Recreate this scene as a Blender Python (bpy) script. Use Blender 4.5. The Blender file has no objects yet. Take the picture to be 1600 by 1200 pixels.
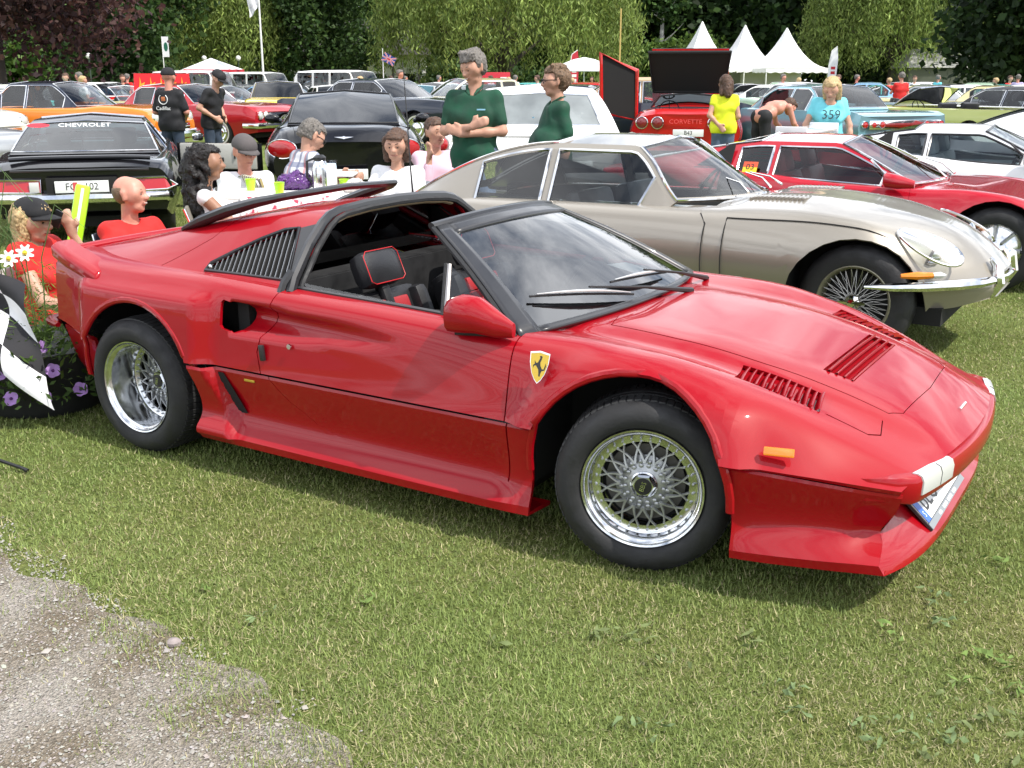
import bpy, bmesh, math, random
import numpy as np
from mathutils import Vector, Matrix

# ------------------------------------------------------------------ camera, sky, sun, exposure
SC = bpy.context.scene
COL = SC.collection
R = math.radians
random.seed(7); RNG = np.random.default_rng(7)
CAM_H, PITCH, FPX = 1.5319, 0.2781, 1656.84          # height, pitch down, focal length in 1600-wide pixels
cam_d = bpy.data.cameras.new('camera'); cam = bpy.data.objects.new('camera', cam_d); COL.objects.link(cam)
cam.location = (0, 0, CAM_H); cam.rotation_euler = (math.pi/2-PITCH, 0, 0)
cam_d.sensor_width = 36; cam_d.lens = 36*FPX/1600; cam_d.clip_start = .05; cam_d.clip_end = 2000
SC.camera = cam

SUN_AZ, SUN_EL = R(-33), R(55)       # azimuth measured from +X towards +Y
sd = Vector((math.cos(SUN_AZ)*math.cos(SUN_EL), math.sin(SUN_AZ)*math.cos(SUN_EL), math.sin(SUN_EL)))
sun_d = bpy.data.lights.new('sun', 'SUN'); sun_d.energy = 4.0; sun_d.angle = R(.55); sun_d.color = (1, .955, .88)
sun = bpy.data.objects.new('sun', sun_d); COL.objects.link(sun); sun.rotation_euler = (-sd).to_track_quat('-Z', 'Y').to_euler()

world = bpy.data.worlds.new('World'); SC.world = world; world.use_nodes = True
wn, wl = world.node_tree.nodes, world.node_tree.links
bg = wn['Background']; bg.inputs['Strength'].default_value = .125
sky = wn.new('ShaderNodeTexSky'); sky.sky_type = 'NISHITA'; sky.sun_disc = False
sky.sun_elevation = SUN_EL; sky.sun_rotation = math.pi/2 - SUN_AZ
sky.air_density = 1.0; sky.dust_density = 1.5; sky.ozone_density = 1.0
# a broken layer of drifting summer cloud over the whole dome
tc = wn.new('ShaderNodeTexCoord'); sep = wn.new('ShaderNodeSeparateXYZ'); wl.new(tc.outputs['Generated'], sep.inputs[0])
zc = wn.new('ShaderNodeMath'); zc.operation = 'MAXIMUM'; zc.inputs[1].default_value = .06; wl.new(sep.outputs['Z'], zc.inputs[0])
dv = wn.new('ShaderNodeVectorMath'); dv.operation = 'DIVIDE'; wl.new(tc.outputs['Generated'], dv.inputs[0])
cb = wn.new('ShaderNodeCombineXYZ')
for i in range(3): wl.new(zc.outputs[0], cb.inputs[i])
wl.new(cb.outputs[0], dv.inputs[1])
mp = wn.new('ShaderNodeMapping'); mp.inputs['Rotation'].default_value = (0, 0, R(35)); mp.inputs['Scale'].default_value = (1.1, .42, 1); wl.new(dv.outputs[0], mp.inputs[0])
nz = wn.new('ShaderNodeTexNoise'); nz.inputs['Scale'].default_value = 1.5; nz.inputs['Detail'].default_value = 9; nz.inputs['Roughness'].default_value = .58; nz.inputs['Distortion'].default_value = .5
wl.new(mp.outputs[0], nz.inputs['Vector'])
cr = wn.new('ShaderNodeValToRGB'); cr.color_ramp.elements[0].position = .36; cr.color_ramp.elements[1].position = .62
wl.new(nz.outputs['Fac'], cr.inputs[0])
mx = wn.new('ShaderNodeMixRGB'); mx.inputs[2].default_value = (15, 15.4, 16.2, 1)
wl.new(cr.outputs[0], mx.inputs[0]); wl.new(sky.outputs[0], mx.inputs[1]); wl.new(mx.outputs[0], bg.inputs['Color'])

SC.view_settings.view_transform = 'Standard'; SC.view_settings.look = 'None'
SC.view_settings.exposure = .34; SC.view_settings.gamma = 1; SC.view_settings.use_curve_mapping = False
try:
    SC.cycles.max_bounces = 8; SC.cycles.transparent_max_bounces = 24; SC.cycles.glossy_bounces = 4; SC.cycles.caustics_reflective = False; SC.cycles.caustics_refractive = False
except Exception: pass

# ------------------------------------------------------------------ materials
MATS = {}
def srgb(h):
    if isinstance(h, str):
        h = h.lstrip('#'); c = [int(h[i:i+2], 16)/255 for i in (0, 2, 4)]
    else: c = [x/255 for x in h]
    return tuple(x/12.92 if x <= .04045 else ((x+.055)/1.055)**2.4 for x in c)
def mat(name, col=(.5, .5, .5), rough=.5, metal=0, coat=0, spec=.5, var=0, vscale=8, bump=0, bscale=60, trans=0, emit=None, alpha=1, sheen=0, attr=None, coatr=.03):
    if name in MATS: return MATS[name]
    m = bpy.data.materials.new(name); m.use_nodes = True; MATS[name] = m
    n, l = m.node_tree.nodes, m.node_tree.links; b = n['Principled BSDF']
    b.inputs['Base Color'].default_value = (*col, 1); b.inputs['Roughness'].default_value = rough; b.inputs['Metallic'].default_value = metal
    b.inputs['Coat Weight'].default_value = coat; b.inputs['Coat Roughness'].default_value = coatr; b.inputs['Specular IOR Level'].default_value = spec
    if sheen: b.inputs['Sheen Weight'].default_value = sheen
    src = None
    if attr:
        a = n.new('ShaderNodeVertexColor'); a.layer_name = attr; src = a.outputs[0]; l.new(src, b.inputs['Base Color'])
    if var:
        t = n.new('ShaderNodeTexCoord'); x = n.new('ShaderNodeTexNoise'); x.inputs['Scale'].default_value = vscale; x.inputs['Detail'].default_value = 5; l.new(t.outputs['Object'], x.inputs['Vector'])
        r = n.new('ShaderNodeMapRange'); r.inputs[1].default_value = .3; r.inputs[2].default_value = .7; r.inputs[3].default_value = 1-var; r.inputs[4].default_value = 1+var; l.new(x.outputs['Fac'], r.inputs[0])
        v = n.new('ShaderNodeVectorMath'); v.operation = 'SCALE'; v.inputs[0].default_value = col
        if src: l.new(src, v.inputs[0])
        l.new(r.outputs[0], v.inputs['Scale']); l.new(v.outputs[0], b.inputs['Base Color'])
        q = n.new('ShaderNodeMapRange'); q.inputs[1].default_value = .3; q.inputs[2].default_value = .7; q.inputs[3].default_value = max(0, rough*(1-var)); q.inputs[4].default_value = min(1, rough*(1+var)); l.new(x.outputs['Fac'], q.inputs[0]); l.new(q.outputs[0], b.inputs['Roughness'])
    if bump:
        t = n.new('ShaderNodeTexCoord'); x = n.new('ShaderNodeTexNoise'); x.inputs['Scale'].default_value = bscale; x.inputs['Detail'].default_value = 4; l.new(t.outputs['Object'], x.inputs['Vector'])
        u = n.new('ShaderNodeBump'); u.inputs['Strength'].default_value = bump; u.inputs['Distance'].default_value = .01; l.new(x.outputs['Fac'], u.inputs['Height']); l.new(u.outputs[0], b.inputs['Normal'])
    if trans:
        b.inputs['Transmission Weight'].default_value = trans
    if emit: b.inputs['Emission Color'].default_value = (*emit, 1); b.inputs['Emission Strength'].default_value = 1
    return m
def paint(name, col, metal=0, rough=.35, coat=1, orange=.004):
    """car paint: pigment under clear lacquer with a faint orange-peel"""
    if name in MATS: return MATS[name]
    m = mat(name, col, rough, metal, coat, .5 if metal else .12, coatr=.015)
    # thin film of field dust: the lacquer is a touch duller in drifting patches
    n, l = m.node_tree.nodes, m.node_tree.links; b = n['Principled BSDF']; t = n.new('ShaderNodeTexCoord'); x = n.new('ShaderNodeTexNoise'); x.inputs['Scale'].default_value = 3; x.inputs['Detail'].default_value = 6; l.new(t.outputs['Object'], x.inputs['Vector'])
    r = n.new('ShaderNodeMapRange'); r.inputs[1].default_value = .35; r.inputs[2].default_value = .75; r.inputs[3].default_value = .01; r.inputs[4].default_value = .075; l.new(x.outputs['Fac'], r.inputs[0]); l.new(r.outputs[0], b.inputs['Coat Roughness'])
    return m
def glass(name, tint=(.6, .65, .65), through=.8, rough=.0, ior=1.6):
    """thin pane: tinted see-through plus mirror reflection by fresnel"""
    if name in MATS: return MATS[name]
    m = bpy.data.materials.new(name); m.use_nodes = True; MATS[name] = m
    n, l = m.node_tree.nodes, m.node_tree.links
    for k in list(n): n.remove(k)
    o = n.new('ShaderNodeOutputMaterial'); tr = n.new('ShaderNodeBsdfTransparent'); gl = n.new('ShaderNodeBsdfGlossy'); fr = n.new('ShaderNodeFresnel'); mi = n.new('ShaderNodeMixShader')
    tr.inputs[0].default_value = (*[c*through for c in tint], 1); gl.inputs['Roughness'].default_value = rough; gl.inputs[0].default_value = (1, 1, 1, 1); fr.inputs[0].default_value = ior
    geo = n.new('ShaderNodeNewGeometry'); l.new(geo.outputs['Normal'], fr.inputs['Normal'])
    l.new(fr.outputs[0], mi.inputs[0]); l.new(tr.outputs[0], mi.inputs[1]); l.new(gl.outputs[0], mi.inputs[2]); l.new(mi.outputs[0], o.inputs[0])
    return m
CHROME = mat('chrome', (.78, .78, .78), .07, 1, var=.1, vscale=20)
ALU = mat('polished_aluminium', (.72, .73, .74), .16, 1, var=.25, vscale=30)
SILVER = mat('silver_wheel_paint', (.42, .43, .44), .35, .6, .3, var=.2, vscale=40)
RUBBER = mat('tyre_rubber', (.017, .017, .018), .72, var=.35, vscale=14, bump=.15, bscale=90)
BLACK = mat('black_trim', (.014, .014, .015), .42, var=.2)
SATIN = mat('satin_black', (.018, .018, .02), .34, coat=.25, var=.2)
DARK = mat('dark_interior', (.012, .012, .013), .8, var=.3)
LEATHER = mat('black_leather', (.016, .016, .018), .42, bump=.1, bscale=140, var=.2)
UNDER = mat('underbody_black', (.008, .008, .008), .9)
GLASS = glass('car_glass', (.80, .85, .85), .95)
GLASSD = glass('tinted_glass', (.22, .25, .27), .8)
AMBER = mat('amber_lens', (.75, .22, .01), .15, coat=.6)
REDLENS = mat('red_lens', (.42, .006, .008), .12, coat=1)
WHITE = mat('white_paint', (.78, .78, .76), .4, var=.05)
WHITELENS = mat('white_lens', (.56, .56, .55), .2, coat=.8)

# ------------------------------------------------------------------ object helpers
def link(o, parent=None):
    COL.objects.link(o)
    if parent is not None: o.parent = parent
    return o
def tag(o, label=None, cat=None, group=None, kind=None):
    if label: o['label'] = label
    if cat: o['category'] = cat
    if group: o['group'] = group
    if kind: o['kind'] = kind
    return o
def empty(name, loc=(0, 0, 0), rz=0, label=None, cat=None, group=None):
    o = bpy.data.objects.new(name, None); o.empty_display_size = .2; COL.objects.link(o)
    o.location = loc; o.rotation_euler = (0, 0, rz); tag(o, label, cat, group); return o
def mesh(name, V, F, material, parent=None, smooth=True, angle=None, idx=None):
    me = bpy.data.meshes.new(name); me.from_pydata([tuple(map(float, v)) for v in V], [], [tuple(map(int, f)) for f in F]); me.update()
    ms = material if isinstance(material, (list, tuple)) else [material]
    for m in ms: me.materials.append(m)
    if idx is not None: me.polygons.foreach_set('material_index', np.asarray(idx, dtype=np.int32))
    if smooth:
        me.polygons.foreach_set('use_smooth', np.ones(len(me.polygons), dtype=bool))
        if angle: me.set_sharp_from_angle(angle=R(angle))
    return link(bpy.data.objects.new(name, me), parent)
def big_mesh(name, V, F, material, parent=None, smooth=False, colors=None):
    """numpy verts (n,3) and faces (m,k) straight into a mesh; colors per face"""
    V = np.asarray(V, dtype=np.float32); F = np.asarray(F, dtype=np.int32); k = F.shape[1]
    me = bpy.data.meshes.new(name); me.vertices.add(len(V)); me.vertices.foreach_set('co', V.ravel())
    me.loops.add(F.size); me.loops.foreach_set('vertex_index', F.ravel())
    me.polygons.add(len(F)); me.polygons.foreach_set('loop_start', np.arange(0, F.size, k, dtype=np.int32))
    if smooth: me.polygons.foreach_set('use_smooth', np.ones(len(F), dtype=bool))
    me.update(calc_edges=True); me.materials.append(material)
    if colors is not None:
        a = me.color_attributes.new('Col', 'FLOAT_COLOR', 'CORNER'); c = np.ones((len(F), k, 4), dtype=np.float32); c[:, :, :3] = np.asarray(colors, dtype=np.float32)[:, None, :] if np.ndim(colors) == 2 else colors
        a.data.foreach_set('color', c.ravel())
    return link(bpy.data.objects.new(name, me), parent)
def copy_tree(o, parent=None):
    c = o.copy(); COL.objects.link(c); c.parent = parent
    for ch in o.children: copy_tree(ch, c)
    return c
class MB:
    """collects verts and faces of one mesh"""
    def __init__(s): s.V = []; s.F = []; s.I = []; s.mi = 0
    def add(s, V, F):
        n = len(s.V); s.V += [tuple(v) for v in V]; s.F += [tuple(i+n for i in f) for f in F]; s.I += [s.mi]*len(F); return s
    def box(s, c, d, rz=0, M=None, taper=1):
        x, y, z = d[0]/2, d[1]/2, d[2]/2
        P = [Vector((a*x*(taper if k > 0 else 1), b*y*(taper if k > 0 else 1), k*z)) for k in (-1, 1) for a, b in ((-1, -1), (1, -1), (1, 1), (-1, 1))]
        T = Matrix.Translation(c) @ (M.to_4x4() if M is not None else Matrix.Rotation(rz, 4, 'Z'))
        return s.add([T @ p for p in P], [(3, 2, 1, 0), (4, 5, 6, 7), (0, 1, 5, 4), (1, 2, 6, 5), (2, 3, 7, 6), (3, 0, 4, 7)])
    def bbox(s, c, d, b=.01, M=None):
        """box with bevelled edges"""
        bm = bmesh.new(); bmesh.ops.create_cube(bm, size=1); 
        for v in bm.verts: v.co = Vector((v.co.x*d[0], v.co.y*d[1], v.co.z*d[2]))
        bmesh.ops.bevel(bm, geom=bm.edges[:]+bm.verts[:], offset=b, segments=2, profile=.6, affect='EDGES')
        T = Matrix.Translation(c) @ (M.to_4x4() if M is not None else Matrix())
        bm.verts.ensure_lookup_table(); s.add([T @ v.co for v in bm.verts], [[v.index for v in f.verts] for f in bm.faces]); bm.free(); return s
    def tube(s, P, r, n=8, closed=False, cap=True, up=None, flat=1):
        P = [Vector(p) for p in P]; m = len(P); rs = r if hasattr(r, '__len__') else [r]*m
        V = []; F = []; prev = None
        for i in range(m):
            if closed: t = P[(i+1) % m]-P[i-1]
            else: t = P[min(i+1, m-1)]-P[max(i-1, 0)]
            t = t.normalized() if t.length > 1e-9 else Vector((0, 0, 1))
            if prev is None:
                a = Vector(up) if up is not None else (Vector((0, 0, 1)) if abs(t.z) < .9 else Vector((1, 0, 0)))
            else: a = prev
            a = (a-t*a.dot(t)); a = a.normalized() if a.length > 1e-6 else t.orthogonal().normalized()
            prev = a; b = t.cross(a)
            for k in range(n):
                th = 2*math.pi*k/n; V.append(P[i]+(a*math.cos(th)*flat+b*math.sin(th))*rs[i])
        for i in range(m if closed else m-1):
            for k in range(n):
                j = (i+1) % m; F.append((i*n+k, i*n+(k+1) % n, j*n+(k+1) % n, j*n+k))
        if cap and not closed: F += [tuple(range(n-1, -1, -1)), tuple(range((m-1)*n, m*n))]
        return s.add(V, F)
    def lathe(s, prof, n=32, M=None, axis='Y'):
        """prof: list of (radius, along-axis)"""
        V = []; F = []; m = len(prof)
        for r, a in prof:
            for k in range(n):
                th = 2*math.pi*k/n; c, q = r*math.cos(th), r*math.sin(th)
                V.append(Vector((c, a, q)) if axis == 'Y' else Vector((c, q, a)))
        for i in range(m-1):
            for k in range(n): F.append((i*n+k, i*n+(k+1) % n, (i+1)*n+(k+1) % n, (i+1)*n+k))
        if M is not None: V = [M @ v for v in V]
        return s.add(V, F)
    def prism(s, poly, h, M=None):
        """polygon in local XY extruded along local Z by h"""
        n = len(poly); V = [Vector((x, y, 0)) for x, y in poly]+[Vector((x, y, h)) for x, y in poly]
        F = [tuple(range(n-1, -1, -1)), tuple(range(n, 2*n))]+[(i, (i+1) % n, n+(i+1) % n, n+i) for i in range(n)]
        if M is not None: V = [M @ v for v in V]
        return s.add(V, F)
    def sphere(s, c, r, n=10, sc=(1, 1, 1)):
        V = []; F = []; m = max(4, n//2)
        for i in range(m+1):
            ph = math.pi*i/m
            for k in range(n):
                th = 2*math.pi*k/n; V.append((c[0]+r*sc[0]*math.sin(ph)*math.cos(th), c[1]+r*sc[1]*math.sin(ph)*math.sin(th), c[2]+r*sc[2]*math.cos(ph)))
        for i in range(m):
            for k in range(n): F.append((i*n+k, (i+1)*n+k, (i+1)*n+(k+1) % n, i*n+(k+1) % n))
        return s.add(V, F)
    def build(s, name, material, parent=None, smooth=True, angle=35):
        return mesh(name, s.V, s.F, material, parent, smooth, angle, s.I if isinstance(material, (list, tuple)) else None)
def frame(o, x, y=None, z=None):
    """matrix with origin o and axes x,y (z = x cross y)"""
    x = Vector(x).normalized(); y = Vector(y).normalized(); z = x.cross(y).normalized(); y = z.cross(x)
    M = Matrix.Identity(4)
    for i in range(3): M[i][0], M[i][1], M[i][2], M[i][3] = x[i], y[i], z[i], o[i]
    return M
def text(name, body, size, material, M, parent=None, depth=.001, align='CENTER', sx=1):
    c = bpy.data.curves.new(name, 'FONT'); c.body = body; c.size = size; c.extrude = depth; c.align_x = align; c.align_y = 'CENTER'; c.resolution_u = 2
    o = bpy.data.objects.new(name, c); me = bpy.data.meshes.new_from_object(o); bpy.data.objects.remove(o); bpy.data.curves.remove(c)
    me.transform(M @ Matrix.Diagonal((sx, 1, 1, 1))); me.materials.clear(); me.materials.append(material)
    return link(bpy.data.objects.new(name, me), parent)

# ------------------------------------------------------------------ splines and lofts
def pchip(xs, ys, x):
    xs = np.asarray(xs, float); ys = np.asarray(ys, float); x = np.asarray(x, float)
    if len(xs) == 1: return np.full_like(x, ys[0])
    h = np.diff(xs); d = np.diff(ys)/h; m = np.zeros(len(xs))
    if len(xs) > 2:
        w1 = 2*h[1:]+h[:-1]; w2 = h[1:]+2*h[:-1]; ok = d[:-1]*d[1:] > 0
        with np.errstate(divide='ignore', invalid='ignore'): hm = (w1+w2)/(w1/d[:-1]+w2/d[1:])
        m[1:-1] = np.where(ok, hm, 0)
    m[0] = d[0]; m[-1] = d[-1]
    x = np.clip(x, xs[0], xs[-1]); i = np.clip(np.searchsorted(xs, x, 'right')-1, 0, len(xs)-2); t = (x-xs[i])/h[i]
    return ((1+2*t)*(1-t)**2*ys[i]+t*(1-t)**2*h[i]*m[i]+t*t*(3-2*t)*ys[i+1]+t*t*(t-1)*h[i]*m[i+1])
def crv(tab):
    """tab: list of (u, v, z) rows -> functions of u"""
    a = np.array(sorted(tab), float); return lambda u: (pchip(a[:, 0], a[:, 1], u), pchip(a[:, 0], a[:, 2], u))
def section(P, sharp, nseg):
    """P (m,k,2) features at m stations; smooth spline through features, broken at sharp ones. returns (m,T,2) and row index of each feature"""
    m, k, _ = P.shape; out = []; rows = [0]; NS = nseg if hasattr(nseg, '__len__') else [nseg]*(k-1); breaks = [0]+[i for i in range(1, k-1) if i in sharp]+[k-1]
    for a, b in zip(breaks[:-1], breaks[1:]):
        Q = P[:, a:b+1]; n = b-a
        if n == 1:
            for j in range(NS[a]):
                t = j/NS[a]; out.append(Q[:, 0]*(1-t)+Q[:, 1]*t)
            rows.append(len(out))
        else:
            ext = np.concatenate([2*Q[:, :1]-Q[:, 1:2], Q, 2*Q[:, -1:]-Q[:, -2:-1]], 1)
            for s in range(n):
                p0, p1, p2, p3 = (ext[:, s+i] for i in range(4))
                d1 = np.maximum(np.linalg.norm(p1-p0, axis=1, keepdims=True), 1e-5)**.5; d2 = np.maximum(np.linalg.norm(p2-p1, axis=1, keepdims=True), 1e-5)**.5; d3 = np.maximum(np.linalg.norm(p3-p2, axis=1, keepdims=True), 1e-5)**.5
                m1 = d2*((p1-p0)/d1-(p2-p0)/(d1+d2)+(p2-p1)/d2); m2 = d2*((p2-p1)/d2-(p3-p1)/(d2+d3)+(p3-p2)/d3)
                for j in range(NS[a+s]):
                    t = j/NS[a+s]; out.append((2*t**3-3*t*t+1)*p1+(t**3-2*t*t+t)*m1+(3*t*t-2*t**3)*p2+(t**3-t*t)*m2)
                rows.append(len(out))
    out.append(P[:, -1]); return np.stack(out, 1), rows
class Shell:
    """lofted half body (v >= 0) over stations, later mirrored"""
    def __init__(s, us, feats, sharp=(), nseg=4, post=None):
        us = np.asarray(us, float); P = np.stack([np.stack(f(us), 1) for f in feats], 1)
        Q, s.rows = section(P, set(sharp), nseg); G = np.zeros((len(us), Q.shape[1], 3)); G[:, :, 0] = us[:, None]; G[:, :, 1:] = Q
        if post is not None: G = post(G)
        s.G = G; s.us = us; s.sharp = sharp
    def bm(s, sides=(1, -1), keep=None):
        bm = bmesh.new(); n, m, _ = s.G.shape; V = {}
        for sd in sides:
            vs = []
            for i in range(n):
                row = []
                for j in range(m):
                    x, y, z = s.G[i, j]
                    if abs(y) < 1e-6 and (i, j) in V: row.append(V[i, j]); continue
                    w = bm.verts.new((x, y*sd, z)); row.append(w)
                    if abs(y) < 1e-6: V[i, j] = w
                vs.append(row)
            for i in range(n-1):
                for j in range(m-1):
                    if keep is not None and not keep(i, j): continue
                    q = [vs[i][j], vs[i+1][j], vs[i+1][j+1], vs[i][j+1]]
                    if sd < 0: q = q[::-1]
                    q = [w for k, w in enumerate(q) if w not in q[:k]]
                    if len(q) > 2:
                        try: f = bm.faces.new(q); f.smooth = True
                        except ValueError: pass
            for k, r in enumerate(s.rows):
                if k in s.sharp:
                    for i in range(n-1):
                        e = bm.edges.get((vs[i][r], vs[i+1][r]))
                        if e: e.smooth = False
        bm.normal_update(); return bm
def cut(bm, poly, axis, cond=None):
    """faces of bm inside the convex polygon (list of 2d points seen along axis 'Y'->(x,z), 'Z'->(x,y), 'X'->(y,z)); cond filters faces"""
    ix = {'Y': (0, 2), 'Z': (0, 1), 'X': (1, 2)}[axis]; P = [Vector(p) for p in poly]
    area = sum(P[i].x*P[(i+1) % len(P)].y-P[(i+1) % len(P)].x*P[i].y for i in range(len(P)))
    if area < 0: P = P[::-1]
    x0, x1 = min(p.x for p in P), max(p.x for p in P); y0, y1 = min(p.y for p in P), max(p.y for p in P)
    S = []
    for f in bm.faces:
        xs = [v.co[ix[0]] for v in f.verts]; ys = [v.co[ix[1]] for v in f.verts]
        if max(xs) < x0 or min(xs) > x1 or max(ys) < y0 or min(ys) > y1: continue
        if cond is None or cond(f.calc_center_median()): S.append(f)
    for i in range(len(P)):
        a, b = P[i], P[(i+1) % len(P)]; d = b-a
        if d.length < 1e-6: continue
        nrm2 = Vector((d.y, -d.x)).normalized(); no = Vector((0, 0, 0)); no[ix[0]] = nrm2.x; no[ix[1]] = nrm2.y; co = Vector((0, 0, 0)); co[ix[0]] = a.x; co[ix[1]] = a.y
        es = set(); vs = set()
        for f in S: es.update(f.edges); vs.update(f.verts)
        r = bmesh.ops.bisect_plane(bm, geom=list(vs)+list(es)+S, plane_co=co, plane_no=no, dist=1e-5)
        S = [g for g in r['geom'] if isinstance(g, bmesh.types.BMFace) and (g.calc_center_median()-co).dot(no) < 0]
    return S
def take(bm, faces, name, material, parent, thick=.012, mirror_ok=True):
    """move faces into an object of their own"""
    nb = bmesh.new(); mp_ = {}
    for f in faces:
        vs = []
        for v in f.verts:
            if v not in mp_: mp_[v] = nb.verts.new(v.co)
            vs.append(mp_[v])
        try: g = nb.faces.new(vs); g.smooth = True; 
        except ValueError: continue
        for e in f.edges:
            if not e.smooth:
                q = nb.edges.get((mp_[e.verts[0]], mp_[e.verts[1]]))
                if q: q.smooth = False
    bmesh.ops.delete(bm, geom=faces, context='FACES')
    return finish(nb, name, material, parent, thick)
def finish(bm, name, material, parent, thick=.012, gap=0):
    """give open edges an inward return flange, then make the object"""
    bm.normal_update()
    if thick:
        be = [e for e in bm.edges if e.is_boundary and not all(abs(v.co.y) < 1e-5 for v in e.verts)]
        nm = {v: v.normal.copy() for e in be for v in e.verts}
        for e in be: e.smooth = False
        r = bmesh.ops.extrude_edge_only(bm, edges=be); nv = [g for g in r['geom'] if isinstance(g, bmesh.types.BMVert)]
        bm.normal_update()
        src = {}
        for v in nv:
            for e in v.link_edges:
                o = e.other_vert(v)
                if o in nm: v.co = v.co-nm[o]*thick; break
        for g in r['geom']:
            if isinstance(g, bmesh.types.BMFace): g.smooth = False
    lv = [v for v in bm.verts if not v.link_faces]
    if lv: bmesh.ops.delete(bm, geom=lv, context='VERTS')
    me = bpy.data.meshes.new(name); bm.to_mesh(me); bm.free()
    for m in (material if isinstance(material, (list, tuple)) else [material]): me.materials.append(m)
    return link(bpy.data.objects.new(name, me), parent)
def ss(a, b, x):
    t = np.clip((np.asarray(x, float)-a)/(b-a), 0, 1); return t*t*(3-2*t)
def arch_poly(c, r, z0, n=22, ax=1, rz=None):
    """wheel-arch outline in (u,z): arc over the wheel closed below"""
    rz = rz or r
    P = [(c+r*ax*math.cos(math.pi*k/n), z0+rz*math.sin(math.pi*k/n)) for k in range(n+1)]
    return P+[(c-r*ax, -.1), (c+r*ax, -.1)]
# ------------------------------------------------------------------ lawn, gravel path, grass
def gz(x, y): return .22*math.exp(-((x+.5)/7)**2-((y-25)/7.5)**2)-.10*math.exp(-((x+5)/2.6)**2-((y-12.5)/3.5)**2)
def gzv(x, y): return .22*np.exp(-((x+.5)/7)**2-((y-25)/7.5)**2)-.10*np.exp(-((x+5)/2.6)**2-((y-12.5)/3.5)**2)
def ground_at(px, py, z=0.):
    a, b = (px-800)/FPX, (600-py)/FPX; d = (a, math.cos(PITCH)+b*math.sin(PITCH), -math.sin(PITCH)+b*math.cos(PITCH)); t = (z-CAM_H)/d[2]; return (d[0]*t, d[1]*t)
EDGE = [(-9, 6.6), (-4.5, 4.9), ground_at(0, 858), ground_at(130, 925), ground_at(270, 1008), ground_at(430, 1125), ground_at(540, 1205), (.15, 1.2), (.6, .4), (1.2, -1.2)]
EDGE = np.array(EDGE)
def edge_dist(x, y):
    """signed distance to the path edge: positive on the lawn, negative on gravel"""
    x = np.asarray(x, float); y = np.asarray(y, float); best = np.full(x.shape, 1e9); sg = np.ones(x.shape)
    for (ax, ay), (bx, by) in zip(EDGE[:-1], EDGE[1:]):
        dx, dy = bx-ax, by-ay; t = np.clip(((x-ax)*dx+(y-ay)*dy)/(dx*dx+dy*dy), 0, 1); d = np.hypot(x-ax-t*dx, y-ay-t*dy); c = dx*(y-ay)-dy*(x-ax)
        m = d < best; best = np.where(m, d, best); sg = np.where(m, np.where(c > 0, 1, -1), sg)
    return best*sg
def wob(x, y): return .10*np.sin(x*5.1+y*2.3)+.07*np.sin(x*11.7-y*9.1+1.3)+.05*np.sin(x*23+y*31)
gx = np.concatenate([np.linspace(-320, -30, 14), np.linspace(-28, 28, 113), np.linspace(30, 320, 14)]); gy = np.concatenate([np.linspace(-60, 0, 6), np.linspace(.5, 45, 90), np.linspace(50, 420, 20)])
X, Y = np.meshgrid(gx, gy, indexing='ij'); V = np.stack([X, Y, gzv(X, Y)], -1).reshape(-1, 3); ny = len(gy)
F = np.array([(i*ny+j, (i+1)*ny+j, (i+1)*ny+j+1, i*ny+j+1) for i in range(len(gx)-1) for j in range(ny-1)])
def lawn_mat():
    m = bpy.data.materials.new('lawn_turf'); m.use_nodes = True; n, l = m.node_tree.nodes, m.node_tree.links; b = n['Principled BSDF']; b.inputs['Roughness'].default_value = .9; b.inputs['Specular IOR Level'].default_value = .1
    tc_ = n.new('ShaderNodeTexCoord')
    def noise(s, d=5, r=.6):
        x = n.new('ShaderNodeTexNoise'); x.inputs['Scale'].default_value = s; x.inputs['Detail'].default_value = d; x.inputs['Roughness'].default_value = r; l.new(tc_.outputs['Object'], x.inputs['Vector']); return x.outputs['Fac']
    r1 = n.new('ShaderNodeValToRGB'); e = r1.color_ramp.elements; e[0].position = .32; e[0].color = (.115, .170, .040, 1); e[1].position = .70; e[1].color = (.26, .275, .105, 1); q = r1.color_ramp.elements.new(.5); q.color = (.18, .235, .065, 1); l.new(noise(1.1, 8, .7), r1.inputs[0])
    r2 = n.new('ShaderNodeValToRGB'); e = r2.color_ramp.elements; e[0].position = .3; e[0].color = (.45, .45, .45, 1); e[1].position = .72; e[1].color = (1.35, 1.3, 1.2, 1); l.new(noise(38, 6, .75), r2.inputs[0])
    mu = n.new('ShaderNodeMixRGB'); mu.blend_type = 'MULTIPLY'; mu.inputs[0].default_value = 1; l.new(r1.outputs[0], mu.inputs[1]); l.new(r2.outputs[0], mu.inputs[2]); l.new(mu.outputs[0], b.inputs['Base Color'])
    bp = n.new('ShaderNodeBump'); bp.inputs['Strength'].default_value = .9; bp.inputs['Distance'].default_value = .03; l.new(noise(70, 5, .7), bp.inputs['Height']); l.new(bp.outputs[0], b.inputs['Normal']); return m
tag(big_mesh('lawn', V, F, lawn_mat(), None, True), 'wide mown lawn with paler dry patches', None, None, 'structure')
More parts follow.
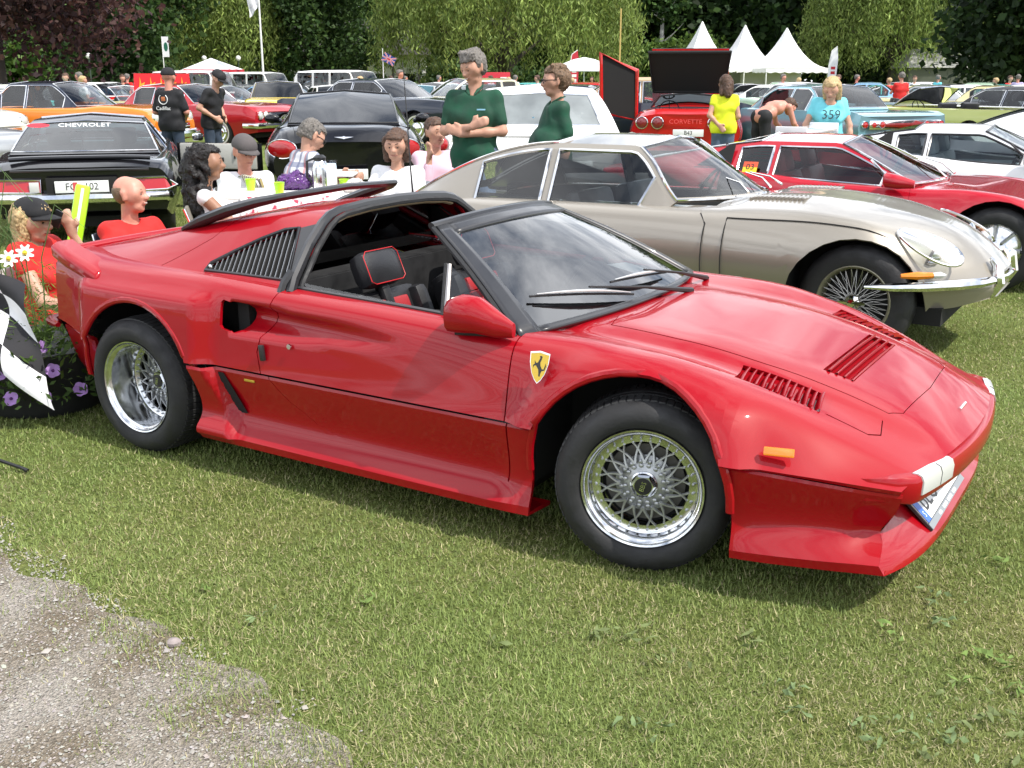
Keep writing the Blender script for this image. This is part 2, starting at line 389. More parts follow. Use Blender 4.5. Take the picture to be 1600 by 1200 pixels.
def gravel_mat():
    m = bpy.data.materials.new('gravel_ground'); m.use_nodes = True; n, l = m.node_tree.nodes, m.node_tree.links; b = n['Principled BSDF']; b.inputs['Roughness'].default_value = .95; b.inputs['Specular IOR Level'].default_value = .1
    tc_ = n.new('ShaderNodeTexCoord')
    v = n.new('ShaderNodeTexVoronoi'); v.inputs['Scale'].default_value = 150; l.new(tc_.outputs['Object'], v.inputs['Vector'])
    r = n.new('ShaderNodeValToRGB'); e = r.color_ramp.elements; e[0].color = (.20, .185, .165, 1); e[1].color = (.37, .345, .31, 1); q = n.new('ShaderNodeSeparateColor'); l.new(v.outputs['Color'], q.inputs[0]); l.new(q.outputs[0], r.inputs[0])
    x = n.new('ShaderNodeTexNoise'); x.inputs['Scale'].default_value = 3.5; x.inputs['Detail'].default_value = 6; l.new(tc_.outputs['Object'], x.inputs['Vector']); r2 = n.new('ShaderNodeValToRGB'); e = r2.color_ramp.elements; e[0].position = .35; e[0].color = (.62, .55, .45, 1); e[1].position = .65; e[1].color = (1.05, 1.03, 1.0, 1); l.new(x.outputs['Fac'], r2.inputs[0])
    mu = n.new('ShaderNodeMixRGB'); mu.blend_type = 'MULTIPLY'; mu.inputs[0].default_value = 1; l.new(r.outputs[0], mu.inputs[1]); l.new(r2.outputs[0], mu.inputs[2]); l.new(mu.outputs[0], b.inputs['Base Color'])
    bp = n.new('ShaderNodeBump'); bp.inputs['Strength'].default_value = 1; bp.inputs['Distance'].default_value = .008; l.new(v.outputs['Distance'], bp.inputs['Height']); l.new(bp.outputs[0], b.inputs['Normal']); return m
P = [(x, y) for x, y in EDGE]+[(-20, -6), (-20, 10)]
# refine the outline so that the border wanders
Q = []
for a, b in zip(P[:9], P[1:10]):
    for t in np.linspace(0, 1, 14, endpoint=False): x, y = a[0]+(b[0]-a[0])*t, a[1]+(b[1]-a[1])*t; w = float(wob(x, y))*.45; Q.append((x+w*.7, y+w*.7))
Q += P[9:]
bmg = bmesh.new(); bmg.faces.new([bmg.verts.new((x, y, .005)) for x, y in Q]); bmesh.ops.triangulate(bmg, faces=bmg.faces[:]); me = bpy.data.meshes.new('gravel_path'); bmg.normal_update(); bmg.to_mesh(me); bmg.free()
for p in me.polygons:
    if p.normal.z < 0: me.flip_normals(); break
me.materials.append(gravel_mat()); tag(link(bpy.data.objects.new('gravel_path', me)), 'grey gravel path in the near left corner', None, None, 'structure')
# loose stones on the path
def stones():
    N = 26000; rg = RNG; a = rg.uniform(R(88), R(140), N*3); r = 1.7+rg.random(N*3)**.8*3.4; x, y = r*np.cos(a), r*np.sin(a); d = edge_dist(x, y)+wob(x, y)*.5; k = (d < .02+rg.exponential(.025, len(d))) & (x > -2.6); x, y = x[k][:N], y[k][:N]; n = len(x)
    s = rg.gamma(2.2, .0008, n)+.0012; O = np.array([(1, 0, 0), (0, 1, 0), (-1, 0, 0), (0, -1, 0), (0, 0, .8), (0, 0, -.5)]); T = np.array([(0, 1, 4), (1, 2, 4), (2, 3, 4), (3, 0, 4)])
    th = rg.uniform(0, 6.3, n); c, q = np.cos(th), np.sin(th); sc = rg.uniform(.6, 1.4, (n, 3)); J = O[None]*sc[:, None]*s[:, None, None]+rg.normal(0, .18, (n, 6, 3))*s[:, None, None]
    V = np.empty_like(J); V[..., 0] = J[..., 0]*c[:, None]-J[..., 1]*q[:, None]+x[:, None]; V[..., 1] = J[..., 0]*q[:, None]+J[..., 1]*c[:, None]+y[:, None]; V[..., 2] = J[..., 2]+s[:, None]*.35+.005
    F = (T[None]+(np.arange(n)*6)[:, None, None]).reshape(-1, 3); g = rg.normal(1, .15, n).clip(.5, 1.4); tint = rg.normal(0, .03, (n, 3)); col = (np.array([.31, .29, .262])[None]*g[:, None]*(1+tint)).clip(.04, .8); col = np.repeat(col, 4, 0)
    tag(big_mesh('gravel_stones', V.reshape(-1, 3), F, mat('stone_grit', rough=.9, spec=.2, attr='Col'), None, False, col), 'loose grey stones strewn over the gravel path', 'gravel', None, 'stuff')
stones()
def blades():
    rg = RNG; N = 1040000; a = rg.uniform(R(50), R(130), N); t = rg.random(N); r = (1.55**.45+t*(17.**.45-1.55**.45))**(1/.45); x, y = r*np.cos(a), r*np.sin(a); d = edge_dist(x, y)+wob(x, y)*.8
    k = (d > -.16+rg.random(N)*.34) & (np.abs(x) < .58*y+1.0); k |= (d > -.42) & (rg.random(N) < .09); x, y, r, d = x[k], y[k], r[k], d[k]; n = len(x)
    pn = np.sin(x*2.1+1.3*np.sin(y*1.7))*np.cos(y*2.6+.8*np.sin(x*2.9))*.5+np.sin(x*6.3+y*4.1)*.25+np.sin(x*13.-y*9.)*.2; dry = np.clip(.34+.42*pn+.5*np.exp(-np.abs(d)/.35)+.10*(r < 3.6), .04, .92)
    isd = rg.random(n) < dry*.42; L = rg.gamma(5, .0031, n)*(1+.45*np.exp(-np.abs(d)/.2)); L = np.where(isd, L*.95, L); th = rg.uniform(0, 2*math.pi, n); lean = rg.uniform(.15, 1.25, n); lean = np.where(isd, np.clip(lean+.35, 0, 1.45), lean)
    w = (.00092+.00034*r)*rg.uniform(.7, 1.3, n); dx, dy = np.cos(th), np.sin(th); z0 = gzv(x, y)+.001
    b0 = np.stack([x-dy*w, y+dx*w, z0], 1); b1 = np.stack([x+dy*w, y-dx*w, z0], 1); tip = np.stack([x+dx*L*np.sin(lean), y+dy*L*np.sin(lean), z0+L*np.cos(lean)], 1)
    V = np.stack([b0, b1, tip], 1).reshape(-1, 3); F = np.arange(n*3).reshape(-1, 3)
    g = rg.normal(1, .22, n).clip(.45, 1.7)[:, None]; fresh = np.array([.172, .232, .070])*(1-.22*np.clip(pn, -1, 1))[:, None]+np.array([.055, .035, .012])*np.clip(pn+.1, 0, 1)[:, None]+np.array([.05, .035, .012])*rg.random((n, 1)); straw = np.array([.40, .365, .20])*(.75+.5*rg.random((n, 1))); col = np.where(isd[:, None], straw, fresh)*g
    tag(big_mesh('grass', V, F, leafmat('grass_blade', .25), None, False, col), 'short mown grass, green with straw-coloured blades, around the red targa', 'grass', None, 'stuff')
def leafmat(name, tr=.3, rough=.6):
    if name in MATS: return MATS[name]
    m = bpy.data.materials.new(name); m.use_nodes = True; MATS[name] = m; n, l = m.node_tree.nodes, m.node_tree.links; b = n['Principled BSDF']; b.inputs['Roughness'].default_value = rough; b.inputs['Specular IOR Level'].default_value = .25
    a = n.new('ShaderNodeVertexColor'); a.layer_name = 'Col'; l.new(a.outputs[0], b.inputs['Base Color']); t = n.new('ShaderNodeBsdfTranslucent'); hs = n.new('ShaderNodeHueSaturation'); hs.inputs['Value'].default_value = 1.5; hs.inputs['Hue'].default_value = .485; l.new(a.outputs[0], hs.inputs['Color']); l.new(hs.outputs[0], t.inputs[0])
    mi = n.new('ShaderNodeMixShader'); mi.inputs[0].default_value = tr; l.new(b.outputs[0], mi.inputs[1]); l.new(t.outputs[0], mi.inputs[2]); l.new(mi.outputs[0], n['Material Output'].inputs[0]); return m
blades()
# fallen willow leaves and plantain rosettes lying in the grass
def leaf_litter():
    rg = random.Random(5); G1, G2 = (.19, .22, .095), (.17, .215, .08)
    spots = [(1530,1125,16,.10),(1450,1160,14,.12),(1470,945,8,.06),(1475,975,8,.05),(1560,1040,10,.07),(1590,1085,6,.05),(1010,1150,9,.08),(1345,1150,8,.07),(1400,1175,9,.08),(1040,1035,7,.05),(990,1005,6,.05),(930,1005,5,.04),(1180,1010,6,.06),(1225,1090,6,.05),(1600,1190,6,.08),(570,945,4,.04),(415,975,5,.05),(320,925,4,.04),(1240,1120,4,.05),(1555,880,5,.05),(1380,995,5,.05),(1500,1075,5,.06),(795,1010,3,.04),(690,780,3,.03)]
    for px, py, n, sp in spots:
        cx_, cy_ = ground_at(px, py); mb = MB()
        for k in range(n):
            x, y = cx_+rg.gauss(0, sp*.5), cy_+rg.gauss(0, sp*.5); a = rg.uniform(0, 6.3); L = rg.uniform(.012, .030); w = L*rg.uniform(.16, .3); z = .018+rg.random()*.012; c, s = math.cos(a), math.sin(a); t1, t2 = rg.uniform(-.012, .014), rg.uniform(-.008, .008)
            P = [(-L, 0, t1), (-L*.4, w, 0), (L*.3, w*.9, t2), (L, 0, t1*.5), (L*.3, -w*.9, -t2), (-L*.4, -w, .004)]; mb.add([(x+p*c-q*s, y+p*s+q*c, z+h) for p, q, h in P], [(0, 1, 5), (1, 2, 4, 5), (2, 3, 4)])
        o = mb.build('fallen_leaves', mat('leaf_litter_%d' % rg.randrange(3), tuple(rg.uniform(.7, 1.0)*c for c in (G1 if rg.random() < .6 else G2)), .9, spec=.1, var=.3, vscale=30), None, False)
        tag(o, 'loose grey-green leaves lying in the mown grass', 'leaves', 'small heaps of fallen leaves on the lawn', 'stuff')
leaf_litter()
mb = MB(); mb.sphere((*ground_at(272, 1010), .012), .019, 10, (1.2, 1, .75)); tag(mb.build('pebble', mat('pebble', (.26, .22, .21), .8, var=.2, vscale=60)), 'pale round pebble at the edge of the gravel', 'pebble')
# ------------------------------------------------------------------ the red mid-engined targa in front
RED = paint('red_lacquer', (.31, .0010, .0065), rough=.45, coat=.62)
REDTRIM = mat('red_leather', (.36, .02, .025), .45, bump=.1, bscale=140)
GOLD = mat('badge_gold', (.62, .42, .06), .3, .6)
HERO = empty('sports_car', (-.1365, 4.4128, 0), -.5583, 'red wedge-shaped targa sports car with black roof trim, nearest on the lawn', 'car')
def nose_plan(G):
    x, v = G[:, :, 0].copy(), np.abs(G[:, :, 1])
    G[:, :, 0] = x - .22*ss(1.35, 2.0, x)*v**2 + .20*ss(-1.45, -1.9, x)*v**2
    return G
def bump_side(x, z, c, half, z0, z1, edge):
    return ss(c-half-edge, c-half, x)*(1-ss(c+half, c+half+edge, x))*ss(z0, z0+.03, z)*(1-ss(z1-.05, z1, z))
def up_post(G):
    x, v, z = G[:, :, 0], G[:, :, 1], G[:, :, 2]; side = ss(.6, .72, v)
    # boxy rear wheel blister and softer front arch swelling
    v = v + side*.045*bump_side(x, z, -1.14, .34, .30, .74, .10)
    rf = np.hypot((x-1.11)/1.0, z-.30); v = v + side*.03*(1-ss(.40, .47, rf))*ss(.75, .85, np.abs(v)+.1)
    # hollow in the door leading into the side intake
    t = np.clip((x+.62)/.86, 0, 1); zt = .710-.048*t; zb = .590+.038*t; mid = (zt+zb)/2; hw = (zt-zb)/2
    prof = np.clip(1-((z-mid)/np.maximum(hw, .01))**2, 0, 1)**.7
    v = v - side*prof*(.10*(1-t)**1.2)*((x > -.625) & (x < .24))
    G[:, :, 1] = v; return nose_plan(G)
A_ = crv([(-1.9,0,.80),(-1.5,0,.79),(-.8,0,.76),(-.3,0,.74),(.5,0,.715),(.8,0,.722),(1.1,0,.705),(1.4,0,.658),(1.6,0,.612),(1.8,0,.548),(1.93,0,.490),(2.0,0,.448)])
B_ = crv([(-1.9,.45,.80),(-.8,.45,.76),(-.3,.45,.74),(.5,.45,.71),(.8,.43,.716),(1.1,.43,.699),(1.4,.42,.652),(1.6,.40,.606),(1.8,.37,.541),(1.93,.34,.485),(2.0,.32,.445)])
B2_ = crv([(-1.9,.58,.805),(-.8,.60,.765),(-.3,.58,.742),(.5,.58,.712),(.8,.53,.700),(1.1,.52,.678),(1.4,.51,.628),(1.6,.49,.580),(1.8,.46,.519),(1.93,.43,.470),(2.0,.42,.440)])
C_ = crv([(-1.9,.68,.785),(-1.75,.70,.785),(-1.5,.715,.782),(-.8,.72,.782),(-.3,.715,.765),(.3,.715,.745),(.65,.715,.722),(.9,.70,.718),(1.1,.685,.702),(1.3,.67,.662),(1.5,.655,.606),(1.7,.635,.540),(1.85,.61,.482),(1.95,.59,.446),(2.0,.58,.430)])
D_ = crv([(-1.9,.735,.755),(-1.75,.765,.752),(-1.5,.79,.742),(-1.1,.80,.74),(-.8,.80,.738),(-.3,.788,.735),(.3,.785,.718),(.65,.785,.69),(.9,.785,.668),(1.1,.785,.645),(1.3,.775,.60),(1.42,.742,.596),(1.55,.712,.562),(1.7,.686,.518),(1.85,.655,.462),(1.95,.632,.432),(2.0,.62,.420)])
E_ = crv([(-1.9,.77,.50),(-1.75,.80,.485),(-1.5,.835,.462),(-1.1,.85,.452),(-.3,.85,.452),(.65,.855,.452),(1.1,.86,.452),(1.4,.845,.448),(1.6,.815,.44),(1.8,.76,.425),(1.93,.71,.41),(2.0,.68,.402)])
us = np.unique(np.concatenate([np.linspace(-1.9, 2.0, 118), [-.625, -.63, -.62]]))
upper = Shell(us, [A_, B_, B2_, C_, D_, E_], (5,), [5, 3, 3, 4, 14], up_post)
def hero_shell():
    bm = upper.bm()
    far, near = (lambda c: c.y > .5), (lambda c: c.y < -.5)
    for cond in (far, near):
        bmesh.ops.delete(bm, geom=cut(bm, arch_poly(-1.15, .355, .315, ax=1, rz=.352), 'Y', cond), context='FACES')
        bmesh.ops.delete(bm, geom=cut(bm, arch_poly(1.10, .345, .315, ax=1, rz=.350), 'Y', cond), context='FACES')
        bmesh.ops.delete(bm, geom=cut(bm, [(-.672, .612), (-.662, .600), (-.60, .590), (-.572, .600), (-.566, .62), (-.566, .675), (-.575, .694), (-.60, .702), (-.662, .712), (-.672, .702)], 'Y', cond), context='FACES')
    # cabin well
    bmesh.ops.delete(bm, geom=cut(bm, [(-.40,-.66),(.50,-.69),(.62,-.62),(.73,-.35),(.77,0),(.73,.35),(.62,.62),(.50,.69),(-.40,.66)], 'Z', lambda c: c.z > .6), context='FACES')
    bmesh.ops.delete(bm, geom=cut(bm, [(-1.80,-.56),(-.40,-.60),(-.40,.60),(-1.80,.56)], 'Z', lambda c: c.z > .6), context='FACES')
    for cond, sgn in ((near, -1), (far, 1)):
        d = cut(bm, [(.660, .80), (.668, .40), (-.435, .40), (-.475, .53), (-.40, .80)], 'Y', lambda c: cond(c) and abs(c.y) > .66)
        door = take(bm, d, 'door', RED, HERO); door.scale = (.9905, 1, 1); door.location.x = .001
        DOORS.append(door)
    # front louvre wells, bonnet and pop-up lamps
    wells = [[(1.335,-.47),(1.355,-.60),(1.615,-.565),(1.595,-.45)], [(1.335,.47),(1.355,.60),(1.615,.565),(1.595,.45)], [(1.545,-.30),(1.545,.30),(1.645,.29),(1.645,-.29)]]
    for w in wells: bmesh.ops.delete(bm, geom=cut(bm, w, 'Z', lambda c: c.z > .45), context='FACES')
    hood = cut(bm, [(.835,-.43),(1.1,-.435),(1.4,-.425),(1.6,-.405),(1.78,-.38),(1.815,-.33),(1.83,0),(1.815,.33),(1.78,.38),(1.6,.405),(1.4,.425),(1.1,.435),(.835,.43),(.80,.30),(.80,-.30)], 'Z', lambda c: c.z > .45)
    h = take(bm, hood, 'bonnet', RED, HERO); h.scale = (.9955, .989, 1); h.location = (.006, 0, .001)
    for sg in (1, -1):
        l = cut(bm, [(1.625, sg*.445), (1.635, sg*.555), (1.76, sg*.535), (1.79, sg*.50), (1.775, sg*.425)], 'Z', lambda c: c.z > .42)
        p = take(bm, l, 'pop_up_headlamp', RED, HERO); p.location.z = .0025; p.scale = (.998, .995, 1)
    finish(bm, 'upper_body', RED, HERO, .014)
DOORS = []
hero_shell()
def surf(sh, x, v):
    """height of an upper shell at plan position"""
    i = int(np.argmin(np.abs(sh.us-x))); g = sh.G[i]; k = np.argsort(g[:, 1])
    return float(np.interp(abs(v), g[k, 1][:40], g[k, 2][:40]))
# louvre slats: each blade leans back and rolls over at its top edge
def slat(name, a, b, lean, parent, w=.021, m=RED):
    a, b = Vector(a), Vector(b); mb = MB(); P = []
    for k in range(7):
        p = a.lerp(b, k/6); crown = .004*(1-(2*k/6-1)**2)
        P.append([p+Vector((w*t*lean-.004, 0, -.016+.017*math.sin(t*1.5)+crown)) for t in (0, .35, .7, .95, 1.0)]+[p+Vector((w*lean-.004, 0, -.008+crown))])
    n = len(P[0]); V = [q for r in P for q in r]; F = [(i*n+j, (i+1)*n+j, (i+1)*n+j+1, i*n+j+1) for i in range(6) for j in range(n-1)]
    return mesh(name, V, F, m, parent, True, 60)
for sg in (-1, 1):
    for k in range(12):
        t = (k+.2)/12; x = 1.34+.26*t
        slat('bonnet_louvre_slat', (x+.018, sg*(.592-.035*t), surf(upper, x+.018, .59-.035*t)-.004), (x, sg*(.472-.02*t), surf(upper, x, .47-.02*t)-.003), 1, HERO)
for k in range(4):
    x = 1.548+.0245*k; slat('bonnet_louvre_slat', (x, -.297+.003*k, surf(upper, x, .3)), (x, .297-.003*k, surf(upper, x, .3)), 1, HERO, .024)
for x0_, x1_, v0_, v1_ in ((1.32, 1.63, .43, .62), (1.32, 1.63, -.62, -.43), (1.53, 1.66, -.32, .32)):
    V = [(x, v, surf(upper, x, abs(v))-.017) for x in np.linspace(x0_, x1_, 9) for v in np.linspace(v0_, v1_, 7)]
    mesh('louvre_well', V, [(i*7+j, (i+1)*7+j, (i+1)*7+j+1, i*7+j+1) for i in range(8) for j in range(6)], RED, HERO)

# lower body: sills, rear quarter and front valance
def low_post(G):
    x, v, z = G[:, :, 0], G[:, :, 1], G[:, :, 2]
    v = v + .05*(1-ss(-.735+.42*(.44-np.clip(z, .14, .44)), -.70+.42*(.44-np.clip(z, .14, .44)), x))*ss(-1.0, -.95, x)*ss(.6, .7, v)*ss(.13, .2, z)
    G[:, :, 1] = v; G = nose_plan(G); G[:, :, 0] -= .075*ss(1.72, 1.9, G[:, :, 0])*np.clip(1-np.abs(z-.25)/.14, 0, 1)**1.5
    return G
us2 = np.unique(np.concatenate([np.linspace(-1.86, 2.0, 118), np.linspace(-.85, -.6, 16)]))
L0 = crv([(-1.86,.765,.475),(-1.5,.825,.452),(-1.1,.838,.442),(.65,.843,.441),(1.1,.848,.441),(1.4,.835,.437),(1.6,.80,.427),(1.8,.745,.408),(1.93,.695,.392),(2.0,.665,.386)])
L1 = crv([(-1.86,.762,.46),(-1.1,.842,.43),(.65,.848,.432),(1.1,.855,.432),(1.4,.842,.43),(1.6,.805,.418),(1.8,.748,.398),(1.93,.697,.382),(2.0,.667,.376)])
L2 = crv([(-1.86,.70,.30),(-1.5,.76,.28),(-1.1,.80,.26),(-.7,.795,.245),(0,.795,.24),(.6,.795,.235),(.72,.82,.25),(1.1,.81,.26),(1.42,.82,.25),(1.5,.785,.27),(1.7,.735,.272),(1.85,.685,.262),(1.95,.645,.25),(2.0,.63,.245)])
L3 = crv([(-1.86,.66,.24),(-1.5,.75,.17),(-1.1,.84,.17),(-.8,.86,.165),(0,.862,.162),(.6,.858,.160),(.72,.845,.16),(1.1,.83,.165),(1.42,.82,.165),(1.6,.80,.168),(1.8,.765,.172),(1.93,.735,.175),(2.0,.715,.175)])
L4 = crv([(-1.86,.66,.23),(-1.1,.84,.135),(-.8,.855,.135),(0,.857,.132),(.6,.853,.130),(1.1,.825,.135),(1.42,.815,.138),(1.8,.758,.142),(2.0,.708,.145)])
L5 = crv([(-1.86,.5,.22),(-1.1,.70,.12),(.6,.70,.12),(1.42,.66,.125),(2.0,.58,.14)])
lower = Shell(us2, [L0, L1, L2, L3, L4, L5], (1, 3, 4), [1, 8, 7, 2, 2], low_post)
bm = lower.bm()
for cond, sgn in ((lambda c: c.y < -.5, 0), (lambda c: c.y > .5, 1)):
    bmesh.ops.delete(bm, geom=cut(bm, arch_poly(-1.15, .357, .315, rz=.352), 'Y', cond), context='FACES')
    bmesh.ops.delete(bm, geom=cut(bm, arch_poly(1.10, .347, .315, rz=.350), 'Y', cond), context='FACES')
    d = cut(bm, [(.672, .46), (.655, .222), (-.08, .232), (-.22, .27), (-.34, .35), (-.435, .46)], 'Y', lambda c: cond(c) and abs(c.y) > .77)
    lp = take(bm, d, 'lower_panel', RED, DOORS[sgn]); lp.matrix_parent_inverse = DOORS[sgn].matrix_basis.inverted(); lp.scale = (.9915, 1, 1)
finish(bm, 'lower_body', RED, HERO, .014)
# flat black sheet painting the shade in the lower intake opening, shadow gap filler, floor pan and wheel wells
for sg in (-1, 1):
    mb = MB(); V = []
    for x, z in ((-.655, .425), (-.715, .425), (-.632, .252), (-.585, .255)):
        g = lower.G[int(np.argmin(np.abs(us2-max(x, -.66+.3*(.44-z)))))]; q = g[lower.rows[1]:lower.rows[3]+1]; k = np.argsort(q[:, 2]); V.append((x, sg*(float(np.interp(z, q[k, 2], q[k, 1]))+.004), z))
    mb.add(V, [(0, 1, 2, 3)]).build('lower_intake_shade', UNDER, HERO, False)
    mb = MB(); mb.box((-.61, sg*.635, .65), (.20, .06, .19)).build('side_intake_duct', UNDER, HERO, False)
mb = MB(); mb.box((-.13, 0, .20), (1.56, 1.36, .12)); mb.box((1.58, 0, .26), (.36, 1.1, .16)); mb.box((-1.65, 0, .36), (.32, 1.2, .22)); mb.box((1.10, 0, .42), (.8, .96, .30)); mb.box((-1.15, 0, .45), (.8, .94, .5)); mb.box((-.62, 0, .48), (.06, 1.5, .5)); mb.box((.70, 0, .42), (.03, 1.46, .42)); mb.box((1.50, 0, .36), (.02, 1.40, .34)); mb.box((-1.56, 0, .47), (.02, 1.40, .40))
mb.build('floor_pan', UNDER, HERO, False)
# tail
mb = MB(); pts = [(.62, .775), (.70, .765), (.735, .745), (.755, .50), (.66, .30), (.56, .25)]
V = []; 
for sg in (1, -1): V += [(-1.87+.07*(abs(v)/.75)**2, v*sg, z) for v, z in pts]
mesh('tail_panel', V, [(0, 1, 2, 3, 4, 5, 11, 10, 9, 8, 7, 6)], SATIN, HERO, False)
mb = MB(); mb.tube([(-1.76, -.79, .475), (-1.84, -.765, .48), (-1.90, -.5, .48), (-1.91, 0, .48), (-1.90, .5, .48), (-1.84, .765, .48), (-1.76, .79, .475)], [.012, .03, .035, .035, .035, .03, .012], 8, flat=.9).build('rear_bumper', RED, HERO)
# ducktail: raised lip with a stepped end on each flank
for sg in (-1, 1):
    P = [(-1.42, .80, .735, .028), (-1.52, .79, .765, .036), (-1.68, .765, .80, .040), (-1.80, .735, .828, .040)]
    V = []; 
    for x, v, z, h in P: V += [(x, sg*(v-.09), z+.018), (x, sg*(v-.01), z+.016), (x, sg*(v+.022), z-.004), (x, sg*(v+.022), z-.034-h*.3), (x, sg*(v-.03), z-.05-h)]
    F = []
    for i in range(3):
        for j in range(4): F.append([(i*5+j), (i*5+j+1), ((i+1)*5+j+1), ((i+1)*5+j)][::sg])
    F += [tuple(range(5))[::-sg], tuple(range(15, 20))[::sg]]
    o = mesh('tail_fin', V, F, RED, HERO, True, 40); b = o.modifiers.new('b', 'BEVEL'); b.width = .012; b.segments = 3; b.limit_method = 'ANGLE'
mb = MB(); P = [(-1.86+.09*(v/.70)**2, v, .795) for v in np.linspace(-.70, .70, 11)]
mb.tube(P, .028, 10, flat=.8).build('tail_spoiler_lip', RED, HERO)
# fastback cover: roof bar, buttresses and engine lid
T0 = crv([(-1.80,0,.812),(-1.6,0,.858),(-1.4,0,.898),(-1.2,0,.938),(-.95,0,.990),(-.75,0,1.020),(-.6,0,1.032),(-.42,0,1.037)])
T1 = crv([(-1.80,.56,.785),(-1.5,.50,.842),(-1.2,.465,.910),(-.95,.44,.966),(-.75,.42,.998),(-.6,.40,1.012),(-.42,.385,1.016)])
T2 = crv([(-1.80,.59,.778),(-1.5,.545,.826),(-1.2,.515,.888),(-.95,.49,.942),(-.75,.47,.972),(-.6,.455,.984),(-.42,.44,.988)])
T3 = crv([(-1.80,.66,.768),(-1.5,.70,.764),(-1.2,.715,.765),(-.8,.72,.766),(-.42,.722,.754)])
roof = Shell(np.linspace(-1.80, -.42, 44), [T0, T1, T2, T3], (1, 2) if False else (), [8, 3, 9])
bm = roof.bm()
# louvred quarter panel
QP = [(-.435, .788), (-.885, .790), (-.88, .815), (-.80, .862), (-.70, .915), (-.61, .953), (-.55, .962)]
for cond in (lambda c: c.y < -.3, lambda c: c.y > .3):
    bmesh.ops.delete(bm, geom=cut(bm, QP, 'Y', cond), context='FACES')
eng = cut(bm, [(-1.81,-.72),(-1.20,-.725),(-.98,-.55),(-.84,-.30),(-.84,.30),(-.98,.55),(-1.20,.725),(-1.81,.72)], 'Z')
e = take(bm, eng, 'engine_lid', RED, HERO); e.scale = (.998, .996, 1); e.location = (-.004, 0, .002)
finish(bm, 'roof_hoop', RED, HERO, .014)
def sailv(x, z):
    i = int(np.argmin(np.abs(roof.us-x))); g = roof.G[i]; k = np.argsort(g[:, 2]); return float(np.interp(z, g[k, 2], g[k, 1]))
for sg in (-1, 1):
    mb = MB(); V = [(x, sg*(sailv(x, z)-.022), z) for x, z in QP]; mesh('louvre_backing', V, [tuple(range(len(V)))], UNDER, HERO, False)
    ring = [Vector((x, sg*(sailv(x, z)+.001), z)) for x, z in QP]
    MB().tube(ring, .0085, 6, closed=True).build('louvre_frame', SATIN, HERO)
    SL = mat('slat_grey', (.10, .105, .11), .3, .3)
    for k in range(17):
        xb = -.868+.0252*k; zb = .792; zt = .962
        for _ in range(6): zt = float(np.interp(xb-.55*(zt-zb), [-.88, -.80, -.70, -.61, -.55, -.43], [.815, .862, .915, .953, .962, .966]))-.002
        if zt-zb < .02: continue
        V = []
        for q in range(7):
            t = q/6; z = zb+(zt-zb)*t; x = xb-.55*(z-zb); y = sailv(x, z)
            V += [(x-.007, sg*(y-.016), z), (x+.003, sg*(y-.001), z), (x+.0062, sg*(y+.0005), z), (x+.0075, sg*(y-.004), z)]
        F = [(q*4+j, (q+1)*4+j, (q+1)*4+j+1, q*4+j+1) for q in range(6) for j in range(3)]
        s_ = mesh('quarter_louvre_slat', V, F, [SATIN, mat('slat_edge', (.55, .56, .58), .3, .5)], HERO, True, None, [0, 1, 0]*6)
    MB().sphere((-.868, sg*(sailv(-.868, .80)+.002), .803), .011, 10, (1, .4, 1)).build('fuel_cap_bolt', CHROME, HERO)
# black hoop trim around the roof opening
hoop = [(-.376, -.735, .752), (-.388, -.70, .80), (-.412, -.580, .915), (-.432, -.478, .985), (-.438, -.425, 1.012), (-.442, -.36, 1.026), (-.442, -.2, 1.038), (-.442, 0, 1.042)]
hoop = hoop+[(x, -y, z) for x, y, z in hoop[::-1][1:]]
MB().tube(hoop, .021, 8, flat=1.0).build('hoop_trim', SATIN, HERO)
MB().tube([(x+.03, y*.975, z-.012) for x, y, z in hoop], .012, 6).build('weather_seal', RUBBER, HERO)
MB().tube([(x+.014, y*.95, z-.022) for x, y, z in hoop[4:-4]], .012, 6).build('headlining_edge', mat('tan_foam', (.42, .30, .17), .9), HERO)
for sg in (-1, 1):
    mb = MB(); mb.tube([(-.415, sg*.752, .745), (-.408, sg*.735, .79), (-.40, sg*.70, .83)], .016, 6).build('belt_catch', SATIN, HERO)
    mb = MB(); V = []
    for x, z in ((-.430, .785), (-.540, .964), (-.462, .985), (-.400, .785)): V.append((x, sg*(sailv(min(x, -.42), z)+.004), z))
    mesh('pillar_trim', V, [(0, 1, 2, 3)], SATIN, HERO, False)
# roof spoiler bar at the back of the roof
P = [(-1.26, -.455, .905), (-1.12, -.465, .955), (-.96, -.46, 1.008), (-.82, -.44, 1.046), (-.74, -.37, 1.066), (-.715, 0, 1.080)]
P = P+[(x, -y, z) for x, y, z in P[::-1][1:]]
MB().tube(P, [.020, .042, .044, .036, .028, .026, .028, .036, .044, .042, .020], 10, flat=.6).build('roof_spoiler', SATIN, HERO)
# rear bulkhead glass
mesh('rear_window', [(-.56, -.46, .80), (-.56, .46, .80), (-.52, .36, 1.0), (-.52, -.36, 1.0)], [(0, 1, 2, 3)], GLASSD, HERO, False)
mb = MB(); mb.box((-.46, 0, .60), (.04, 1.36, .34)); mb.box((-.50, 0, .765), (.10, 1.28, .02)); mb.build('bulkhead', DARK, HERO, False)

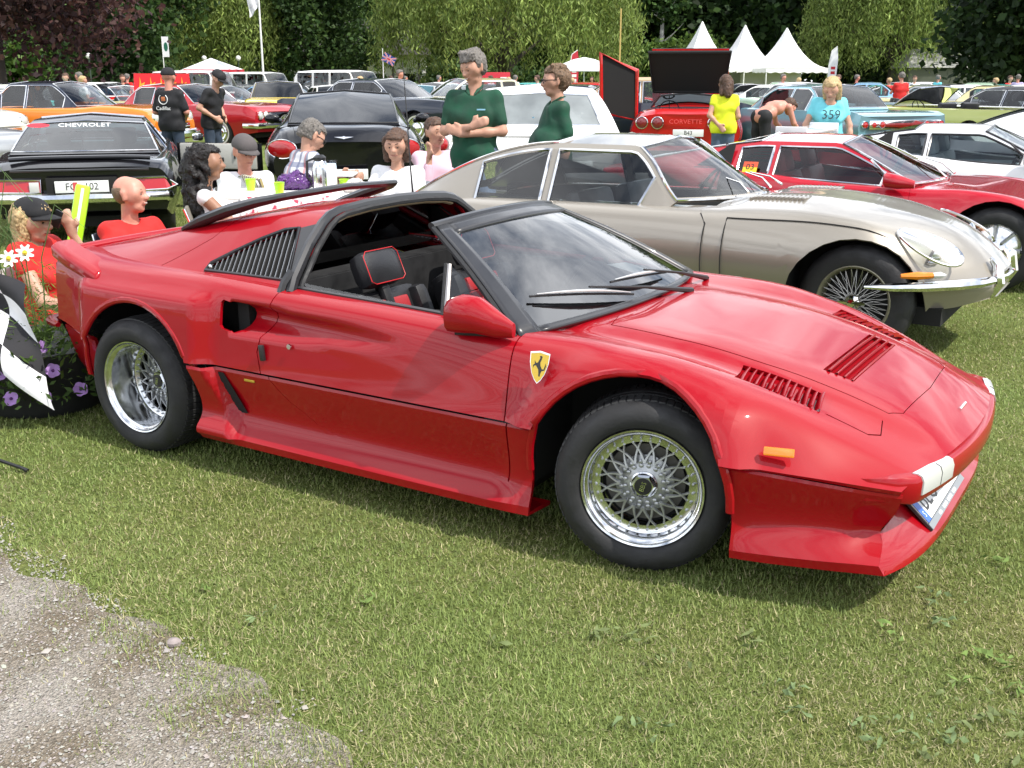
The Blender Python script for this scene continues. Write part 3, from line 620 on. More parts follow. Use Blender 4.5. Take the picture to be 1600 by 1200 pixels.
# windscreen and its black frame
def wsp(a, b):
    """a in -1..1 across, b 0 bottom..1 top"""
    e = 1-abs(a)**2.2; v = a*(.742*(1-b)+.440*b); u = .652*(1-b)+.100*b + e*(.135*(1-b)+.055*b); z = .712*(1-b)+1.004*b+e*(.018*(1-b)+.030*b)+.016*math.sin(math.pi*b)
    return Vector((u, v, z))
def wgrid(a0, a1, b0, b1, na, nb, off=0, fn=wsp):
    V = [fn(a0+(a1-a0)*i/na, b0+(b1-b0)*j/nb) for i in range(na+1) for j in range(nb+1)]
    F = [(i*(nb+1)+j, (i+1)*(nb+1)+j, (i+1)*(nb+1)+j+1, i*(nb+1)+j+1) for i in range(na) for j in range(nb)]
    return V, F
V, F = wgrid(-.90, .90, .025, .91, 24, 14); o = mesh('windscreen', V, F, glass('windscreen_glass', (.46, .52, .56), .85, ior=2.2), HERO)
def wpost(a, b): return wsp(a, b)+Vector((.004, 0, .006))
for nm, rg in (('windscreen_pillar', (-1.0, -.885, 0, 1)), ('windscreen_pillar', (.885, 1.0, 0, 1)), ('windscreen_header', (-.89, .89, .895, 1.0)), ('windscreen_base_seal', (-.90, .90, 0, .035))):
    V, F = wgrid(*rg, 4 if nm.endswith('pillar') else 24, 14 if nm.endswith('pillar') else 3, fn=wpost); o = mesh(nm, V, F, SATIN, HERO); md = o.modifiers.new('s', 'SOLIDIFY'); md.thickness = .018; md.offset = -1 if True else 1
hd = [wsp(a, 1.0)+Vector((-.022, 0, .004)) for a in np.linspace(-1, 1, 21)]; MB().tube(hd, .020, 8, flat=.7).build('header_rail', SATIN, HERO)
for sg in (-1, 1): MB().tube([wsp(sg*1.0, b)+Vector((-.012, 0, -.004)) for b in np.linspace(0, 1, 9)], .011, 6).build('pillar_seal', RUBBER, HERO)
# quarter vent post, low window glass, belt seals
for sg in (-1, 1):
    MB().tube([(.335, sg*.715, .735), (.28, sg*.61, .905)], [.010, .008], 6).build('vent_post', mat('worn_steel', (.35, .33, .32), .3, .9), HERO)
    MB().tube([(.318, sg*.712, .735), (.265, sg*.608, .905)], .009, 6).build('vent_seal', RUBBER, HERO)
    MB().tube([(x, sg*(.704), float(C_(np.array([x]))[1][0])+.001) for x in np.linspace(-.39, .64, 14)], .010, 6).build('belt_seal', SATIN, HERO)
    mesh('vent_glass', [(.33, sg*.712, .745), (.60, sg*.715, .735), (.29, sg*.61, .90)], [(0, 1, 2)], GLASS, HERO, False)
    if sg < 0: mesh('door_glass', [(-.38, sg*.70, .757), (.31, sg*.705, .735), (.31, sg*.70, .752), (-.38, sg*.69, .79)], [(0, 1, 2, 3)], GLASS, HERO, False)
    else: mesh('door_glass', [(-.37, sg*.70, .757), (.32, sg*.705, .735), (.27, sg*.61, .90), (-.39, sg*.56, .93)], [(0, 1, 2, 3)], GLASSD, HERO, False)
# door mirror
for sg in (-1,):
    V = []; F = []; st = [(.418, .0, .040, .046), (.426, .004, .054, .058), (.47, .004, .060, .066), (.53, 0, .050, .062), (.60, -.012, .028, .045), (.655, -.02, .012, .025)]
    for x, dy, ry, rz_ in st:
        for k in range(12):
            th = 2*math.pi*k/12; V.append((x, sg*(.800+dy+ry*math.copysign(abs(math.cos(th))**.8, math.cos(th))), (.775+.012*ss(.42,.50,x)-.045*ss(.5,.66,x))+rz_*math.copysign(abs(math.sin(th))**.8, math.sin(th))))
    for i in range(5):
        for k in range(12): F.append((i*12+k, i*12+(k+1) % 12, (i+1)*12+(k+1) % 12, (i+1)*12+k)[::sg])
    F += [tuple(range(12))[::-sg], tuple(range(60, 72))[::sg]]
    mr = mesh('door_mirror', V, F, RED, HERO, True, 50)
    MB().tube([(.44+.028*k, sg*(.81-.01*k), .715-.0*k) for k in range(8)], .008, 6).build('mirror_base', RUBBER, mr)
# wipers
def on_glass(a, b, off): p = wsp(a, b); return p+Vector((.5, 0, .86))*off
WSILV = mat('wiper_silver', (.55, .55, .55), .35, .2)
for (a0, b0), (a1, b1), (ax, bx), (ac, bc) in (((-.82, .225), (-.14, .05), (.36, -.085), (-.46, .155)), ((-.20, .175), (.44, .105), (.80, -.085), (.14, .155))):
    w = MB().tube([on_glass(a0+(a1-a0)*t, b0+(b1-b0)*t, .018+.006*math.sin(math.pi*t)) for t in np.linspace(0, 1, 9)], .0045, 6).build('wiper', RUBBER, HERO)
    MB().tube([on_glass(a0+(a1-a0)*t, b0+(b1-b0)*t, .026+.014*math.sin(math.pi*t)) for t in np.linspace(.05, .95, 9)], [.003, .005, .007, .009, .0095, .009, .007, .005, .003], 6, flat=.5).build('blade_spine', WSILV, w)
    MB().tube([on_glass(ac, bc, .044), on_glass((ac+ax)/2, (bc+bx)/2, .046), on_glass(ax, bx, .03)], [.004, .006, .012], 6).build('wiper_arm', BLACK, w)
# wheels
def bbs(name, x, y, steer, dish, width, parent, r_t=.305):
    """basket-weave split rim, outer face towards local -Y"""
    o = MB(); o.lathe([(.208, .004), (.209, -.004), (.206, -.009), (.200, -.006), (.196, .004), (.189, .008), (.184, .012), (.181, dish*.6), (.178, dish), (.172, dish+.004), (.150, dish+.004), (.150, dish+.03), (.185, dish+.05), (.20, width), (.21, width)], 64)
    w = o.build(name, ALU, parent, True, 40); w.scale = (.955,)*3; w.location = (x, y, .2905); w.rotation_euler = (0, 0, steer)
    if y > 0: w.rotation_euler = (0, 0, steer+math.pi)
    t = MB(); W = width
    t.lathe([(.207, .012), (.212, -.006), (.226, -.016), (.248, -.020), (.268, -.016), (.284, -.004), (.294, .012), (.300, .022), (.302, .03), (.3045, W*.5), (.302, W-.03), (.294, W-.01), (.268, W+.012), (.225, W+.01), (.207, W-.01)], 96)
    ty = t.build('tyre', RUBBER, w, True, 50)
    g = MB()
    for k in range(72):
        a = 2*math.pi*k/72
        for j, off in ((0, 0), (1, .5)):
            aa = a+off*2*math.pi/72; y0, y1 = (.016, W*.32) if j == 0 else (W*.68, W-.016)
            M = Matrix.Rotation(aa, 4, 'Y'); g.add([M @ Vector(p) for p in ((-.0105, y0, .2985), (.0105, y0+.006, .2985), (.0105, y1, .3055), (-.0105, y1-.006, .3055), (-.0095, y0+.002, .3035), (.0095, y0+.007, .3035), (.0095, y1, .3085), (-.0095, y1-.004, .3085))], [(4, 5, 6, 7), (0, 1, 5, 4), (1, 2, 6, 5), (2, 3, 7, 6), (3, 0, 4, 7)])
    for y0 in (W*.42, W*.58): g.lathe([(.300, y0-.017), (.3075, y0-.014), (.3075, y0+.014), (.300, y0+.017)], 64)
    tr = g.build('tread', RUBBER, w, True, 30)
    s = MB(); d = dish
    for k in range(16):
        a = 2*math.pi*k/16
        for dl in (1, -1):
            b = a+dl*2*math.pi/16*.75; P = []
            for q in range(6):
                tt = q/5; r = .080+(.152-.080)*tt; an = a+(b-a)*tt; P.append((r*math.cos(an), d+.004-.010*(1-tt)**1.5, r*math.sin(an)))
            s.tube(P, [.0062, .0055, .0048, .0042, .0040, .0044], 5, up=(0, 1, 0), flat=1.5)
        for r, q in ((.066, .5), (.086, .0), (.080, .5)):
            an = a+q*2*math.pi/16; s.sphere((r*math.cos(an), d-.001+(.003 if q else 0), r*math.sin(an)), .0078, 6, (1, .4, 1))
    s.lathe([(.100, d+.018), (.070, d+.010), (.040, d-.002)], 32); s.build('spoke_lattice', SILVER, w, True, 50)
    c = MB(); c.lathe([(.044, d+.01), (.043, d-.014), (.036, d-.020), (.030, d-.020)], 6); c.lathe([(.047, d+.004), (.047, d-.006), (.042, d-.010)], 32); c.build('hub_nut', ALU, w, True, 30)
    c = MB(); c.lathe([(.0295, d-.012), (.0295, d-.023), (.0001, d-.025)], 24); c.build('center_cap', BLACK, w, True, 30)
    text('cap_lettering', 'BBS', .023, CHROME, Matrix.Translation((0, d-.0255, 0)) @ Matrix.Rotation(R(-72), 4, 'Y') @ Matrix.Rotation(math.pi/2, 4, 'X'), w, .0006)
    b = MB()
    for k in range(32):
        an = 2*math.pi*(k+.5)/32; b.lathe([(.0045, d+.004), (.0042, d-.003), (.0001, d-.004)], 6, Matrix.Translation((.163*math.cos(an), 0, .163*math.sin(an))))
    tag(b.build('rim_bolts', SILVER, w, True, 30), kind='stuff')
    b = MB(); b.lathe([(.150, d+.045), (.03, d+.045)], 32); b.build('wheel_shade_disc', UNDER, w)  # black disc stands in for the shadow behind the spokes
    b = MB(); b.lathe([(.135, d+.04), (.135, d+.03), (.05, d+.03)], 32); b.build('brake_disc', mat('brake_iron', (.12, .115, .11), .5, .8), w)
    return w
bbs('wheel', 1.14, -.79, R(16), .042, .21, HERO)
bbs('wheel', 1.14, .79, R(16), .042, .21, HERO)
bbs('wheel', -1.17, -.86, 0, .135, .27, HERO)
bbs('wheel', -1.17, .86, 0, .135, .27, HERO)
# arch lips
for sg in (-1, 1):
    for c, r, rz_, sh in ((-1.15, .358, .352, .045), (1.10, .348, .350, .03)):
        P = []
        for k in range(25):
            th = math.pi*(-.02+1.04*k/24); x = c+r*math.cos(th); z = max(.315+rz_*math.sin(th), .24)
            g = upper.G[int(np.argmin(np.abs(us-x)))]; kk = np.argsort(g[:, 2]); y = float(np.interp(z, g[kk, 2], g[kk, 1])) if z > .452 else float(np.interp(z, [.25, .45], [.83, .86]))
            P.append((x, sg*(y-.006), z))
        MB().tube(P, .011, 8, flat=1.3).build('arch_lip', RED, HERO)
# crease moulding groove, bumper, lamps, plate
def nose_x(v): return 2.0-.22*v*v
def strip(name, vs, prof, m, parent, close=True):
    rows = []
    for v in vs:
        e = max(0, (abs(v)-.62)/.07)
        rows.append([(nose_x(v)+dx*(1-.6*e)-.07*e*e, v, z+(.012*e if z < .36 else -.006*e)) for dx, z in prof])
    n = len(prof); V = [p for r in rows for p in r]; F = [(i*n+j, i*n+j+1, (i+1)*n+j+1, (i+1)*n+j) for i in range(len(rows)-1) for j in range(n-1)]
    F += [tuple(range(n))[::-1], tuple(range((len(rows)-1)*n, len(rows)*n))]
    return mesh(name, V, F, m, parent, True, 38)
strip('front_bumper', np.linspace(-.70, .70, 41), [(-.06, .434), (.004, .436), (.016, .430), (.022, .416), (.020, .368), (.010, .350), (-.06, .340)], RED, HERO)
for sg in (-1, 1):
    strip('front_indicator', np.linspace(sg*.605, sg*.40, 9)[::-sg], [(-.01, .4395), (.006, .4395), (.019, .433), (.0255, .416), (.0235, .376), (.0, .372)], WHITELENS, HERO)
    MB().tube([(nose_x(.49)+dx, sg*.49, z) for dx, z in ((.004, .4405), (.018, .434), (.0245, .416), (.0225, .378))], .0022, 5).build('lens_divider', BLACK, HERO)
    mb = MB(); mb.bbox((1.572, sg*.797, .497), (.088, .014, .026), .004, Matrix.Rotation(sg*R(-14), 3, 'Z') @ Matrix.Rotation(sg*R(16), 3, 'X')).build('side_marker', AMBER, HERO)
# front air dam: concave apron sweeping out into the lip
n = 33; rows = []; end = [tuple(p) for p in lower.G[-1][[lower.rows[1], (lower.rows[1]+lower.rows[2])//2, lower.rows[2], (lower.rows[2]*2+lower.rows[3])//3, (lower.rows[2]+2*lower.rows[3])//3, lower.rows[3], lower.rows[4], lower.rows[5]]]]
ctr = [(1.87, .376), (1.85, .31), (1.848, .255), (1.885, .225), (1.925, .200), (1.966, .176), (1.964, .148), (1.80, .138)]
for k in range(n):
    a = -1+2*k/(n-1); e = 1-abs(a)**4
    rows.append([(p[0]*(1-e)+c[0]*e, p[1]*a, p[2]*(1-e)+c[1]*e) for p, c in zip(end, ctr)])
V = [p for r in rows for p in r]; m = 8; F = [(i*m+j, i*m+j+1, (i+1)*m+j+1, (i+1)*m+j) for i in range(n-1) for j in range(m-1)]
mesh('front_air_dam', V, F, RED, HERO, True, 60)
PB = mat('plate_blue', (.03, .13, .55), .4); PW = mat('plate_white', (.78, .79, .78), .35); PK = mat('plate_black', (.02, .02, .02), .4)
M = frame((1.886, -.13, .237), (0, 1, 0), (-.74, 0, .67))
pl = MB().prism([(-.265, -.080), (.265, -.080), (.265, .058), (-.265, .058)], .008, M).build('number_plate', mat('plate_holder', (.03, .03, .032), .4), HERO, False)
MB().prism([(-.26, -.055), (.26, -.055), (.26, .055), (-.26, .055)], .0035, M @ Matrix.Translation((0, 0, .0085))).build('plate_face', PW, pl, False)
MB().prism([(-.26, -.055), (-.218, -.055), (-.218, .055), (-.26, .055)], .001, M @ Matrix.Translation((0, 0, .0125))).build('plate_band', PB, pl, False)
text('plate_letters', 'BEC 4', .105, PK, M @ Matrix.Translation((-.205, 0, .0128)), pl, .0004, 'LEFT', sx=.95)
text('plate_country', 'S', .03, PW, M @ Matrix.Translation((-.239, -.03, .0138)), pl, .0004)
MB().prism([(-.262, -.079), (.262, -.079), (.262, -.058), (-.262, -.058)], .002, M @ Matrix.Translation((0, 0, .0085))).build('plate_caption_strip', mat('caption_grey', (.22, .24, .26), .4), pl, False)
for k, w_ in enumerate((.03, .055, .06, .045)): MB().box(M @ Vector((-.12+.075*k, -.069, .0109)), (w_, .010, .0006), M=M.to_3x3()).build('plate_caption_stroke', PW, pl, False)
MB().tube([(1.935, -.045, .488), (1.937, .045, .488)], .006, 6).build('nose_script', CHROME, HERO)
# shield badge with the rearing horse
M = frame((.790, -.842, .652), (1, .02, 0), (0, .24, .97))
sh = [(-.036, .046), (0, .052), (.036, .046), (.034, .012), (.024, -.022), (.012, -.042), (0, -.054), (-.012, -.042), (-.024, -.022), (-.034, .012)]
bd = MB().prism(sh, .004, M).build('shield_badge', CHROME, HERO, False)
MB().prism([(x*.92, y*.92-.001) for x, y in sh], .001, M @ Matrix.Translation((0, 0, .004))).build('badge_field', GOLD, bd, False)
hz = [(-.016, .020), (-.010, .012), (-.004, .014), (.003, .030), (.000, .033), (.004, .037), (.010, .034), (.008, .026), (.004, .014), (.006, .004), (.012, -.006), (.018, -.006), (.021, .004), (.023, .014), (.025, .004), (.021, -.009), (.012, -.012), (.008, -.022), (.008, -.030), (.003, -.030), (.002, -.020), (.000, -.008), (-.008, .002), (-.010, .004), (-.017, .002), (-.018, -.006), (-.020, .004), (-.014, .009)]
bmz = bmesh.new(); vs = [bmz.verts.new(M @ Vector((x*1.05, y*1.0, .0056))) for x, y in hz]; bmz.faces.new(vs); bmesh.ops.triangulate(bmz, faces=bmz.faces[:]); finish(bmz, 'badge_horse', PK, bd, 0)
MB().prism([(-.030, .0445), (0, .0495), (.030, .0445), (.030, .041), (0, .046), (-.030, .041)], .0015, M @ Matrix.Translation((0, 0, .0042))).build('badge_stripe', WHITE, bd, False)
MB().lathe([(.011, 0), (.010, -.005), (.0001, -.006)], 16, Matrix.Translation((-.30, -.838, .575))).build('door_lock', CHROME, HERO)
mb = MB(); mb.bbox((-.435, -.848, .535), (.024, .012, .062), .004, Matrix.Rotation(R(-6), 3, 'Y')).build('door_handle', SATIN, HERO)
mb = MB(); mb.bbox((-.52, -.840, .41), (.055, .006, .010), .002).build('side_script', GOLD, HERO)
# cabin: seats, dash, wheel, console
def seat(y):
    s = MB(); Mt = Matrix.Rotation(R(-24), 3, 'Y')
    s.bbox((.0, y, .37), (.46, .46, .12), .04); s.bbox((-.23, y, .52), (.12, .46, .40), .05, Mt)
    for sg in (-1, 1): s.bbox((-.19, y+sg*.20, .52), (.14, .08, .38), .035, Mt); s.bbox((.02, y+sg*.20, .42), (.44, .08, .12), .035)
    st = s.build('seat', LEATHER, HERO)
    for z in (.42, .49, .56, .62): MB().bbox((-.185-(z-.55)*.44, y, z+.03), (.03, .25, .064), .012, Mt).build('seat_insert', REDTRIM, st)
    MB().bbox((-.17-(.62-.55)*.44, y, .635), (.03, .05, .34), .012, Mt).build('seat_strap', LEATHER, st)
    h = MB().bbox((-.275, y, .800), (.10, .23, .150), .045, Mt).build('headrest', LEATHER, st)
    P = [Mt @ Vector((.045, a*.107, b*.068))+Vector((-.275, y, .800)) for a, b in ((-1, -.8), (-1, .7), (-.8, 1), (.8, 1), (1, .7), (1, -.8), (.8, -1), (-.8, -1))]
    MB().tube(P, .0019, 6, closed=True).build('headrest_piping', mat('red_piping', (.55, .01, .015), .5), st)
    MB().tube([(-.26, y, .66), (-.275, y, .75)], .014, 6).build('headrest_post', SATIN, st)
seat(-.34); seat(.34)
mb = MB(); mb.box((.15, 0, .42), (.9, .22, .26)); mb.box((.60, 0, .62), (.28, 1.26, .16)); mb.box((.45, 0, .60), (.1, 1.2, .2)); mb.box((0, .66, .55), (.9, .04, .36)); mb.box((0, -.66, .55), (.9, .04, .36))
mb.box((0, 0, .30), (1.1, 1.3, .05)).build('cabin_trim', DARK, HERO, False)
sw = MB(); Mw = Matrix.Translation((.30, .34, .68)) @ Matrix.Rotation(R(-62), 4, 'Y'); sw.tube([Mw @ Vector((.175*math.cos(a), .175*math.sin(a), 0)) for a in np.linspace(0, 2*math.pi, 24, endpoint=False)], .012, 6, closed=True)
for a in (0, 2.1, 4.2): sw.tube([Mw @ Vector((0, 0, -.02)), Mw @ Vector((.17*math.cos(a+1.57), .17*math.sin(a+1.57), 0))], .008, 6)
sw.build('steering_wheel', LEATHER, HERO)
MB().bbox((.155, 0, .955), (.03, .20, .055), .01).build('interior_mirror', BLACK, HERO)
V = [wsp(.12, .33)+Vector((-.02, 0, -.012)), wsp(.36, .30)+Vector((-.02, 0, -.012)), wsp(.55, .13)+Vector((-.02, 0, -.012)), wsp(.32, .16)+Vector((-.02, 0, -.012))]
mesh('dash_paper', V, [(0, 1, 2, 3)], WHITE, HERO, False)
MB().tube([(-.72, .50, 1.0), (-.73, .50, 1.12), (-.76, .52, 1.38), (-.80, .55, 1.62)], [.006, .004, .0028, .002], 6).build('aerial', BLACK, HERO)
# ------------------------------------------------------------------ terrain height used by everything that stands on the lawn
# gz() comes with the lawn

# ------------------------------------------------------------------ generic period cars
WHEELS = {}
def wheel(parent, x, y, r, w, rim='disc', white=False, steer=0):
    key = (r, w, rim, white)
    if key in WHEELS:
        c = copy_tree(WHEELS[key], parent); c.location = (x, y, r-.004); c.rotation_euler = (0, 0, steer+(math.pi if y > 0 else 0)); return c
    o = wheel_new(parent, x, y, r, w, rim, white, steer); WHEELS[key] = o; return o
def wheel_new(parent, x, y, r, w, rim='disc', white=False, steer=0):
    o = MB(); rr = r*.62; k = 28
    if rim == 'wire':
        o.lathe([(rr+.012, -.004), (rr+.004, -.010), (rr-.006, .0), (rr-.012, .02), (rr-.02, w*.6)], 40)
        wl_ = o.build('wheel', mat('cream_rim', (.30, .28, .20), .4, .5), parent, True, 40)
    else:
        prof = {'disc': [(rr+.012, .002), (rr+.006, -.008), (rr-.004, .004), (rr-.03, .012), (rr*.78, -.004), (rr*.60, .004), (rr*.52, -.012), (rr*.3, -.026), (.0001, -.032)],
                'mag': [(rr+.012, .0), (rr+.004, -.008), (rr-.006, .006), (rr-.014, .05), (rr*.55, .03), (rr*.34, -.006), (rr*.3, -.012), (.0001, -.012)]}[rim]
        o.lathe(prof, k); wl_ = o.build('wheel', CHROME if rim == 'disc' else ALU, parent, True, 40)
    wl_.location = (x, y, r-.004); wl_.rotation_euler = (0, 0, steer+(math.pi if y > 0 else 0))
    t = MB(); t.lathe([(rr+.002, .012), (rr+.01, -.008), (rr+.3*(r-rr), -.016), (rr+.72*(r-rr), -.012), (r-.018, .004), (r-.004, .022), (r, .04), (r, w-.04), (r-.006, w-.01), (rr, w)], 36); t.build('tyre', RUBBER, wl_, True, 50)
    if white:
        t = MB(); t.lathe([(rr+.022, -.0125), (rr+.028, -.0165), (rr+.055, -.0178), (rr+.06, -.014)], 36); t.build('whitewall', mat('whitewall', (.72, .70, .64), .6), wl_)
    if rim == 'wire':
        s = MB()
        for q in range(36):
            a = 2*math.pi*q/36
            for d in (.28, -.28):
                s.tube([(.045*math.cos(a+d), -.012 if q % 2 else .05, .045*math.sin(a+d)), ((rr-.012)*math.cos(a), .03, (rr-.012)*math.sin(a))], .0016, 3, cap=False)
        s.build('wire_spokes', mat('spoke_steel', (.34, .33, .30), .35, .8), wl_)
        h = MB(); h.lathe([(.05, .06), (.048, -.01), (.04, -.022), (.03, -.03), (.022, -.046), (.0001, -.048)], 20)
        for a in (0, math.pi): h.tube([(.02*math.cos(a), -.036, .02*math.sin(a)), (.075*math.cos(a), -.03, .075*math.sin(a))], [.014, .008], 6)
        h.build('knock_off_spinner', CHROME, wl_)
        b = MB(); b.lathe([(rr-.01, w*.55), (.02, w*.55)], 24); b.build('wheel_shade_disc', UNDER, wl_)  # black disc painting the dark behind the wire spokes
    if rim == 'mag':
        s = MB()
        for q in range(8):
            a = 2*math.pi*q/8; s.tube([(.4*rr*math.cos(a), .004, .4*rr*math.sin(a)), ((rr-.012)*math.cos(a), .02, (rr-.012)*math.sin(a))], [.022, .028], 6, flat=.6)
        s.build('wheel_spokes', SILVER, wl_, True, 40)
    return wl_
def cap_end(bm, sh, i):
    g = sh.G[i]; n = len(g); key = {}
    bm.verts.ensure_lookup_table()
    for v in bm.verts: key.setdefault((round(v.co.x, 5), round(v.co.y, 5), round(v.co.z, 5)), v)
    L = []
    for sd, rng in ((1, range(n)), (-1, range(n-1, -1, -1))):
        for j in rng:
            p = g[j]; w = key.get((round(p[0], 5), round(p[1]*sd, 5), round(p[2], 5)))
            if w and w not in L: L.append(w)
    try:
        f = bm.faces.new(L if i else L[::-1]); f.smooth = False
    except ValueError: pass
def car(name, S, P, loc=(0, 0), yaw=0, label=None, hi=True, group=None, cat='car'):
    """S: shape table, P: paint material.  returns root; root parts carry the paint in slot 0"""
    root = empty(name, (loc[0], loc[1], gz(*loc)), yaw, label, cat, group)
    x0, x1 = S['L']; us = np.linspace(x0, x1, 64 if hi else 34); ns = [4, 3, 3, 5, 4] if hi else [2, 2, 2, 3, 2]
    cf, cb = S.get('plan', (.16, .10))
    ar = S.get('arch', S['wr']+.06); flare = S.get('flare', .0)
    def post(G):
        x, v, z = G[:, :, 0].copy(), G[:, :, 1], G[:, :, 2]
        for a in S['ax']:
            rf = np.hypot(x-a, z-S['wr']); v = v+flare*ss(.4, .6, v)*(1-ss(ar+.02, ar+.14, rf))
        G[:, :, 1] = v
        G[:, :, 0] = x-cf*ss(x1-.75, x1, x)*v**2+cb*ss(x0+.6, x0, x)*v**2
        return G
    cz = crv([(x, 0, z) for x, z in S['top']]); shf = crv(S['sh'])
    def midf(u):
        _, zc = cz(u); vs, zs = shf(u); return vs*S.get('mid', .6), zc+(zs-zc)*S.get('midz', .15)
    def mid2(u):
        _, zc = cz(u); vs, zs = shf(u); return vs*S.get('mid2', .86), zc+(zs-zc)*S.get('mid2z', .5)
    sh = Shell(us, [cz, midf, mid2, shf, crv(S['mx']), crv(S['lo'])], S.get('sharp', ()), ns, post); bm = sh.bm()
    cap_end(bm, sh, 0); cap_end(bm, sh, len(us)-1)
    for cond in (lambda c: c.y > .4, lambda c: c.y < -.4):
        for k, a in enumerate(S['ax']):
            sp = S.get('spat', (1, 1))[k]
            bmesh.ops.delete(bm, geom=cut(bm, arch_poly(a, ar, S['wr']-.02, 14, 1, (ar+.01)*sp), 'Y', cond), context='FACES')
    g = S.get('gh'); wy = S['wy']
    if g:
        c = cut(bm, [(g['xb']+.06, -g['wb']+.12), (g['xw']-.10, -g['wb']+.12), (g['xw']-.10, g['wb']-.12), (g['xb']+.06, g['wb']-.12)], 'Z', lambda c: c.z > .5); bmesh.ops.delete(bm, geom=c, context='FACES')
    if hi:
        for sd in (1, -1):
            for poly in S.get('doors', ()):
                d = cut(bm, poly, 'Y', lambda c: c.y*sd > .45)
                if d:
                    o = take(bm, d, 'door', P, root); o.scale = (.9965, 1, 1)
        for nm, poly in S.get('lids', ()):
            d = cut(bm, poly, 'Z', lambda c: c.z > .5)
            if d: o = take(bm, d, nm, P, root); o.scale = (.998, .994, 1); o.location.z = .001
    finish(bm, 'body', P, root, .012 if hi else 0)
    root['_sh'] = 0; del root['_sh']
    # under-pan and cabin floor
    zf = S.get('floor', .20); m = MB(); m.box(((x0+x1)/2, 0, zf+.04), (x1-x0-.5, wy*1.35, .1)); a0, a1 = S['ax']
    for a in S['ax']: m.box((a, 0, .45), (ar*2+.04, wy*1.1, .42))
    for a in (a0-ar-.02, a0+ar+.02, a1-ar-.02, a1+ar+.02): m.box((a, 0, .42), (.02, 2*float(crv(S['lo'])(np.array([a]))[0][0])-.10, .36))
    m.build('floor_pan', UNDER, root, False)
    for k, a in enumerate(S['ax']):
        for sd in (1, -1): wheel(root, a, sd*(S.get('track', wy-.07)), S['wr'], S.get('ww', .19), S.get('rim', 'disc'), S.get('white', False), S.get('steer', 0) if k else 0)
    if g:
        roofm = S.get('roofmat') or P; zb, zr, zc = g['zb'], g['zr'], g['zc']; xb, xr, xf, xw = g['xb'], g['xr'], g['xf'], g['xw']; wb, wt = g['wb'], g['wr']
        bulge = g.get('bulge', .25)
        def lin(pts):
            a = np.array(pts, float); return lambda u: np.interp(u, a[:, 0], a[:, 1])
        def gcurve(k):
            def f(u):
                u = np.asarray(u, float); t = np.where(u > xf, (u-xf)/(xw-xf), np.where(u < xr, (xr-u)/(xr-xb), 0)); t = np.clip(t, 0, 1)
                pw = np.where(u > xf, g.get('pf', 1.25), g.get('pr', 1.35)); e = t**pw       # curved screens
                zz = np.where(u > xf, zc, zb); mid_ = (xr+xf)/2; crown = .018*(1-((u-mid_)/(max(xf-xr, .2)/2+.2))**2)
                vb = np.where(u > xf, g.get('ww', wb*.93), g.get('wrr', wb*.86))
                if k == 0: return 0*u, zr+crown*(1-t)+(zz+.006-zr)*e
                if k == 1: return (wt*.97*(1-t)+vb*t), (zr-.035)+(zz-(zr-.035))*e
                if k == 2: return (wt*.97+.035)*(1-t)+(vb+.02)*t, (zr-.075)+(zz-.02-(zr-.075))*e
                return 0*u+wb*(1-.03*t), np.interp(u, [xb, xw], [zb, zc])-.035
            return f
        rw = S.get('rwin', (.035, .03, 1)); sw = S.get('side', [(xr-.2, xf+.3)]); bars = sorted(set([xb, xb+rw[0], xr-rw[1], xf+.03, xw-.03, xw]+[q for s in sw for q in s]))
        gu = np.unique(np.concatenate([np.linspace(a, b, max(2, int(math.ceil((b-a)/(.07 if hi else .16)))+1)) for a, b in zip(bars[:-1], bars[1:])]))
        gp, gpr = g.get('plan', (.30, .15))
        def gpost(G):
            x, v = G[:, :, 0].copy(), G[:, :, 1]; G[:, :, 0] = x-gp*ss(xf-.25, xw, x)*v**2+gpr*ss(xr+.25, xb, x)*v**2; return G
        G = Shell(gu, [gcurve(k) for k in range(4)], (1, 2), [5, 2, 6] if hi else [3, 1, 4], gpost); r1, r2, r3 = G.rows[1], G.rows[2], G.rows[3]
        def kind(i, j):
            u = (gu[i]+gu[i+1])/2
            if j < r1 and xf+.03 < u < xw-.03: return 'windscreen'
            if j < r1*rw[2] and xb+rw[0] < u < xr-rw[1]: return 'rear_window'
            if r2 <= j < r3:
                for q, s in enumerate(sw):
                    if s[0] < u < s[1]:
                        return 'side_window%d' % q
            return 'roof'
        kinds = {}
        for i in range(len(gu)-1):
            for j in range(G.G.shape[1]-1): kinds[i, j] = kind(i, j)
        if g.get('open'):
            use = ['windscreen']
        else: use = sorted(set(kinds.values()))
        for kd in use:
            if kd.startswith('side_window'):
                for sd in (1, -1):
                    if not g.get('rolled'): finish(G.bm((sd,), lambda i, j: kinds[i, j] == kd), 'side_window', S.get('glass', GLASS), root, 0)
            else:
                b2 = G.bm((1, -1), lambda i, j: kinds[i, j] == kd)
                finish(b2, {'roof': 'roof'}.get(kd, kd), roofm if kd == 'roof' else (S.get('rglass', S.get('glass', GLASS)) if kd == 'rear_window' else S.get('glass', GLASS)), root, .02 if kd == 'roof' else 0)
        trim = S.get('trim', CHROME)
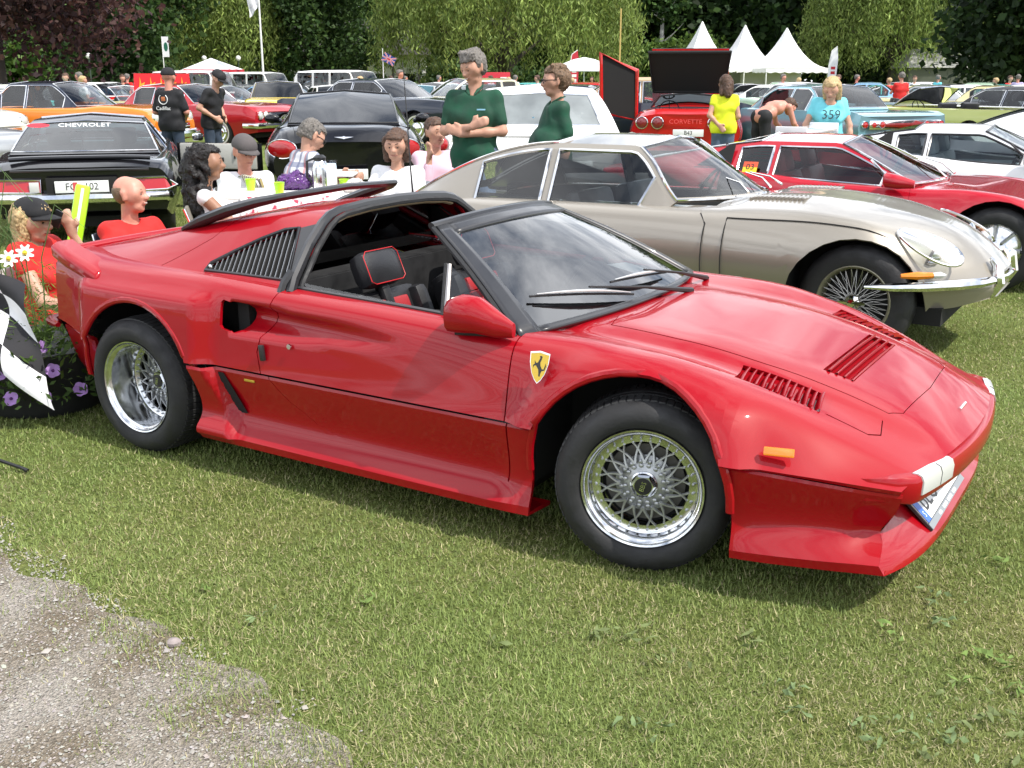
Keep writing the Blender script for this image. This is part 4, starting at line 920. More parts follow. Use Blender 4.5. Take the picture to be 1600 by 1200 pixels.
        if g.get('open') or hi:
            iw = [i for i in range(len(gu)) if xf <= gu[i] <= xw]
            P_ = [tuple(G.G[i, r1]) for i in iw]; top_ = [tuple(G.G[iw[0], j]) for j in range(r1+1)]
            fr = [(x, y, z+.004) for x, y, z in P_[::-1]]+[(x, y, z+.006) for x, y, z in top_[::-1][1:]]; fr = fr+[(x, -y, z) for x, y, z in fr[::-1][1:]]
            MB().tube(fr, .018 if g.get('open') else .010, 6, cap=True).build('windscreen_frame', trim, root)
            bt = [tuple(G.G[iw[-1], j]) for j in range(r1+1)]; bt = [(x, y, z+.004) for x, y, z in bt[::-1]]; MB().tube(bt+[(x, -y, z) for x, y, z in bt[::-1][1:]], .009, 6).build('windscreen_base_trim', trim, root)
        if hi and not g.get('open'):
            ib = [i for i in range(len(gu)) if xb+rw[0]-1e-6 <= gu[i] <= xr-rw[1]+1e-6]; rq = int(math.ceil(r1*rw[2]-1e-6))
            fr = [tuple(G.G[i, rq]) for i in ib]+[tuple(G.G[ib[-1], j]) for j in range(rq, -1, -1)][1:]; fr = [(x, y, z+.004) for x, y, z in fr]; lo_ = [tuple(G.G[ib[0], j]) for j in range(rq+1)]
            loop = [(x, y, z) for x, y, z in fr]+[(x, -y, z) for x, y, z in fr[::-1][1:]]+[(x, -y, z+.004) for x, y, z in lo_[::-1][1:]]+[(x, y, z+.004) for x, y, z in lo_[1:-1]]
            MB().tube(loop, .009, 6, closed=True).build('rear_window_trim', trim, root)
            for s in sw:
                ii = [i for i in range(len(gu)) if s[0]-1e-6 <= gu[i] <= s[1]+1e-6]
                for sd in (1, -1):
                    lp = [G.G[i, r2] for i in ii]+[G.G[ii[-1], j] for j in range(r2+1, r3)]+[G.G[i, r3] for i in ii[::-1]]+[G.G[ii[0], j] for j in range(r3-1, r2, -1)]
                    MB().tube([(p[0], sd*(p[1]+.003), p[2]) for p in lp], S.get('trimr', .010), 5, closed=True).build('window_trim', trim, root)
        im = S.get('interior', LEATHER)
        for y in (-.36, .36):
            s = MB(); sx = g.get('seatx', (xr+xf)/2-.05); hz = g.get('seatz', .62); Mt = Matrix.Rotation(R(-16), 3, 'Y'); s.bbox((sx+.22, y, hz-.2), (.46, .5, .14), .05); s.bbox((sx-.06, y, hz+.07), (.13, .5, .56), .055, Mt)
            if g.get('headrest', False): s.bbox((sx-.16, y, hz+.42), (.09, .26, .18), .04, Mt)
            s.build('seat', im, root)
        m = MB(); m.box((xw-.28, 0, zc-.12), (.34, wb*1.72, .16)); m.box(((xb+xw)/2, 0, zf+.12), (xw-xb, wb*1.7, .05)); m.box((xb+.12, 0, zb-.10), (.5, wb*1.6, .06))
        for sd in (1, -1): m.box(((xb+xw)/2, sd*(wb-.06), zc-.28), (xw-xb-.3, .04, .42))
        m.build('cabin_trim', S.get('cabin', DARK), root, False)
        st = MB(); Mw = Matrix.Translation((xw-.52, .36*S.get('lhd', 1), zc-.04)) @ Matrix.Rotation(R(-64), 4, 'Y'); st.tube([Mw @ Vector((.19*math.cos(a), .19*math.sin(a), 0)) for a in np.linspace(0, 2*math.pi, 20, endpoint=False)], .011, 5, closed=True); st.tube([Mw @ Vector((-.19, 0, 0)), Mw @ Vector((.19, 0, 0))], .009, 5); st.tube([Mw @ Vector((0, 0, 0)), Mw @ Vector((0, 0, -.3))], .02, 5); st.build('steering_wheel', DARK, root)
    # bumpers follow the plan curve of the ends
    def endpath(z, front, vmax, off, wrap=0):
        X = x1 if front else x0; pts = []
        for v in np.linspace(-vmax, vmax, 13): pts.append((X-cf*v*v+off if front else X+cb*v*v-off, v, z))
        if wrap:
            sg = -1 if front else 1; a = pts[0]; b = pts[-1]; pts = [(a[0]+sg*wrap, a[1]-.03, z)]+[(a[0]+sg*.05, a[1]-.02, z)]+pts+[(b[0]+sg*.05, b[1]+.02, z)]+[(b[0]+sg*wrap, b[1]+.03, z)]
        return pts
    for fr, key in ((True, 'fb'), (False, 'rb')):
        if key in S:
            z, vm, off, r, wrap = S[key]; MB().tube(endpath(z, fr, vm, off, wrap), r, 8, flat=S.get('bflat', 1.3), up=(0, 0, 1)).build('front_bumper' if fr else 'rear_bumper', S.get('bumpmat', CHROME), root)
    for nm, mt, items in S.get('lamps', ()):
        for (x, y, z, r, dx) in items:
            for sd in (1, -1):
                fwd = 1 if x > 0 else -1
                l = MB(); M = Matrix.Translation((x, sd*y, z)) @ Matrix.Rotation(-math.pi/2*fwd, 4, 'Z') @ Matrix.Identity(4)
                l.lathe([(r*1.0, -.03), (r, dx*.3), (r*.8, dx*.8), (r*.4, dx*1.05), (.0001, dx*1.1)], 20, M); o = l.build(nm, mt, root)
                l = MB(); l.lathe([(r*1.22, -.03), (r*1.22, dx*.2+.006), (r*1.1, dx*.3+.012), (r*.99, dx*.2)], 20, M); l.build('lamp_ring', CHROME, o, True, 40)
    for nm, mt, items in S.get('boxes', ()):
        for (c, d, b) in items: MB().bbox(c, d, b).build(nm, mt, root)
    for nm, mt, c, d, rx in S.get('plates', ()): 
        o = MB().bbox(c, d, .003).build('number_plate', PW, root)
        if nm: text('plate_letters', nm, d[2]*.85, PK, frame((c[0]+(d[0]/2+.0012)*rx, c[1], c[2]), (0, rx, 0), (0, 0, 1)), o, .0005, sx=.9)
    return root
def shift(pts, dx): return [(p[0]+dx,)+tuple(p[1:]) for p in pts]

# ------------------------------------------------------------------ the sand-coloured long-nosed coupe
SAND = paint('sand_metallic', (.285, .257, .212), .30, .36)
ET = dict(L=(-2.25, 1.93), ax=(-1.22, 1.22), wr=.325, ww=.17, wy=.80, track=.66, arch=.375, rim='wire', floor=.22, plan=(.36, .22),
    top=[(-2.25,.58),(-2.1,.66),(-1.8,.73),(-1.2,.79),(-.6,.80),(.4,.83),(.55,.86),(.8,.865),(1.1,.84),(1.4,.785),(1.65,.705),(1.82,.60),(1.93,.50)],
    sh=[(-2.25,.30,.56),(-2.1,.46,.62),(-1.8,.60,.70),(-1.3,.70,.755),(-.8,.73,.765),(0,.73,.77),(.5,.72,.77),(.9,.70,.775),(1.22,.665,.755),(1.5,.60,.68),(1.72,.50,.575),(1.86,.38,.50),(1.93,.26,.46)],
    mx=[(-2.25,.34,.50),(-2.1,.55,.50),(-1.8,.70,.52),(-1.3,.795,.545),(-.8,.81,.54),(0,.81,.535),(.6,.81,.535),(1.22,.785,.53),(1.5,.72,.50),(1.72,.60,.45),(1.86,.45,.42),(1.93,.30,.41)],
    lo=[(-2.25,.28,.42),(-2.0,.50,.32),(-1.6,.68,.25),(-.8,.70,.20),(.7,.70,.20),(1.3,.66,.24),(1.6,.58,.28),(1.8,.44,.31),(1.93,.26,.36)], mid=.42, midz=.02, mid2=.78, mid2z=.42,
    gh=dict(xb=-2.05, xr=-.80, xf=-.20, xw=.43, zb=.735, zr=1.175, zc=.825, wb=.675, wr=.48, wrr=.50, ww=.62, pr=1.8, pf=1.15, seatx=-.52, seatz=.50, plan=(.85, .1)), side=[(-1.40,-.86),(-.79,.14)], trimr=.012,
    doors=[[(-.72,.80),(.28,.80),(.34,.72),(.34,.26),(-.60,.26),(-.75,.55)]], interior=LEATHER,
    lids=[], rb=(.55, .50, .02, .035, .5))
et = car('long_nose_coupe', ET, SAND, (1.255, 7.14), -.5583, 'sand metallic coupe with a very long louvred bonnet and wire wheels')
def et_extra():
    sh = Shell(np.linspace(*ET['L'], 84), [crv([(x, 0, z) for x, z in ET['top']]), crv(ET['sh'])], (), [4])
    # bonnet shut lines, louvre bank, faired headlamps, bumpers, indicators, mouth
    seam = mat('shut_line', (.01, .01, .01), .9); shf, mxf = crv(ET['sh']), crv(ET['mx'])
    def onside(x, z, sd, off=.002):
        vs, zs = (float(q[0]) for q in shf(np.array([x]))); vm, zm = (float(q[0]) for q in mxf(np.array([x]))); vl, zl = (float(q[0]) for q in crv(ET['lo'])(np.array([x]))); t = (z-zm)/(zs-zm) if z > zm else 0; tl = max(0, (zm-z)/(zm-zl))
        return (x-.36*float(ss(1.18, 1.93, x))*vm**2, sd*((vm+(vs-vm)*t**1.6+(vl-vm)*tl**1.9)+off+.006*(tl > 0)+.012*math.sin(math.pi*min(max(t, 0), 1))), z)
    for sd in (-1, 1):
        MB().tube([onside(.345, z, sd, .0035) for z in np.linspace(.27, .72, 12)]+[onside(.30, .775, sd, .0)], .0035, 4).build('door_seam', seam, et)
        MB().tube([onside(.47, z, sd) for z in np.linspace(.27, .755, 12)], .0035, 4).build('bonnet_seam', seam, et)
        MB().tube([onside(x, float(shf(np.array([x]))[1][0])-.01, sd, .006) for x in np.linspace(.47, 1.5, 16)], .0035, 4).build('bonnet_seam', seam, et)
        for k in range(13):
            x = .50+.027*k; z = float(crv([(a, 0, b) for a, b in ET['top']])(np.array([x]))[1][0]); MB().bbox((x, sd*.36, z-.006), (.013, .15, .020), .005, Matrix.Rotation(R(25), 3, 'Y')).build('bonnet_louvre', SAND, et)
        # teardrop lamp cover
        c = Vector((1.585, sd*.555, .655)); ax_ = Vector((.72, -sd*.16, -.36)).normalized(); up_ = Vector((.42, sd*.52, .74)).normalized(); sdv = ax_.cross(up_)
        P = []
        for k in range(24):
            a = 2*math.pi*k/24; w = .085*(1+.25*math.cos(a)); P.append(c+ax_*(.19*math.cos(a))+sdv*(w*math.sin(a))+up_*(.010*math.cos(a)))
        MB().tube(P, .008, 6, closed=True).build('headlamp_rim', CHROME, et)
        V = [c+up_*.035]+P; mesh('headlamp_cover', V, [(0, 1+k, 1+(k+1) % 24) for k in range(24)], GLASS, et)
        q = MB(); q.lathe([(.075, 0), (.07, -.02), (.04, -.05), (.0001, -.055)], 18, Matrix.Translation(c+ax_*.03-up_*.05) @ ax_.to_track_quat('-Y', 'Z').to_matrix().to_4x4()).build('headlamp', CHROME, et)
        bp = [(1.30, sd*.765, .435), (1.45, sd*.735, .44), (1.60, sd*.655, .445), (1.74, sd*.54, .45), (1.83, sd*.42, .452), (1.89, sd*.30, .455)]
        MB().tube(bp, [.012, .030, .036, .038, .036, .028], 8, flat=.8, up=(0, 0, 1)).build('front_bumper', CHROME, et)
        MB().tube([(1.88, sd*.27, .36), (1.915, sd*.265, .44), (1.90, sd*.26, .54), (1.86, sd*.25, .575)], [.018, .028, .024, .012], 8, flat=1.3).build('overrider', CHROME, et)
        MB().tube([(1.48, sd*.722, .505), (1.56, sd*.685, .508), (1.63, sd*.64, .510)], [.014, .026, .018], 8, flat=.9).build('side_indicator', AMBER, et)
        MB().tube([(1.63, sd*.64, .510), (1.665, sd*.612, .511), (1.69, sd*.59, .511)], [.018, .021, .006], 8, flat=.9).build('side_indicator_lens', WHITELENS, et)
        MB().tube([onside(x, .785-.012*abs(x-.1), sd, -.075) for x in np.linspace(-1.1, .48, 14)], .012, 6, flat=.7).build('belt_moulding', CHROME, et)
    MB().tube([(1.90, -.25, .455), (1.935, -.12, .455), (1.94, 0, .455), (1.935, .12, .455), (1.90, .25, .455)], .016, 6).build('mouth_bar', CHROME, et)
    for y in (-.22, 0, .22): pass
    for a, b in (((.44, -.30, .868), (.20, -.12, .94)), ((.47, .02, .878), (.24, .18, .95)), ((.44, .34, .868), (.18, .44, .93))):
        MB().tube([a, Vector(a).lerp(Vector(b), .5)+Vector((.03, 0, .012)), b], [.009, .005, .004], 5).build('wiper', CHROME, et)
et_extra()

# ------------------------------------------------------------------ wedge coupes behind it
def wedge(loc, yaw, P, label, trim, cabin, sticker, interior):
    S = dict(L=(-2.05, 2.0), ax=(-1.257, 1.257), wr=.315, ww=.20, wy=.86, track=.80, arch=.375, flare=.025, rim='mag', floor=.17, plan=(.16, .10),
        top=[(-2.05,.80),(-1.6,.83),(-.9,.84),(.3,.74),(.72,.755),(1.1,.735),(1.5,.67),(1.8,.59),(2.0,.51)],
        sh=[(-2.05,.74,.78),(-1.6,.79,.81),(-1.1,.80,.815),(-.6,.785,.79),(.2,.775,.735),(.7,.77,.72),(1.0,.77,.735),(1.26,.76,.72),(1.5,.745,.665),(1.8,.71,.57),(2.0,.68,.49)],
        mx=[(-2.05,.80,.58),(-1.5,.86,.56),(-.6,.855,.55),(.7,.85,.55),(1.3,.85,.545),(1.7,.81,.50),(2.0,.74,.44)],
        lo=[(-2.05,.70,.32),(-1.5,.78,.22),(-.6,.76,.17),(.7,.76,.17),(1.4,.76,.20),(1.8,.72,.24),(2.0,.66,.30)], sharp=(4,), mid=.6, midz=.05, mid2=.88, mid2z=.45,
        gh=dict(xb=-1.75, xr=-.62, xf=.02, xw=.78, zb=.86, zr=1.085, zc=.765, wb=.745, wr=.53, wrr=.60, ww=.70, pr=1.2, pf=1.05, seatx=-.32, seatz=.46, headrest=True), side=[(-.80,-.52),(-.47,.52)],
        doors=[[(-.50,.74),(.62,.74),(.64,.25),(-.42,.25),(-.55,.5)]], trim=trim, trimr=.011, interior=interior, cabin=cabin,
        lids=[('bonnet', [(.85,-.55),(1.85,-.5),(1.85,.5),(.85,.55)])], rb=(.55, .74, .03, .04, .2), fb=(.44, .66, .02, .03, .1), bumpmat=SATIN)
    r = car('wedge_coupe', S, P, loc, yaw, label)
    for sd in (-1, 1):
        for k in range(9):
            t = k/8; z = .795+.028*k; xa = -.83-.012*k; x2 = -1.20+.35*t**1.0; x2 = min(x2, xa-.02)
            if x2 < xa: MB().box(((xa+x2)/2, sd*(.735-.20*t), z), (xa-x2, .02, .014), M=Matrix.Rotation(sd*R(35), 3, 'X')).build('quarter_louvre_slat', SATIN, r)
        mesh('quarter_louvre_panel', [(-1.22, sd*.722, .79), (-.84, sd*.738, .785), (-.84, sd*.585, 1.02), (-.90, sd*.59, 1.01)], [(0, 1, 2, 3)], UNDER, r, False)
        MB().bbox((-.38, sd*.862, .60), (.13, .012, .035), .004).build('door_handle', SATIN, r)
        MB().bbox((-.40, sd*.868, .60), (.04, .010, .028), .003).build('handle_plate', CHROME, r)
        MB().tube([(.50, sd*.765, .765), (.29, sd*.66, .935)], .010, 6).build('vent_post', trim, r)
    V = []; st = [(.43, .05, .045), (.45, .07, .06), (.54, .06, .055), (.66, .02, .03)]
    for x, ry, rz_ in st:
        for k in range(10): th = 2*math.pi*k/10; V.append((x, -.83+ry*math.cos(th), .80-(x-.43)*.12+rz_*math.sin(th)))
    F = [(i*10+k, (i+1)*10+k, (i+1)*10+(k+1) % 10, i*10+(k+1) % 10) for i in range(3) for k in range(10)]+[tuple(range(10)), tuple(range(39, 29, -1))]
    mesh('door_mirror', V, F, P, r, True, 50)
    for a, b in (((.80, -.25, .79), (.52, .05, .90)), ((.81, .10, .80), (.53, .34, .90))): MB().tube([a, Vector(a).lerp(Vector(b), .5)+Vector((.02, 0, .02)), b], [.01, .006, .005], 5).build('wiper', CHROME, r)
    if sticker:
        M = frame((-.66, -.735, .845), (1, 0, 0), (0, .58, .82)); s = MB().prism([(-.06, -.05), (.06, -.05), (.06, .05), (-.06, .05)], .002, M @ Matrix.Translation((0, 0, .004))).build('class_sticker', mat('sticker_yellow', (.75, .5, .02), .5), r, False)
        MB().prism([(-.06, .0), (.06, .0), (.06, .05), (-.06, .05)], .001, M @ Matrix.Translation((0, 0, .0062))).build('sticker_band', mat('sticker_red', (.6, .08, .03), .5), s, False)
        text('sticker_number', '03', .075, PK, M @ Matrix.Translation((0, 0, .0076)), s, .0003)
    return r
CRIM = paint('crimson_lacquer', (.42, .006, .018)); SNOW = paint('white_lacquer', (.72, .73, .74))
wedge((2.91, 9.23), R(-30), CRIM, 'red wedge coupe with chrome window frames and a yellow 03 sticker', CHROME, mat('red_cabin', (.25, .03, .03), .6), True, mat('red_seat', (.30, .03, .03), .5))
wedge((4.97, 11.35), R(-30), SNOW, 'white wedge coupe with black window frames beside the red one', SATIN, mat('pale_cabin', (.45, .52, .55), .6), False, mat('pale_seat', (.45, .5, .52), .6))

# ------------------------------------------------------------------ black coupes seen from behind
INK = paint('black_lacquer', (.006, .006, .008), rough=.3)
CAMS = dict(L=(-2.45, 2.4), ax=(-1.37, 1.37), wr=.335, ww=.24, wy=.90, arch=.40, flare=.02, rim='mag', floor=.2, plan=(.2, .10),
    top=[(-2.45,.80),(-2.3,.865),(-1.9,.875),(-1.2,.88),(.7,.92),(1.0,.95),(1.8,.90),(2.2,.80),(2.4,.62)],
    sh=[(-2.45,.76,.76),(-2.3,.80,.81),(-1.8,.83,.85),(-1.2,.84,.88),(-.4,.83,.87),(.8,.82,.88),(1.4,.84,.87),(2.0,.78,.80),(2.4,.66,.60)],
    mx=[(-2.45,.85,.58),(-2.2,.90,.60),(-1.4,.935,.60),(-.6,.915,.58),(.8,.915,.58),(1.4,.93,.58),(2.1,.86,.54),(2.4,.72,.50)],
    lo=[(-2.45,.78,.36),(-2.0,.82,.26),(-.6,.82,.20),(.8,.82,.20),(1.5,.82,.22),(2.4,.66,.30)], mid=.62, midz=.04, mid2=.9, mid2z=.5,
    gh=dict(xb=-1.72, xr=-.72, xf=.02, xw=.82, zb=.885, zr=1.245, zc=.95, wb=.80, wr=.58, wrr=.735, ww=.72, pr=1.25, seatx=-.35, seatz=.60, headrest=True), side=[(-.62, .42)], doors=[[(-.45,.86),(.75,.86),(.8,.26),(-.4,.26)]],
    rb=(.50, .80, .03, .042, .35), plates=[('FC   102', 0, (-2.485, 0, .615), (.012, .50, .115), -1)], glass=glass('green_glass', (.55, .72, .72), .95), interior=mat('grey_seat', (.16, .17, .175), .7), cabin=mat('pale_grey_cabin', (.30, .34, .35), .7), rwin=(.05, .20, 1))
cam2 = car('muscle_coupe', CAMS, INK, (-4.98, 13.0), R(107), 'black muscle coupe seen from behind with its right door open and plate FC 102')
for sd in (-1, 1):
    V = [(-2.425, sd*.38, .68), (-2.38, sd*.78, .685), (-2.30, sd*.90, .60), (-2.41, sd*.80, .565), (-2.455, sd*.38, .555)]
    o = mesh('tail_lamp', [(x-.012, y, z) for x, y, z in V]+[(x+.03, y, z) for x, y, z in V], [tuple(range(5))[::sd], tuple(range(9, 4, -1))[::sd]]+[(i, i+5, 5+(i+1) % 5, (i+1) % 5)[::sd] for i in range(5)], REDLENS, cam2, False)
    MB().tube([(x-.014, y, z) for x, y, z in V], .012, 6, closed=True).build('lamp_surround', CHROME, o)
    MB().bbox((-2.458, sd*.44, .615), (.012, .09, .10), .004).build('reversing_lens', WHITELENS, o)
MB().tube([(-2.30, v, .875+.012*(1-(v/.66)**4)) for v in np.linspace(-.66, .66, 13)], .03, 8, flat=.8).build('deck_spoiler', INK, cam2)
MB().tube([(-2.475, v, .775) for v in np.linspace(-.64, .64, 9)], .012, 6).build('deck_lip', SATIN, cam2)
MB().bbox((-2.462, 0, .61), (.01, .66, .19), .004).build('plate_recess', UNDER, cam2)
M = frame((-2.493, .02, .615), (0, -1, 0), (0, 0, 1)); MB().prism([(-.062, -.045), (-.022, -.045), (-.022, .045), (-.062, .045)], .001, M).build('plate_tab', mat('plate_red', (.6, .08, .08), .4), cam2, False)
BAN = frame((-1.085, 0, 1.165), (0, -1, 0), (.70, 0, .71)); text('screen_banner', 'CHEVROLET', .075, WHITE, BAN @ Matrix.Translation((-.02, -.03, .022)), cam2, .0004, sx=1.3)
MB().prism([(.09*math.cos(a)*1.3-.55, .03*math.sin(a)) for a in np.linspace(0, 2*math.pi, 14, endpoint=False)], .0006, BAN @ Matrix.Translation((.06, -.03, .022))).build('screen_badge', mat('decal_red', (.6, .03, .05), .5), cam2, False)
# the open passenger door of the black coupe
dr = MB(); Md = Matrix.Translation((.72, -.92, 0)) @ Matrix.Rotation(R(60), 4, 'Z')
for p, nm, mt in (([(-1.15, .27), (0, .27), (.0, .86), (-1.15, .86)], 'open_door', INK),):
    od = MB().prism([(x, z) for x, z in p], .07, Md @ Matrix.Rotation(math.pi/2, 4, 'X')).build(nm, mt, cam2, False)
PALE = mat('pale_door_card', (.55, .54, .50), .6, bump=.2, bscale=40)
MB().bbox(Md @ Vector((-.58, .012, .70)), (1.06, .03, .32), .02, Md.to_3x3()).build('door_card', PALE, od)
MB().bbox(Md @ Vector((-.62, .035, .66)), (.09, .02, .05), .008, Md.to_3x3()).build('door_pull', BLACK, od); MB().bbox(Md @ Vector((-.82, .035, .74)), (.02, .02, .14), .008, Md.to_3x3()).build('window_crank', BLACK, od)
MB().bbox(Md @ Vector((-.25, -.10, .93)), (.10, .14, .10), .03, Md.to_3x3()).build('door_mirror', CHROME, od)
BENT = dict(L=(-2.4, 2.35), ax=(-1.37, 1.37), wr=.36, ww=.25, wy=.93, arch=.41, flare=.015, rim='mag', floor=.2, plan=(.2, .18),
    top=[(-2.4,.86),(-2.25,1.0),(-1.9,1.04),(-1.2,1.03),(.7,1.0),(1.5,.96),(2.1,.84),(2.35,.66)],
    sh=[(-2.4,.62,.82),(-2.2,.72,.93),(-1.7,.79,.985),(-1.2,.83,.985),(-.4,.83,.95),(.8,.83,.95),(1.4,.83,.92),(2.0,.78,.80),(2.35,.64,.64)],
    mx=[(-2.4,.80,.66),(-2.2,.88,.70),(-1.4,.955,.72),(-.6,.925,.66),(.8,.92,.64),(1.4,.94,.62),(2.1,.86,.56),(2.35,.72,.50)],
    lo=[(-2.4,.74,.30),(-2.0,.80,.22),(-.6,.84,.20),(.8,.84,.20),(1.5,.82,.22),(2.35,.66,.26)], mid=.6, midz=.06, mid2=.88, mid2z=.45,
    gh=dict(xb=-1.98, xr=-.70, xf=.05, xw=.92, zb=1.035, zr=1.40, zc=1.0, wb=.80, wr=.58, wrr=.64, ww=.73, pr=1.45, seatx=-.3, seatz=.68, headrest=True), side=[(-1.0,-.45),(-.40,.50)], trim=SATIN, trimr=.008,
    doors=[[(-.45,.93),(.78,.93),(.8,.28),(-.4,.28)]], lids=[('boot_lid', [(-2.28,-.55),(-1.95,-.6),(-1.95,.6),(-2.28,.55)])], glass=GLASSD, plates=[('', 0, (-2.42, 0, .50), (.012, .52, .115), -1)])
bent = car('luxury_coupe', BENT, INK, (-2.22, 14.7), R(97.5), 'glossy black luxury coupe with oval red tail lamps behind the picnic table')
for sd in (-1, 1):
    c = Vector((-2.315, sd*.70, .78)); P = []
    for rr_, off in ((1, 0), (.8, .022), (.4, .03)):
        for k in range(20): a = 2*math.pi*k/20; p = c+Vector((.10*math.cos(a)*.9-off*.6, sd*(.17*math.cos(a)*rr_), .105*math.sin(a)*rr_)); P.append(p if rr_ == 1 else c+Vector((.09*math.cos(a)*rr_-off, sd*.17*math.cos(a)*rr_, .105*math.sin(a)*rr_)))
    F = [((i*20+k), (i*20+(k+1) % 20), ((i+1)*20+(k+1) % 20), ((i+1)*20+k))[::sd] for i in range(2) for k in range(20)]+[tuple(range(40, 60))[::sd]]
    mesh('tail_lamp', P, F, REDLENS, bent); MB().tube(P[:20], .007, 5, closed=True).build('lamp_surround', CHROME, bent)
    MB().tube([(.78, sd*.93, .98), (.72, sd*1.03, 1.01)], [.03, .05], 8).build('door_mirror', INK, bent)
    MB().sphere((.72, sd*1.05, 1.02), .085, 10, (.7, 1.3, .8)).build('mirror_shell', INK, bent)
    MB().tube([(-2.425, sd*.55, .26), (-2.46, sd*.55, .26)], [.05, .05], 12, flat=.7).build('exhaust_tip', CHROME, bent)
MB().prism([(-.11, .012), (-.02, -.006), (0, -.014), (.02, -.006), (.11, .012), (.02, .014), (0, .022), (-.02, .014)], .008, frame((-2.375, 0, .90), (0, -1, 0), (.4, 0, .92))).build('winged_badge', CHROME, bent, False)
# ------------------------------------------------------------------ cars further back
def big_sedan(**k):
    """full-size 1960s shape, about 5.3 m long"""
    S = dict(L=(-2.65, 2.55), ax=(-1.50, 1.50), wr=.345, ww=.20, wy=.97, arch=.40, rim='disc', white=False, floor=.24, plan=(.06, .05),
        top=[(-2.65,.88),(-2.5,.93),(-1.2,.95),(.9,.96),(1.3,.98),(2.3,.93),(2.5,.88),(2.55,.80)],
        sh=[(-2.65,.90,.90),(-2.4,.93,.95),(-1.2,.94,.94),(.9,.93,.93),(1.5,.93,.955),(2.3,.91,.92),(2.55,.86,.80)],
        mx=[(-2.65,.94,.68),(-2.2,.99,.68),(1.5,.99,.66),(2.3,.96,.66),(2.55,.90,.62)], lo=[(-2.65,.86,.38),(-2.0,.92,.28),(1.6,.92,.24),(2.55,.84,.36)],
        sharp=(3,), mid=.6, midz=.03, mid2=.93, mid2z=.2, gh=dict(xb=-1.45, xr=-.85, xf=.15, xw=.92, zb=.96, zr=1.39, zc=.97, wb=.86, wr=.64, plan=(.25, .15), seatx=-.25, seatz=.72), side=[(-1.05,-.45),(-.40,.55)],
        doors=[[(-.45,.92),(.85,.92),(.87,.32),(-.45,.32)]], fb=(.50, .90, .05, .05, .35), rb=(.52, .90, .05, .05, .35),
        lamps=[('headlamp', WHITELENS, [(2.52,.72,.72,.075,.03),(2.52,.52,.72,.075,.03)]), ('tail_lamp', REDLENS, [(-2.63,.72,.72,.06,.03),(-2.63,.52,.72,.06,.03)])],
        boxes=[('grille', CHROME, [((2.555,0,.70),(.03,.86,.16),.01)])], plates=[('', 0, (-2.70,0,.60), (.012,.50,.11), -1), ('', 0, (2.62,0,.50), (.012,.5,.11), 1)])
    S.update(k); return S
def with_(S, **k): T = dict(S); T.update(k); return T
def gh(S, **k): T = dict(S['gh']); T.update(k); return T
CREAMTOP = mat('white_vinyl', (.80, .80, .78), .5, bump=.1, bscale=200); TANTOP = mat('tan_canvas', (.44, .33, .20), .85, bump=.2, bscale=160); BLKTOP = mat('black_vinyl', (.02, .02, .022), .55, bump=.1, bscale=200)
TEAL = paint('pale_teal_metallic', (.20, .42, .48), .4, .3); PEARL = paint('pearl_grey_white', (.62, .62, .60)); ORNG = paint('orange_lacquer', (.72, .20, .015)); YELL = paint('yellow_lacquer', (.75, .55, .01)); NAVY = paint('midnight_blue', (.012, .018, .035)); CREAM = paint('cream_lacquer', (.62, .55, .30)); LIME = paint('pale_lime', (.52, .55, .16)); SLATE = paint('slate_teal', (.10, .18, .20), .3, .3); FIRE = paint('bright_red', (.55, .012, .012)); SILV = paint('silver_metallic', (.45, .46, .46), .6, .3)
SED = big_sedan()
# white convertible with its top raised, tail towards us
conv = car('soft_top_convertible', big_sedan(gh=gh(SED, xb=-1.62, xr=-1.0, xf=.2, zr=1.47, wrr=.86, wr=.60), roofmat=CREAMTOP, rwin=(.10, .16, .8), rglass=mat('cloudy_vinyl_window', (.20, .22, .22), .25, coat=.6, var=.25, vscale=3), side=[(-.55,.55)], rb=(.56,.92,.05,.055,.4), plates=[('019', 0, (-2.70,-.28,.72), (.012,.50,.115), -1)],
    lamps=[('headlamp', WHITELENS, [(2.52,.72,.72,.075,.03)])]), PEARL, (.34, 13.1), R(88), 'pearl white full-size convertible, white roof up, behind the two green polo shirts')
for sd in (-1, 1):
    MB().tube([(-2.0, sd*.90, .97), (-2.4, sd*.92, .97), (-2.68, sd*.93, .93)], [.02, .07, .085], 12).build('tail_fin', PEARL, conv); MB().sphere((-2.69, sd*.93, .93), .07, 12, (.5, 1, 1)).build('tail_lamp', REDLENS, conv)
# light-blue hardtop, tail to camera
imp = car('hardtop_coupe', big_sedan(lamps=[('headlamp', WHITELENS, [(2.52,.72,.72,.075,.03)]), ('tail_lamp', REDLENS, [(-2.62,.82,.74,.055,.03),(-2.64,.65,.74,.055,.03),(-2.65,.48,.74,.055,.03)])], boxes=[('tail_panel', CHROME, [((-2.655,0,.74),(.012,1.5,.15),.004)])]), TEAL, (5.75, 21.2), R(112), 'pale teal hardtop with triple round tail lamps behind the blonde woman')
# red coupe with chrome front, side on
car('hardtop_coupe', big_sedan(white=True), paint('maroon_red', (.40, .012, .02)), (-7.6, 26.0), R(-24), 'dark red hardtop with whitewall tyres, the men in black beside it', group=None)
car('hardtop_coupe', big_sedan(white=True), NAVY, (-2.9, 25.5), R(-32), 'midnight blue-black hardtop with whitewall tyres and headlamps to the right')
car('sedan', big_sedan(side=[(-1.25,-.85),(-.8,-.2),(-.15,.55)], gh=gh(SED, xb=-1.7, xr=-1.2, zr=1.45)), CREAM, (-1.3, 29.5), R(203), 'cream four-door sedan behind the taller green polo shirt')
car('soft_top_convertible', big_sedan(roofmat=TANTOP, gh=gh(SED, xb=-1.6, xr=-1.2, zr=1.42, wr=.7)), NAVY, (2.3, 23.0), R(172), 'dark convertible with a raised tan canvas top')
